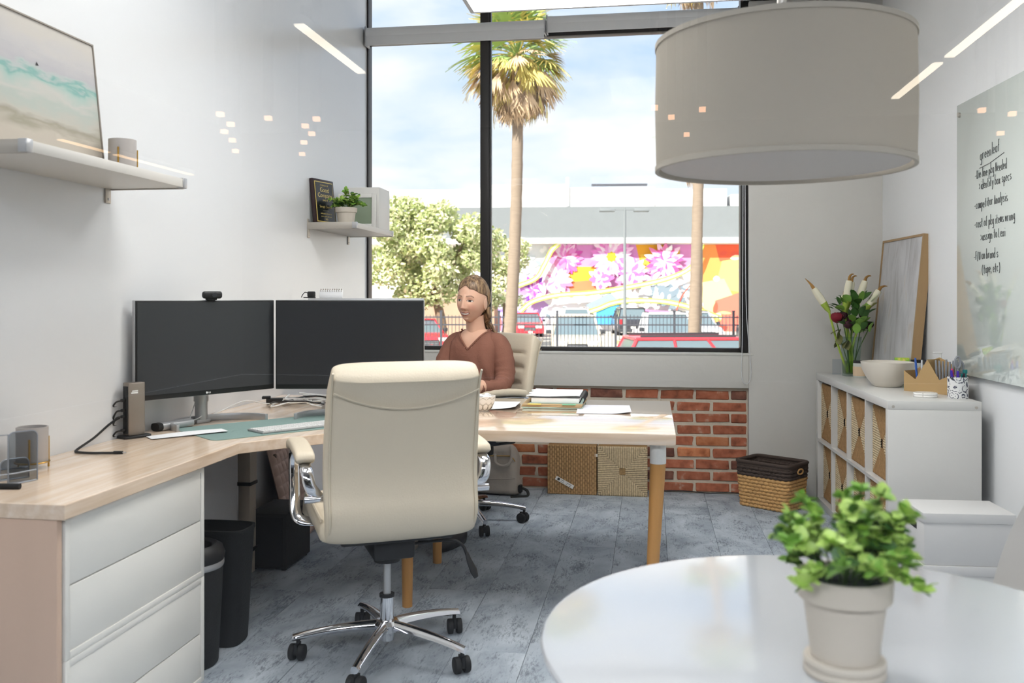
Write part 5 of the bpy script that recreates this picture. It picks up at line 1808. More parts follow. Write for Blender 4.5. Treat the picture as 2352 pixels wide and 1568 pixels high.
mat('shell_grey', '#c9c4bd', rough=0.5)
sc2 = thing('shell_chair', 'pale grey shell chair just entering the picture beside the round table', 'chair', (0.93, 2.05, 0), math.radians(150))
def shell(u, v, off=0.0):
    a = (u - 0.5) * 2
    # v 0..0.5 seat front to rear, 0.5..1 backrest
    if v < 0.5:
        s = v / 0.5
        y = 0.22 - 0.40 * s
        z = 0.45 - 0.03 * math.sin(PI * s) + 0.09 * abs(a) ** 3 * s
        x = 0.23 * a
    else:
        s = (v - 0.5) / 0.5
        y = -0.18 - 0.10 * math.sin(s * PI / 2) + 0.10 * abs(a) ** 2.2 * (1 - 0.5 * s)
        z = 0.45 + 0.37 * s + 0.09 * abs(a) ** 3 * (1 - s) - 0.10 * abs(a) ** 4 * s
        x = (0.23 - 0.04 * s * s) * a
    return (x, y - off, z - off * 0.5)
g = MB().grid(lambda u, v: shell(u, v), 24, 28)
g.grid(lambda u, v: shell(u, v, 0.008), 24, 28)
g.obj('shell', 'shell_grey', sc2, smooth=80)
for sx_ in (-1, 1):
    for sy_ in (-1, 1):
        MB().cyl((0.10 * sx_, 0.10 * sy_, 0.42), (0.21 * sx_, 0.21 * sy_, 0.0), 0.014, 0.010, n=12).obj('leg', 'leg_wood', sc2)

# ------------------------------------------------------------------ under the desk
def lathe_sq(prof, n_=48, e=0.5):
    rings = []
    for hx2, hy2, z in prof:
        ring = []
        for i in range(n_):
            a = 2 * PI * i / n_
            ca, sa = math.cos(a), math.sin(a)
            ring.append((hx2 * math.copysign(abs(ca) ** e, ca), hy2 * math.copysign(abs(sa) ** e, sa), z))
        rings.append(ring)
    return rings
b1 = thing('waste_bin', 'round black waste bin with a pale band under its rolled rim', 'bin', (-1.530, 2.845, 0), group='black waste bins under the desk')
MB().lathe([(0.001, 0), (0.092, 0), (0.096, 0.006), (0.112, 0.33), (0.107, 0.33), (0.09, 0.012), (0.001, 0.01)], n=40).obj('body', 'soft_black', b1)
MB().lathe([(0.1125, 0.325), (0.1145, 0.33), (0.1145, 0.345), (0.1125, 0.348), (0.1125, 0.325)], n=40, cap=False).obj('band', 'silver', b1)
MB().lathe([(0.114, 0.346), (0.118, 0.365), (0.110, 0.388), (0.09, 0.400), (0.075, 0.392), (0.07, 0.37), (0.085, 0.352), (0.114, 0.346)], n=40, cap=False).obj('rolled_rim', 'black_plastic', b1)
b2 = thing('waste_bin', 'tall plain black waste bin standing behind the round bin', 'bin', (-1.530, 3.050, 0), group='black waste bins under the desk')
MB().loft(lathe_sq([(0.095, 0.062, 0.0), (0.10, 0.066, 0.01), (0.122, 0.078, 0.395), (0.126, 0.081, 0.40), (0.126, 0.081, 0.410), (0.118, 0.074, 0.410), (0.093, 0.060, 0.012)]), cap=True).obj('body', 'soft_black', b2)
mat('felt_grey', '#c0c0c2', rough=0.95, bump=0.2, bscale=200, var=0.05, vscale=10)
o = MB().box((-0.012, -0.36, 0.0), (0.012, 0.36, 0.60)).obj('felt_panel', 'felt_grey', loc=(-1.795, 3.385, 0.0), rz=0.0, bevel=0.008)
tag(o, 'grey felt panel standing against the wall under the desk', 'panel')
sw = thing('subwoofer', 'black box speaker on the floor under the desk', 'speaker', (-1.700, 4.005, 0))
MB().box((-0.09, -0.145, 0.008), (0.09, 0.145, 0.255)).obj('cabinet', 'soft_black', sw, bevel=0.004)
for sx_ in (-1, 1):
    for sy_ in (-1, 1):
        MB().cyl((0.07 * sx_, 0.12 * sy_, 0), (0.07 * sx_, 0.12 * sy_, 0.009), 0.012, n=12).obj('foot', 'rubber', sw)
MB().box((-0.075, -0.147, 0.02), (0.075, -0.143, 0.24)).obj('grille', 'rubber', sw)
# quilted pink pad
mat('quilt_pink', '#d9bdae', rough=0.9, var=0.06, vscale=30)
qp = thing('quilted_pad', 'pinkish quilted pad leaning against the wall under the desk', 'pad', (-1.735, 4.40, 0.0), rot=(math.radians(0), math.radians(-14), math.radians(6)))
def quilt(u, v):
    a, c = (u - 0.5), v
    puff = 0.012 * abs(math.sin(PI * u * 8)) ** 0.5 * abs(math.sin(PI * v * 10)) ** 0.5
    ed = min(u, 1 - u, v, 1 - v)
    puff *= min(1, ed / 0.06)
    return (puff + 0.010 * min(1, ed / 0.03), a * 0.46, c * 0.52)
g = MB().grid(quilt, 64, 80)
g.grid(lambda u, v: (-0.012 * min(1, min(u, 1 - u, v, 1 - v) / 0.03), (u - 0.5) * 0.46, v * 0.52), 20, 20)
g.obj('pad', 'quilt_pink', qp, smooth=80)
for yy, zz in ((-0.19, 0.46), (0.19, 0.46)):
    MB().cyl((0.01, yy, zz), (0.024, yy, zz), 0.010, n=14).obj('button', 'lift_metal', qp)

# grey bag against the brick
mat('bag_grey', '#b3a99f', rough=0.75, var=0.06, vscale=12, bump=0.15, bscale=60)
bg = thing('backpack', 'soft grey backpack slumped on the floor against the brick', 'bag', (-0.965, 5.615, 0.0), math.radians(-6))
rings = []
random.seed(4)
for i in range(18):
    s = i / 17
    z = 0.30 * s
    hw = 0.168 - 0.030 * s - 0.02 * max(0, s - 0.85) / 0.15
    hd = (0.095 - 0.035 * s) * (0.55 if i in (0, 17) else 1.0)
    ring = []
    for a, b_ in superring(hw * (0.93 if i in (0, 17) else 1.0), hd, 40, 0.6):
        wob = 0.008 * mnoise.noise(Vector((a * 14, b_ * 14, z * 12)))
        ring.append((a + wob, b_ + wob * 1.5, z + 0.002))
    rings.append(ring)
MB().loft(rings).obj('body', 'bag_grey', bg, smooth=70)
MB().tube(smoothpath([(0.02, -0.075, 0.255), (0.03, -0.092, 0.205), (0.075, -0.098, 0.188), (0.118, -0.092, 0.208), (0.125, -0.070, 0.27), (0.115, -0.05, 0.305)], 6), 0.0085, n=10).obj('handle', 'bag_grey', bg)
MB().tube(smoothpath([(-0.14, -0.072, 0.240), (0.0, -0.078, 0.243), (0.13, -0.066, 0.246)], 6), 0.0032, n=6).obj('zip', 'brass', bg)
MB().tube(smoothpath([(0.12, -0.066, 0.246), (0.135, -0.06, 0.225), (0.142, -0.055, 0.21)], 4), 0.0028, n=6).obj('zip_pull', 'brass', bg)
MB().tube(smoothpath([(-0.15, -0.092, 0.115), (0.0, -0.104, 0.105), (0.15, -0.090, 0.112)], 6), 0.004, n=6).obj('pocket_seam', 'bag_grey', bg)
MB().tube(smoothpath([(0.165, -0.03, 0.05), (0.215, -0.05, 0.035), (0.225, -0.07, 0.008), (0.17, -0.10, 0.006), (0.13, -0.12, 0.006)], 6), 0.009, n=8, flat=0.35).obj('strap', 'soft_black', bg)
MB().box((0.163, -0.06, 0.02), (0.182, -0.02, 0.065)).obj('buckle', 'black_plastic', bg, bevel=0.003)
fc = MB().tube(smoothpath([(0.03, 5.79, 0.006), (0.2, 5.785, 0.012), (0.34, 5.782, 0.005), (0.5, 5.78, 0.010), (0.60, 5.75, 0.005)], 6), 0.0035, n=6)
tag(fc.obj('floor_cable', 'black_plastic'), 'thin black cable along the foot of the brick wall', 'cable')

# ------------------------------------------------------------------ outside: car park, palms, mural building
GZ = -1.28
ST = math.radians(8.7)
def CW(X, d, z=GZ):
    """street plan: X across, d away from the window"""
    return (X * math.cos(ST) - d * math.sin(ST), X * math.sin(ST) + d * math.cos(ST), z)
mat('asphalt', '#c3bcb0', rough=0.95, var=0.06, vscale=0.6)
mat('stucco_white', '#f2f1ee', rough=0.9)
mat('fascia_grey', '#83898c', rough=0.9, var=0.05, vscale=2.0)
mat('fence_black', '#4a4c54', rough=0.6)
mat('car_glass', '#6f7f86', rough=0.12, spec=0.8)
mat('tyre', '#26262a', rough=0.8)
mat('hubcap', '#a9abb0', rough=0.35, metal=0.6)
mat('car_lamp', '#f2f0ea', rough=0.2)
mat('tail_lamp', '#c2303a', rough=0.3)
mat('plate', '#e6e6e0', rough=0.5)
mat('car_trim', '#3b3d42', rough=0.5)
g = MB().box((-90, 6.2, GZ - 0.2), (90, 170, GZ))
gr = struct('ground', g, 'asphalt', 'sunlit pale car park outside the window')

# --- mural building
bld = thing('mural_building', 'long white building across the car park with a flower mural', 'building', CW(7.39, 66.0), math.radians(5.2))
def PX(px, py):      # facade coordinates: 31.67 units of drawing per metre
    return ((px - 1410) / 31.67, (760.4 - py) / 31.67)
MB().box((-34, 0.0, 0.0), (34, 14, 6.71)).obj('facade_wall', 'stucco_white', bld)
MB().box((-34, -0.9, 6.71), (34, 13.9, 8.95)).obj('fascia', 'fascia_grey', bld)
MB().box((-34, -1.0, 6.33), (34, -0.002, 6.71)).obj('white_band', 'stucco_white', bld)
for x0, x1, zt in ((-9.0, -3.4, 10.62), (-3.3, 2.9, 10.38), (2.95, 8.0, 10.22), (8.3, 14, 9.8), (-34, -9.05, 10.3)):
    MB().box((x0, -0.5, 8.96), (x1, 6, zt)).obj('parapet_panel', 'stucco_white', bld)
MB().box((-1.6, 0.5, 10.62), (2.45, 0.9, 10.75)).obj('roof_rail', 'fence_black', bld)
MB().cyl((-3.35, -0.6, 9.0), (-3.35, -0.6, 11.1), 0.12, n=10).obj('vent_pipe', 'stucco_white', bld)
attr_mat('mural_paint', 0.85)
mu = MB()
layer = [0]
def paint(poly, colr):
    layer[0] += 1
    y = -0.02 - 0.0012 * layer[0]
    mu.col = srgb(colr)
    pts = [PX(*p) for p in poly]
    mu.add([(p[0], y, p[1]) for p in pts], [tuple(range(len(pts)))])
def ribbon(path, w, colr):
    P = smoothpath([(a, b_, 0) for a, b_ in path], 6)
    up_, dn = [], []
    for i, p in enumerate(P):
        t_ = (P[min(i + 1, len(P) - 1)] - P[max(i - 1, 0)]).normalized()
        nn_ = Vector((-t_.y, t_.x, 0))
        up_.append(p + nn_ * w / 2)
        dn.append(p - nn_ * w / 2)
    for i in range(len(P) - 1):
        if i == 0:
            layer[0] += 1
        y = -0.02 - 0.0012 * layer[0]
        mu.col = srgb(colr)
        q = [PX(v.x, v.y) for v in (up_[i], up_[i + 1], dn[i + 1], dn[i])]
        mu.add([(a, y, b_) for a, b_ in q], [(0, 1, 2, 3)])
rm = random.Random(77)
def petal(cx, cy, a, L, w, colr, r0=0.0):
    pts = []
    for i in range(9):
        s = i / 8
        pts.append((r0 + L * s, w * math.sin(PI * s) ** 0.7))
    pts += [(r0 + L * (1 - i / 8), -w * math.sin(PI * i / 8) ** 0.7) for i in range(1, 8)]
    c, s_ = math.cos(a), math.sin(a)
    paint([(cx + x * c - y * s_, cy + x * s_ + y * c) for x, y in pts], colr)
def bloom(cx, cy, R, cols, n_, rings=4, heart=None):
    for q in range(rings):
        f_ = 1 - q / rings * 0.75
        for k in range(n_):
            a = 2 * PI * (k + 0.5 * q) / n_ + rm.uniform(-0.12, 0.12)
            petal(cx, cy, a, R * f_ * rm.uniform(0.85, 1.08), R * f_ * 2.2 / n_, rm.choice(cols))
    if heart:
        for k in range(8):
            petal(cx, cy, k * PI / 4, R * 0.22, R * 0.08, heart)
paint([(1080, 562), (1760, 562), (1760, 760), (1080, 760)], '#f1eef2')
paint([(1080, 562), (1262, 562), (1250, 640), (1200, 680), (1080, 690)], '#e9eef0')
paint([(1125, 680), (1200, 650), (1260, 700), (1240, 760), (1100, 760)], '#c9a3de')
paint([(1090, 650), (1160, 668), (1150, 760), (1090, 760)], '#f07a7a')
paint([(1275, 562), (1600, 562), (1590, 620), (1400, 668), (1250, 690), (1240, 640)], '#e79ad6')
paint([(1300, 612), (1385, 612), (1400, 664), (1310, 672)], '#f6b443')
paint([(1305, 648), (1400, 640), (1398, 668), (1310, 673)], '#f08a63')
paint([(1460, 562), (1530, 562), (1520, 612), (1470, 606)], '#f7b53c')
paint([(1470, 585), (1560, 575), (1560, 600), (1480, 618)], '#f9cf55')
paint([(1600, 562), (1760, 562), (1760, 760), (1600, 760)], '#f6a05c')
paint([(1640, 562), (1760, 562), (1760, 620), (1650, 600)], '#ee6a4c')
paint([(1655, 600), (1720, 590), (1740, 680), (1640, 660)], '#fbd27a')
paint([(1600, 650), (1660, 640), (1690, 700), (1640, 760), (1600, 730)], '#f4d59c')
paint([(1640, 690), (1760, 650), (1760, 760), (1630, 760)], '#ef7b6a')
for k in range(26):
    petal(rm.uniform(1630, 1750), rm.uniform(580, 750), rm.uniform(0, 6.28), rm.uniform(14, 30), rm.uniform(3, 7), rm.choice(('#fff0c4', '#f9c06a', '#f08a5a', '#e86450', '#fff7e6', '#fbd98c')))
for k in range(26):
    petal(rm.uniform(1120, 1260), rm.uniform(570, 640), rm.uniform(0, 6.28), rm.uniform(12, 26), rm.uniform(3, 6), rm.choice(('#ffffff', '#dfe7ea', '#9fb0b8', '#c3d3da', '#ffffff')))
bloom(1298, 592, 46, ('#e98fd2', '#f3b6e2', '#d95bb4', '#f7d3ee', '#e070a8'), 15)
bloom(1275, 640, 44, ('#f7c4dc', '#ffffff', '#ee8fbf', '#fbe3f1'), 13)
bloom(1404, 590, 56, ('#f6c9ea', '#ffffff', '#eea6dd', '#fde9f8', '#e98ad0'), 18, heart='#f4cf3e')
bloom(1450, 625, 40, ('#f4b4de', '#ffffff', '#e27ac2', '#fbdff2'), 14)
bloom(1525, 600, 46, ('#f3a8d4', '#ffffff', '#dd5f9f', '#f9d4ea', '#e884b8'), 16)
bloom(1380, 640, 30, ('#e07ac6', '#f4c0e6', '#fbe6f6'), 10)
bloom(1225, 665, 36, ('#b65bc8', '#d993e2', '#8f4fc0', '#efc9f3', '#e86ab0'), 13)
bloom(1165, 700, 40, ('#b9a4ee', '#cfc0f6', '#9f86e0', '#e2d9fb'), 11)
for k in range(60):
    petal(rm.uniform(1240, 1620), rm.uniform(672, 745), rm.uniform(0, 6.28), rm.uniform(12, 30), rm.uniform(3, 7), rm.choice(('#ffffff', '#f6f8f9', '#dfe6ea', '#b3c0c8', '#7f8f9b', '#ffffff')))
paint([(1345, 700), (1400, 672), (1420, 690), (1360, 715)], '#9aa8b2')
paint([(1490, 660), (1545, 648), (1560, 690), (1510, 700)], '#8797a3')
paint([(1370, 712), (1420, 700), (1418, 745), (1365, 745)], '#58a8e6')
paint([(1470, 710), (1560, 716), (1560, 735), (1470, 735)], '#f08fd8')
for k in range(40):
    petal(rm.uniform(1480, 1600), rm.uniform(635, 705), rm.uniform(0, 6.28), rm.uniform(12, 26), rm.uniform(3, 6), rm.choice(('#ffffff', '#eef2f4', '#aebcc6', '#8393a0', '#ffffff')))
for path in ([(1180, 660), (1230, 640), (1250, 610), (1268, 575), (1285, 560)], [(1195, 715), (1225, 692), (1280, 678), (1360, 672), (1450, 658), (1530, 640), (1585, 612), (1608, 562)], [(1335, 722), (1375, 708), (1405, 696), (1450, 690), (1520, 692), (1580, 705), (1650, 730)]):
    ribbon(path, 11, '#c5e04e')
    ribbon(path, 8.5, '#f4f07a')
    ribbon(path, 4.0, '#fdfce0')
ribbon([(1550, 712), (1562, 680), (1580, 656)], 2.2, '#e8563f')
mo = mu.obj('flower_mural', 'mural_paint', bld, smooth=0)

# --- far wall, tower and sign to the left
mat('far_brick', '#b79a84', rough=0.9, var=0.2, vscale=1.5)
o = MB().box((-2.8, 0, 0), (2.9, 3, 2.9)).obj('brick_shed', 'far_brick', loc=CW(-4.0, 57), rz=math.radians(5))
tag(o, 'low tan brick shed behind the leafy tree', 'building')
mat('far_tower', '#d9a58e', rough=0.9)
tw = thing('apartment_tower', 'distant pale tower half hidden by the tree top', 'building', CW(-11.0, 115), math.radians(12))
MB().box((-7, 0, 0), (7, 8, 13.2)).obj('tower_body', 'stucco_white', tw)
MB().box((-4, -0.3, 9), (2.5, 0, 13.6)).obj('red_bay', 'far_tower', tw)
for i in range(4):
    for j in range(3):
        MB().box((-6.2 + 3.2 * i, -0.35, 9.3 + 1.3 * j), (-5.0 + 3.2 * i, -0.01, 10.0 + 1.3 * j)).obj('window', 'car_glass', tw)
mat('sign_blue', '#3f9fe0', rough=0.5)
sg = thing('parking_sign', 'blue and white parking sign at the far edge of the lot', 'sign', CW(-7.6, 50))
MB().cyl((0, 0, 0), (0, 0, 2.4), 0.05, n=8).obj('post', 'fence_black', sg)
MB().box((-0.32, -0.04, 0.75), (0.32, 0.04, 1.55)).obj('face', 'sign_blue', sg)
MB().box((-0.26, -0.06, 0.80), (0.26, -0.04, 1.15)).obj('lower_panel', 'plate', sg)
MB().add([(-0.16, -0.065, 0.97), (-0.02, -0.065, 1.08), (-0.02, -0.065, 1.0), (0.18, -0.065, 1.0), (0.18, -0.065, 0.94), (-0.02, -0.065, 0.94), (-0.02, -0.065, 0.86)], [(0, 1, 2, 3, 4, 5, 6)]).obj('arrow', 'sign_blue', sg)

# --- fence
fn = thing('iron_fence', 'black iron picket fence between the window and the parked cars', 'fence', CW(1.0, 28.6), math.radians(6.5))
post_me = MB().box((-0.035, -0.035, 0), (0.035, 0.035, 2.04)).box((-0.045, -0.045, 2.04), (0.045, 0.045, 2.07)).mesh('fence_post')
pick_me = MB().box((-0.009, -0.009, 0.05), (0.009, 0.009, 1.93)).mesh('picket')
for k in range(-5, 5):
    link('fence_post', post_me, 'fence_black', fn, loc=(0.42 + k * 1.83, 0, 0))
    for q in range(1, 16):
        link('picket', pick_me, 'fence_black', fn, loc=(0.42 + k * 1.83 + q * 1.83 / 16, 0, random.uniform(-0.01, 0.01)))
for z in (1.86, 1.62, 0.2):
    MB().box((-8.8, -0.018, z - 0.02), (9.6, 0.018, z + 0.02)).obj('rail', 'fence_black', fn)

# --- light pole
lp = thing('lamp_post', 'grey twin-headed car park lamp post in front of the mural', 'lamp post', CW(5.60, 45.2), math.radians(8))
MB().cyl((0, 0, 0), (0, 0, 6.9), 0.085, 0.065, n=14).obj('pole', 'fascia_grey', lp)
MB().box((-1.0, -0.05, 6.80), (0.9, 0.05, 6.88)).obj('crossarm', 'fascia_grey', lp)
for s in (-1, 1):
    MB().box((s * 0.85 - 0.4, -0.22, 6.72), (s * 0.85 + 0.35, 0.22, 6.86)).obj('lamp_head', 'fascia_grey', lp, bevel=0.03)

# --- palms
mat('palm_bark', '#958676', rough=0.95, var=0.2, vscale=5, stretch=(1, 1, 5), bump=0.8, bscale=12)
mat('frond_green', '#93ad62', rough=0.6, var=0.2, vscale=4)
mat('frond_yellow', '#d3c373', rough=0.7, var=0.15, vscale=4)
mat('frond_dead', '#cbb191', rough=0.9, var=0.25, vscale=4)
mat('frond_brown', '#8d7761', rough=0.9, var=0.25, vscale=4)
def fan_mesh(stalk, R, spread, droop, seed, n_=17):
    rnd = random.Random(seed)
    m_ = MB()
    m_.tube([(0, 0, 0), (stalk * 0.5, 0, 0.05 * stalk), (stalk, 0, 0)], [0.022, 0.018, 0.012], n=5)
    for k in range(n_):
        a = (k / (n_ - 1) - 0.5) * spread + rnd.uniform(-0.05, 0.05)
        L = R * (0.75 + 0.25 * math.cos(a * 0.9)) * rnd.uniform(0.8, 1.05)
        w = 0.028
        p0 = Vector((stalk, 0, 0))
        d_ = Vector((math.cos(a), math.sin(a), 0))
        s_ = Vector((-math.sin(a), math.cos(a), 0)) * w
        pts = []
        for t_ in (0, 0.35, 0.7, 1.0):
            q = p0 + d_ * (L * t_) + Vector((0, 0, -droop * L * t_ * t_))
            pts.append((q, 1.0 if t_ < 0.6 else (0.7 if t_ < 0.9 else 0.1)))
        vs_ = []
        for q, f_ in pts:
            vs_ += [q - s_ * f_, q + s_ * f_ + Vector((0, 0, 0.01))]
        m_.add(vs_, [(0, 1, 3, 2), (2, 3, 5, 4), (4, 5, 7, 6)])
    return m_.mesh('frond', smooth=0)
fans = [fan_mesh(0.75, 0.72, 3.6, 0.35, s) for s in range(4)]
dead = [fan_mesh(0.45, 0.70, 1.0, 0.25, 10 + s, 11) for s in range(4)]
def palm(label, base, top, r, crown=1.0, seed=1, nd=95, ng=42):
    t = thing('palm_tree', label, 'tree', base, group='palms at the edge of the car park')
    rnd = random.Random(seed)
    tv = Vector(top) - Vector(base)
    pts, rr = [], []
    n_ = 40
    for i in range(n_ + 1):
        s = i / n_
        bend = 0.10 * math.sin(PI * s)
        pts.append(tv * s + Vector((bend, 0, 0)))
        rr.append(r * (1.12 - 0.2 * s) * (1 + 0.035 * math.sin(i * 2.4)))
    MB().tube(pts, rr, n=14, up=(1, 0, 0)).obj('trunk', 'palm_bark', t)
    c = tv
    for k in range(ng):
        az = rnd.uniform(0, 2 * PI)
        el = rnd.uniform(-0.35, 1.35)
        sc = crown * rnd.uniform(0.85, 1.15)
        link('frond', rnd.choice(fans), rnd.choices(('frond_green', 'frond_yellow'), (0.72, 0.28))[0], t, loc=c + Vector((0, 0, 0.12)), rot=(rnd.uniform(-0.4, 0.4), -el, az), scale=(sc, sc, sc))
    for k in range(nd):
        az = rnd.uniform(0, 2 * PI)
        f_ = rnd.random()
        el = -0.05 - 1.35 * f_ ** 0.6
        z = 0.10 - 0.62 * f_ * crown
        sc = crown * rnd.uniform(0.72, 1.0)
        rad = r + 0.08 + 0.42 * crown * math.sin(PI * min(1, 0.15 + f_ * 0.8)) * rnd.random()
        link('dead_frond', rnd.choice(dead), rnd.choices(('frond_dead', 'frond_yellow', 'frond_brown'), (0.62, 0.23, 0.15) if f_ > 0.35 else (0.25, 0.65, 0.10))[0], t, loc=c + Vector((rad * math.cos(az), rad * math.sin(az), z)), rot=(rnd.uniform(-0.5, 0.5), -el, az), scale=(sc, sc, sc))
    return t
def P26(px, py, d):
    X = (px - 1176) / 2090 * d
    return CW(X, d, 1.226 + (681 - py) * d / 2090)
palm('tall palm with a shaggy straw skirt right of the window mullion', CW(-0.16, 26.0), CW(0.17, 26.0, 8.0), 0.165, 1.25, 5, 130, 46)
palm('tallest palm whose bare trunk runs up past the drum lamp', CW(5.17, 26.2), CW(5.36, 26.2, 10.9), 0.15, 1.0, 9, 40, 26)
palm('shorter palm hidden behind the drum lamp and the tall trunk', CW(6.66, 33.0), CW(6.66, 33.0, 6.75), 0.15, 0.95, 15, 50, 26)

# --- leafy tree and shrubs
mat('oak_leaf_a', '#d3d9a4', rough=0.7)
mat('oak_leaf_b', '#adbb7c', rough=0.7)
mat('oak_leaf_c', '#ece6c4', rough=0.7)
mat('oak_bark', '#8a7460', rough=0.95)
def tree(name, label, base, blobs, n_, lsize, mats_, seed, cat='tree', trunk=None):
    t = thing(name, label, cat, base)
    rnd = random.Random(seed)
    if trunk:
        tr = MB()
        for path, r0, r1 in trunk:
            P = smoothpath(path, 5)
            tr.tube(P, [r0 + (r1 - r0) * i / (len(P) - 1) for i in range(len(P))], n=9)
        tr.obj('trunk', 'oak_bark', t)
    tot = sum(b_[3] * b_[4] * b_[5] for b_ in blobs)
    ms = [MB() for _ in mats_]
    for b_ in blobs:
        k_ = int(n_ * b_[3] * b_[4] * b_[5] / tot)
        for q in range(k_):
            d_ = Vector((rnd.gauss(0, 1), rnd.gauss(0, 1), rnd.gauss(0, 1))).normalized() * rnd.uniform(0.55, 1.05)
            p = Vector((b_[0] + d_.x * b_[3], b_[1] + d_.y * b_[4], b_[2] + d_.z * b_[5]))
            u = Vector((rnd.gauss(0, 1), rnd.gauss(0, 1), rnd.gauss(0, 1))).normalized()
            v = u.orthogonal().normalized()
            s = lsize * rnd.uniform(0.6, 1.4)
            m_ = ms[rnd.choices(range(len(mats_)), [0.5, 0.32, 0.18][:len(mats_)])[0]]
            m_.add([p - u * s, p + v * s * 0.55, p + u * s, p - v * s * 0.55], [(0, 1, 2, 3)])
    for m_, mm_ in zip(ms, mats_):
        fo = m_.obj('foliage', mm_, t, smooth=0)
        fo['kind'] = 'stuff'
    return t
random.seed(6)
bl = []
for k in range(34):
    a = random.uniform(0, 2 * PI)
    r_ = math.sqrt(random.random())
    bl.append((3.0 * r_ * math.cos(a), 1.8 * r_ * math.sin(a), 4.7 + random.uniform(-2.5, 2.6) * (1 - 0.6 * r_ * r_), random.uniform(0.6, 1.15), random.uniform(0.6, 1.1), random.uniform(0.5, 0.85)))
tree('leafy_tree', 'broad sunlit yellow-green tree filling the left window pane', CW(-4.1, 44.0), bl, 15000, 0.12, ('oak_leaf_a', 'oak_leaf_b', 'oak_leaf_c'), 3,
     trunk=[([(0.6, 0, 0), (0.7, 0, 1.2), (0.4, 0, 2.6)], 0.30, 0.2), ([(0.4, 0, 2.3), (-0.8, 0, 3.6), (-1.8, 0.2, 5.0)], 0.14, 0.05), ([(0.5, 0, 2.3), (1.2, 0, 3.8), (1.9, 0, 5.4)], 0.14, 0.05), ([(0.4, 0, 2.4), (0.3, 0, 4), (0.0, 0, 6)], 0.12, 0.04)])
bl = [(random.uniform(-1.2, 1.2), random.uniform(-0.8, 0.8), 2.6 + random.uniform(-0.9, 2.6), random.uniform(0.5, 0.9), random.uniform(0.5, 0.8), random.uniform(0.4, 0.7)) for _ in range(14)]
tree('leafy_tree', 'slimmer pale tree peeking out beside the skirted palm trunk', CW(-0.5, 50.0), bl, 4200, 0.12, ('oak_leaf_a', 'oak_leaf_c', 'oak_leaf_b'), 8, trunk=[([(0, 0, 0), (0.1, 0, 1.2), (0, 0, 2.6)], 0.15, 0.08)])
tree('round_shrub', 'round yellow-green shrub between the parked cars', CW(4.25, 34.0), [(0, 0, 0.5, 0.48, 0.45, 0.48), (0.1, 0, 0.65, 0.36, 0.35, 0.38), (-0.15, 0, 0.35, 0.4, 0.4, 0.3)], 1500, 0.05, ('oak_leaf_c', 'oak_leaf_a'), 5, 'shrub', trunk=[([(0, 0, 0), (0, 0, 0.2), (0, 0, 0.5)], 0.05, 0.03)])

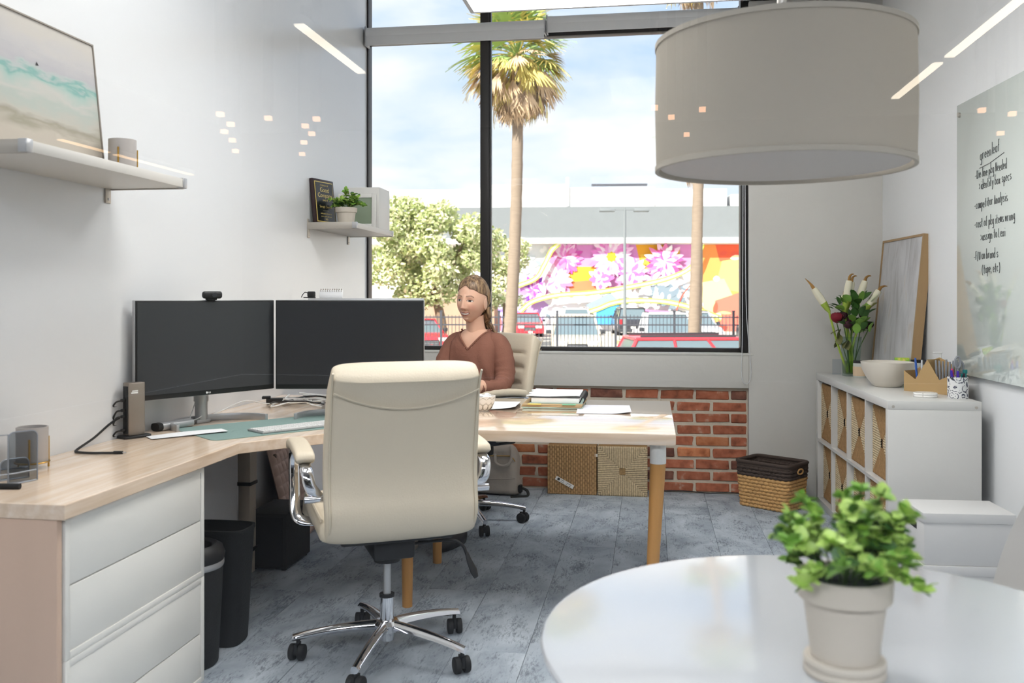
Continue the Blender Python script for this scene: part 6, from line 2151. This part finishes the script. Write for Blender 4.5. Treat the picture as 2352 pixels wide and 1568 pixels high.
# --- cars
for nm, c in (('car_red', '#d23b46'), ('car_tan', '#cfc6b4'), ('car_white', '#f0f0f0'), ('car_black', '#3a3b42'), ('car_silver', '#d5d6da'), ('car_dark', '#55565e')):
    mat(nm, c, rough=0.25, spec=0.6, coat=0.5)
def car(label, X, d, heading, L, W, H, paint_, kind='suv', group='parked cars'):
    """local +x is the front of the car"""
    t = thing('parked_car', label, 'car', CW(X, d), ST + math.radians(heading), group)
    belt = 0.60 * H if kind != 'sedan' else 0.62 * H
    gc = 0.24
    hood = {'suv': 1.25, 'sedan': 1.25, 'pickup': 1.35}[kind]
    prof = [(-L / 2 + 0.06, gc), (-L / 2, gc + 0.2), (-L / 2 + 0.02, belt - 0.12), (-L / 2 + 0.10, belt), (L / 2 - hood, belt), (L / 2 - hood * 0.45, belt - 0.06), (L / 2 - 0.16, belt - 0.16), (L / 2 - 0.02, belt - 0.34), (L / 2, gc + 0.16), (L / 2 - 0.08, gc)]
    rings = []
    for f_, k in ((-1.0, 0.93), (-0.975, 0.97), (-0.90, 0.995), (-0.5, 1.0), (0, 1.005), (0.5, 1.0), (0.90, 0.995), (0.975, 0.97), (1.0, 0.93)):
        cz = (gc + belt) / 2
        rings.append([(x * k, f_ * W / 2, cz + (z - cz) * (0.94 + 0.06 * (k - 0.93) / 0.075)) for x, z in prof])
    MB().loft(rings).obj('body', paint_, t, bevel=0.02, smooth=50)
    xr0, xf0, xr1, xf1 = {'suv': (-L / 2 + 0.12, L / 2 - hood + 0.05, -L / 2 + 0.42, L / 2 - hood - 0.72), 'sedan': (-L / 2 + 0.55, L / 2 - hood + 0.05, -L / 2 + 1.25, L / 2 - hood - 0.80), 'pickup': (-L / 2 + 1.9, L / 2 - hood + 0.05, -L / 2 + 2.1, L / 2 - hood - 0.6)}[kind]
    wy0, wy1 = W / 2 - 0.05, W / 2 - 0.20
    low = [(xr0, -wy0, belt - 0.01), (xf0, -wy0, belt - 0.01), (xf0, wy0, belt - 0.01), (xr0, wy0, belt - 0.01)]
    top = [(xr1, -wy1, H - 0.06), (xf1, -wy1, H - 0.06), (xf1, wy1, H - 0.06), (xr1, wy1, H - 0.06)]
    MB().loft([low, top]).obj('windows', 'car_glass', t)
    MB().box((xr1 - 0.05, -wy1 - 0.03, H - 0.08), (xf1 + 0.08, wy1 + 0.03, H)).obj('roof', paint_, t, bevel=0.035, seg=3)
    pil = MB()
    for a, b_ in zip(low, top):
        pil.tube([a, b_], 0.045, n=6)
    for s in (-1, 1):
        for f_ in (0.36, 0.68):
            xa = xr0 + (xf0 - xr0) * f_
            xb = xr1 + (xf1 - xr1) * f_
            pil.tube([(xa, s * wy0, belt), (xb, s * wy1, H - 0.05)], 0.035, n=6)
    pil.obj('pillars', paint_, t)
    if kind != 'sedan':
        for s in (-1, 1):
            MB().box((xr1 + 0.1, s * (wy1 - 0.04) - 0.02, H), (xf1 - 0.1, s * (wy1 - 0.04) + 0.02, H + 0.05)).obj('roof_rail', 'car_trim', t)
    for sx_ in (-1, 1):
        for sy_ in (-1, 1):
            wx = sx_ * (L / 2 - 0.85)
            wy_ = sy_ * (W / 2 - 0.10)
            w_ = MB().cyl((wx, wy_ - 0.11, 0.34), (wx, wy_ + 0.11, 0.34), 0.34, n=24).obj('wheel', 'tyre', t, bevel=0.02)
            MB().cyl((wx, wy_ + sy_ * 0.112, 0.34), (wx, wy_ + sy_ * 0.118, 0.34), 0.21, n=20).obj('hubcap', 'hubcap', w_)
    for s in (-1, 1):
        MB().box((L / 2 - 0.22, s * (W / 2 - 0.36) - 0.20, belt - 0.36), (L / 2 - 0.005, s * (W / 2 - 0.36) + 0.20, belt - 0.20)).obj('headlamp', 'car_lamp', t, bevel=0.02)
        MB().box((-L / 2 - 0.015, s * (W / 2 - 0.16) - 0.10, belt - 0.34), (-L / 2 + 0.1, s * (W / 2 - 0.16) + 0.10, belt - 0.02)).obj('tail_lamp', 'tail_lamp', t, bevel=0.02)
        MB().box((xf0 - 0.22, s * (W / 2 + 0.10) - 0.10, belt + 0.02), (xf0 - 0.08, s * (W / 2 + 0.10) + 0.09, belt + 0.17)).obj('mirror', 'car_trim', t, bevel=0.02)
    g_ = MB()
    for k in range(4):
        g_.box((L / 2 - 0.03, -W / 2 + 0.58, belt - 0.60 + 0.07 * k), (L / 2 + 0.012, W / 2 - 0.58, belt - 0.57 + 0.07 * k))
    g_.obj('grille', 'hubcap', t)
    MB().box((L / 2 - 0.04, -W / 2 + 0.55, belt - 0.64), (L / 2 + 0.004, W / 2 - 0.55, belt - 0.30)).obj('grille_recess', 'car_trim', t)
    MB().box((L / 2 - 0.10, -W / 2 + 0.05, gc), (L / 2 + 0.03, W / 2 - 0.05, gc + 0.17)).obj('front_bumper', paint_ if kind == 'sedan' else 'hubcap', t, bevel=0.03)
    MB().box((-L / 2 - 0.05, -W / 2 + 0.05, gc), (-L / 2 + 0.10, W / 2 - 0.05, gc + 0.2)).obj('rear_bumper', 'car_trim', t, bevel=0.03)
    for xx, s in ((-L / 2 - 0.02, -1), (L / 2 + 0.034, 1)):
        MB().box((xx - 0.005, -0.15, gc + 0.22 if s < 0 else gc + 0.03), (xx + 0.005, 0.15, gc + 0.36 if s < 0 else gc + 0.15)).obj('number_plate', 'plate', t)
    return t
car('tan off-road car with a chrome grille facing the window', 4.40 * 0.56, 35.5, -92, 4.7, 1.85, 1.80, 'car_tan')
car('small red car facing the window beside the palm trunk', 0.97, 58.0, -86, 4.2, 1.78, 1.48, 'car_red', 'sedan')
car('white estate car with red tail lamps behind the tan car', 4.05, 60.0, 92, 4.6, 1.85, 1.75, 'car_white')
car('black off-road car parked tail-on under the mural', 7.75, 60.5, 90, 4.7, 1.92, 1.78, 'car_black')
car('white pickup with a wide windscreen facing the window', 6.20, 37.0, -90, 5.3, 1.98, 1.86, 'car_white', 'pickup')
car('silver car with a dark grille beside the bare palm trunk', 9.55, 48.0, -84, 4.6, 1.88, 1.72, 'car_silver')
car('red car passing nearest the window with only its roof in view', 4.75, 21.5, 4, 4.8, 1.85, 1.58, 'car_red', 'suv')
car('red and white car half hidden behind the woman and monitor', -4.2, 41.0, -70, 4.4, 1.8, 1.52, 'car_red', 'sedan')
car('dark car cut off by the right window jamb', 13.3, 47.0, -80, 4.5, 1.82, 1.55, 'car_dark', 'sedan')
car('red pickup parked far off beyond the leafy tree', -7.6, 52.0, 8, 5.0, 1.9, 1.8, 'car_red', 'pickup')

# ------------------------------------------------------------------ the seated woman
attr_mat('skin', 0.5, 0.35, sss=0.08)
ramp_mat('hair_brown', [(0.30, '#4c3a2d'), (0.48, '#7d634c'), (0.62, '#a88a68'), (0.75, '#cbb08a')], 26, 0.42, stretch=(3.5, 3.5, 0.7), detail=5, spec=0.5)
mat('knit_mauve', '#8d6152', rough=0.85, spec=0.2, var=0.06, vscale=30, bump=0.2, bscale=120)
mat('trousers', '#2d2f38', rough=0.9)
mat('shoe', '#1a1a1c', rough=0.5)
SK = srgb('#e0b39a')
def mixc(a, b_, f_):
    f_ = max(0.0, min(1.0, f_))
    return tuple(a[i] * (1 - f_) + b_[i] * f_ for i in range(3)) + (1.0,)
HC = Vector((0.0, 0.035, 1.205))
def gs(x, s):
    return math.exp(-(x / s) ** 2)
def sstep(a, b_, x):
    t_ = max(0.0, min(1.0, (x - a) / (b_ - a)))
    return t_ * t_ * (3 - 2 * t_)
def head_pt(th, ph, grow=0.0):
    """th: azimuth from the face front, ph: elevation"""
    nx_, ny_, nz_ = math.sin(th) * math.cos(ph), math.cos(th) * math.cos(ph), math.sin(ph)
    x, y, z = nx_ * (0.0775 + grow), ny_ * (0.094 + grow), nz_ * (0.119 + grow)
    if z < 0:
        k = -z / 0.119
        x *= 1 - 0.27 * k ** 1.4
        if y > 0:
            y *= 1 - 0.10 * k ** 2
        else:
            y *= 1 - 0.42 * sstep(0.15, 0.9, k)
    if y > 0 and z > 0:
        y *= 1 - 0.05 * sstep(0.2, 1.0, z / 0.119)
    if y > 0 and grow < 0.001:
        ax = abs(x)
        y += 0.013 * gs(x, 0.024) * gs(z + 0.106, 0.017)
        if z < 0.028:
            tt = sstep(0.028, -0.046, z) if False else max(0.0, min(1.0, (0.028 - z) / 0.072))
            amt = 0.003 + 0.021 * tt ** 1.3
            drop = 1 - sstep(0.044, 0.060, -z)
            wn_ = 0.0085 + 0.0045 * tt
            y += amt * gs(x, wn_) * drop
            y += 0.006 * gs(ax - 0.0105, 0.006) * gs(z + 0.045, 0.008)
        y -= 0.0080 * gs(ax - 0.031, 0.0135) * gs(z + 0.004, 0.0095)
        y += 0.0042 * gs(ax - 0.028, 0.020) * gs(z - 0.017, 0.007)
        y += 0.0070 * gs(ax - 0.040, 0.018) * gs(z + 0.040, 0.020)
        y += 0.0050 * gs(x, 0.024) * gs(z + 0.078, 0.008) + 0.0045 * gs(x, 0.022) * gs(z + 0.066, 0.006)
        y -= 0.0035 * gs(x, 0.02) * gs(z + 0.092, 0.006)
        y += 0.0035 * gs(ax - 0.031, 0.011) * gs(z + 0.004, 0.006)
    return Vector((x, y, z))
def face_col(p):
    x, y, z = p
    ax = abs(x)
    c = SK
    if y > 0.01:
        c = mixc(c, srgb('#d08f7c'), 0.55 * gs(ax - 0.042, 0.018) * gs(z + 0.036, 0.018))
        c = mixc(c, srgb('#d79a86'), 0.4 * gs(x, 0.012) * gs(z + 0.045, 0.012))
        c = mixc(c, srgb('#c58f78'), 0.55 * gs(ax - 0.031, 0.016) * gs(z - 0.006, 0.007))
        # brows
        zb_ = 0.0175 + 0.004 * sstep(0.012, 0.034, ax) - 0.006 * sstep(0.036, 0.05, ax)
        if 0.011 < ax < 0.049:
            c = mixc(c, srgb('#6d4c38'), 0.95 * gs(z - zb_, 0.0030))
        # eyes
        ex, ez = (ax - 0.0315) / 0.0135, (z + 0.0045) / 0.0052
        e2 = ex * ex + ez * ez
        if e2 < 1.0:
            c = srgb('#d9cfc8')
            ix = (x - math.copysign(0.0315, x)) - 0.0015
            if (ix / 0.0066) ** 2 + ((z + 0.0045) / 0.0066) ** 2 < 1:
                c = srgb('#2e2621')
            if ez > 0.45:
                c = srgb('#2a211d')
        elif e2 < 1.7:
            c = mixc(srgb('#33271f'), c, 0.15 if ez > 0 else 0.75)
        # smile
        zm = -0.0755 + 12.0 * x * x
        if ax < 0.0285:
            dz = z - zm
            op = 0.0042 * math.sqrt(max(0, 1 - (ax / 0.0265) ** 2)) + 0.0002
            if abs(dz) < op and ax < 0.0265:
                c = srgb('#f6f1ea') if ax < 0.0225 else srgb('#6a3a36')
                if abs(dz) > op * 0.88:
                    c = srgb('#9a5f58')
            elif abs(dz) < op + 0.0052 * (1 - (ax / 0.03) ** 2):
                c = srgb('#b86c64')
        c = mixc(c, srgb('#a9715f'), 0.7 * gs(ax - 0.0075, 0.0028) * gs(z + 0.054, 0.0022))
        # smile lines
        c = mixc(c, srgb('#c08d78'), 0.6 * gs(ax - (0.019 + 0.35 * max(0, -0.045 - z)), 0.0028) * sstep(-0.078, -0.066, z) * (1 - sstep(-0.052, -0.044, z)))
    return c
body = MB()
body.vc = []
NU, NV = 150, 120
def th_of(u):
    s = 2 * u - 1
    return PI * (0.42 * s + 0.58 * s ** 3)
def ph_of(v):
    s = 2 * v - 1
    return PI / 2 * (0.82 * s + 0.18 * s ** 3)
tilt = Matrix.Rotation(math.radians(-4), 3, 'Y') @ Matrix.Rotation(math.radians(3), 3, 'X')
vs_ = []
for j in range(NV + 1):
    for i in range(NU):
        p = head_pt(th_of(i / NU), ph_of(j / NV))
        vs_.append(HC + tilt @ p)
        body.vc.append(face_col(p))
fs_ = []
for j in range(NV):
    for i in range(NU):
        i2 = (i + 1) % NU
        fs_.append((j * NU + i, j * NU + i2, (j + 1) * NU + i2, (j + 1) * NU + i))
body.add(vs_, fs_)
def addskin(fn_):
    n0 = len(body.v)
    fn_()
    body.vc += [SK] * (len(body.v) - n0)
for s in (-1, 1):     # ears
    def ear(s=s):
        def fn(u, v):
            th, ph = 2 * PI * u, PI * (v - 0.5)
            x, y, z = math.cos(ph) * math.cos(th), math.cos(ph) * math.sin(th), math.sin(ph)
            bowl = -0.45 * max(0, s * x) * (1 - y * y - z * z) if s * x > 0 else 0
            return HC + tilt @ Vector((s * 0.0760 + 0.009 * (x + s * bowl), -0.010 + 0.018 * y + 0.10 * 0.03 * z, -0.012 + 0.031 * z))
        body.grid(fn, 20, 14, True)
    addskin(ear)
addskin(lambda: body.tube(smoothpath([(0, 0.010, 1.125), (0, 0.0, 1.075), (0, -0.012, 1.03), (0, -0.015, 0.985)], 4), [0.050, 0.0495, 0.049, 0.0485, 0.049, 0.050, 0.0515, 0.053, 0.056, 0.060, 0.066, 0.072, 0.080], n=28))
def torso_ring(z, hw, hd, yo, n_=56, e=0.75):
    r_ = []
    for i in range(n_):
        a = 2 * PI * i / n_
        ca, sa = math.cos(a), math.sin(a)
        r_.append((hw * math.copysign(abs(ca) ** e, ca), yo + hd * math.copysign(abs(sa) ** e, sa), z))
    return r_
TR = [(0.470, 0.154, 0.133, -0.045), (0.540, 0.151, 0.128, -0.045), (0.620, 0.146, 0.122, -0.042), (0.700, 0.144, 0.116, -0.038), (0.780, 0.150, 0.114, -0.032), (0.850, 0.150, 0.114, -0.026), (0.910, 0.151, 0.110, -0.022), (0.955, 0.150, 0.103, -0.020), (0.985, 0.139, 0.093, -0.018), (1.010, 0.116, 0.082, -0.016), (1.032, 0.095, 0.070, -0.016), (1.050, 0.068, 0.061, -0.016)]
def ring_at(z):
    for a, b_ in zip(TR, TR[1:]):
        if a[0] <= z <= b_[0]:
            f_ = (z - a[0]) / (b_[0] - a[0])
            return tuple(a[i] + (b_[i] - a[i]) * f_ for i in range(4))
    return TR[-1]
zs = [0.80 + 0.25 * i / 20 for i in range(21)]
addskin(lambda: body.loft([torso_ring(z, max(0.02, ring_at(z)[1] - 0.010), max(0.02, ring_at(z)[2] - 0.010), ring_at(z)[3]) for z in zs]))
# arms and hands
ARM = {-1: [(-0.126, -0.02, 0.975), (-0.160, -0.015, 0.90), (-0.181, 0.01, 0.80), (-0.181, 0.08, 0.757), (-0.151, 0.20, 0.762), (-0.101, 0.315, 0.766)],
       1: [(0.126, -0.015, 0.975), (0.161, 0.01, 0.90), (0.181, 0.06, 0.81), (0.176, 0.15, 0.772), (0.143, 0.27, 0.768), (0.101, 0.36, 0.766)]}
for s in (-1, 1):
    wr = Vector(ARM[s][-1])
    el_ = Vector(ARM[s][-2])
    f_ = (wr - el_)
    f_.z = 0
    f_.normalize()
    sd = Vector((f_.y, -f_.x, 0)) * (-s)     # thumb side points to the body centre
    def hand_(s=s, wr=wr, f_=f_, sd=sd):
        body.tube([wr - f_ * 0.12, wr - f_ * 0.05, wr, wr + f_ * 0.02], [0.036, 0.029, 0.025, 0.026], n=16)
        palm_ = []
        for q, hw, hh in ((0.0, 0.026, 0.016), (0.03, 0.036, 0.015), (0.06, 0.041, 0.013), (0.085, 0.039, 0.011), (0.095, 0.036, 0.009)):
            c_ = wr + f_ * q
            palm_.append([c_ + sd * (hw * math.cos(2 * PI * k / 16)) + Vector((0, 0, hh * math.sin(2 * PI * k / 16))) for k in range(16)])
        body.loft(palm_)
        for k, L in enumerate((0.062, 0.072, 0.067, 0.052)):
            o_ = sd * (0.028 - 0.0185 * k)
            b0 = wr + f_ * 0.085 + o_
            dirs = f_ + sd * (0.06 - 0.05 * k)
            body.tube(smoothpath([b0, b0 + dirs * L * 0.45 + Vector((0, 0, 0.010)), b0 + dirs * L * 0.8 + Vector((0, 0, -0.002)), b0 + dirs * L + Vector((0, 0, -0.012))], 3), [0.0085, 0.0085, 0.0083, 0.0085, 0.008, 0.0078, 0.0076, 0.0074, 0.0068, 0.005], n=10)
        b0 = wr + f_ * 0.030 + sd * 0.028
        body.tube(smoothpath([b0, b0 + sd * 0.022 + f_ * 0.018, b0 + sd * 0.032 + f_ * 0.045, b0 + sd * 0.032 + f_ * 0.062], 3), [0.012, 0.0115, 0.011, 0.0105, 0.010, 0.0095, 0.009, 0.0085, 0.008, 0.006], n=10)
    addskin(hand_)
person = body.obj('person', 'skin', loc=(-0.935, 4.805, 0), rz=math.radians(163), smooth=80)
tag(person, 'smiling woman in a mauve-brown v-neck jumper seated at the window desk', 'person')

# jumper
sw_ = MB()
n_ = 84
zs = [0.47 + (1.050 - 0.47) * i / 62 for i in range(63)]
rings = []
for z in zs:
    r4 = ring_at(z)
    rg = []
    for i, p in enumerate(torso_ring(z, r4[1], r4[2], r4[3], n_)):
        a = 2 * PI * i / n_
        fold = 0.0095 * math.sin(9 * a + 14 * z + 3 * mnoise.noise(Vector((a * 1.5, z * 5, 1)))) * sstep(1.02, 0.85, z)
        fold += 0.006 * mnoise.noise(Vector((p[0] * 16, p[1] * 16, z * 11)))
        k = 1 + fold / 0.15
        rg.append((p[0] * k, p[1] * k, z))
    rings.append(rg)
keep = []
for j in range(len(rings) - 1):
    for i in range(n_):
        i2 = (i + 1) % n_
        q = [rings[j][i], rings[j][i2], rings[j + 1][i2], rings[j + 1][i]]
        cx = sum(p[0] for p in q) / 4
        cy = sum(p[1] for p in q) / 4
        cz = sum(p[2] for p in q) / 4
        if cy > 0.0 and cz > 0.945 + abs(cx) * 1.15:
            continue
        keep.append((j * n_ + i, j * n_ + i2, (j + 1) * n_ + i2, (j + 1) * n_ + i))
sw_.add([p for r_ in rings for p in r_], keep)
for s in (-1, 1):
    path = smoothpath([(s * 0.070, -0.018, 0.985)] + ARM[s][:-1] + [tuple(Vector(ARM[s][-1]) * 0.6 + Vector(ARM[s][-2]) * 0.4)], 7)
    k_ = len(path)
    rr_ = []
    for i in range(k_):
        f_ = i / (k_ - 1)
        base = 0.047 + 0.010 * math.sin(PI * min(1, f_ * 1.6)) - 0.018 * sstep(0.5, 1.0, f_)
        rr_.append(base + 0.003 * math.sin(i * 2.1) * sstep(0.1, 0.5, f_))
    sw_.tube(path, rr_, n=26)
so_ = sw_.obj('jumper', 'knit_mauve', person, smooth=80)
# ribbed neckline
nk = []
for i in range(41):
    f_ = i / 40
    x = 0.092 * (2 * f_ - 1)
    z = 0.945 + abs(x) * 1.15
    r4 = ring_at(min(z, 1.049))
    hw, hd, yo = r4[1], r4[2], r4[3]
    cy = max(0.0, 1 - (abs(x) / hw) ** (1 / 0.75 * 1.0) if hw > abs(x) else 0)
    ca = min(1, (abs(x) / hw) ** (1 / 0.75))
    yy = yo + hd * max(0.0, 1 - ca * ca) ** (0.5 * 0.75)
    nk.append((x, yy + 0.002, z))
MB().tube(nk, 0.0048, n=8).obj('neckband', 'knit_mauve', so_)

# hair: cap, swept-back sides and the tail over her shoulder
hr = MB()
HN, HM = 120, 70
def hair_edge(th):
    """lowest elevation the hair cap reaches at this azimuth"""
    a = abs(math.degrees(th))
    if a < 70:
        return 37 - 10 * sstep(2, 30, abs(math.degrees(th) - 8)) - 10 * sstep(28, 70, a)
    if a < 104:
        return 17 - 4 * sstep(70, 104, a)
    return 13 - 45 * sstep(104, 122, a) - 22 * sstep(122, 155, a)
for lay, gro in ((0, 0.0065), (1, 0.0125)):
    def cap(u, v, gro=gro):
        th = PI * (2 * u - 1)
        e0 = math.radians(hair_edge(th))
        ph = e0 + (PI / 2 - e0) * v
        g2 = gro * (0.10 + 0.90 * min(1, v * 3.5) ** 0.7) + 0.0022 * math.sin(46 * th + 8 * math.sin(3 * ph)) * (1 - v * 0.8) * min(1, v * 4)
        back = sstep(60, 130, abs(math.degrees(th)))
        p = head_pt(th, ph, g2 + 0.004 * back)
        return HC + tilt @ (p + Vector((0, 0, 0.004)))
    hr.grid(cap, HN, HM, True)
rnd = random.Random(12)
for k in range(30):
    f_ = k / 29
    th = math.radians(-116 - 50 * f_) if k % 3 else math.radians(130 + 30 * f_)
    st_ = HC + tilt @ head_pt(th, math.radians(-12 - 20 * f_), 0.010)
    lft = -1 if k % 3 else 0.4
    pts = [st_, st_ + Vector((0.006 * lft, -0.012, -0.05)), Vector((-0.050 + 0.10 * f_ * (1 if k % 3 else 1), -0.062 - 0.015 * f_, 1.085)), Vector((-0.075 + 0.11 * f_, -0.075 - 0.03 * f_ + rnd.uniform(-0.008, 0.008), 1.040 + 0.006 * rnd.random())), Vector((-0.115 + 0.12 * f_, -0.092 - 0.03 * f_, 1.012 - 0.03 * rnd.random()))]
    P = smoothpath(pts, 5)
    hr.tube(P, [0.013 * (1 - 0.55 * i / (len(P) - 1)) for i in range(len(P))], n=7, flat=0.6)
hr.obj('hair', 'hair_brown', person, smooth=80)
# trousers and shoes
tr_ = MB()
for s in (-1, 1):
    tr_.tube(smoothpath([(s * 0.085, -0.06, 0.52), (s * 0.095, 0.10, 0.535), (s * 0.10, 0.36, 0.545), (s * 0.10, 0.42, 0.48), (s * 0.10, 0.40, 0.28), (s * 0.10, 0.38, 0.10)], 5), [0.095] * 6 + [0.082] * 6 + [0.068] * 5 + [0.058] * 4 + [0.05] * 5, n=18)
tr_.obj('trousers', 'trousers', person, smooth=80)
sh_ = MB()
for s in (-1, 1):
    sh_.loft([[(s * 0.10 + hw * math.cos(2 * PI * k / 16), y, max(0.0, 0.035 + hh * math.sin(2 * PI * k / 16))) for k in range(16)] for y, hw, hh in ((0.31, 0.02, 0.03), (0.34, 0.035, 0.05), (0.40, 0.04, 0.065), (0.48, 0.045, 0.045), (0.54, 0.04, 0.035), (0.575, 0.02, 0.025))])
sh_.obj('shoes', 'shoe', person, smooth=80)
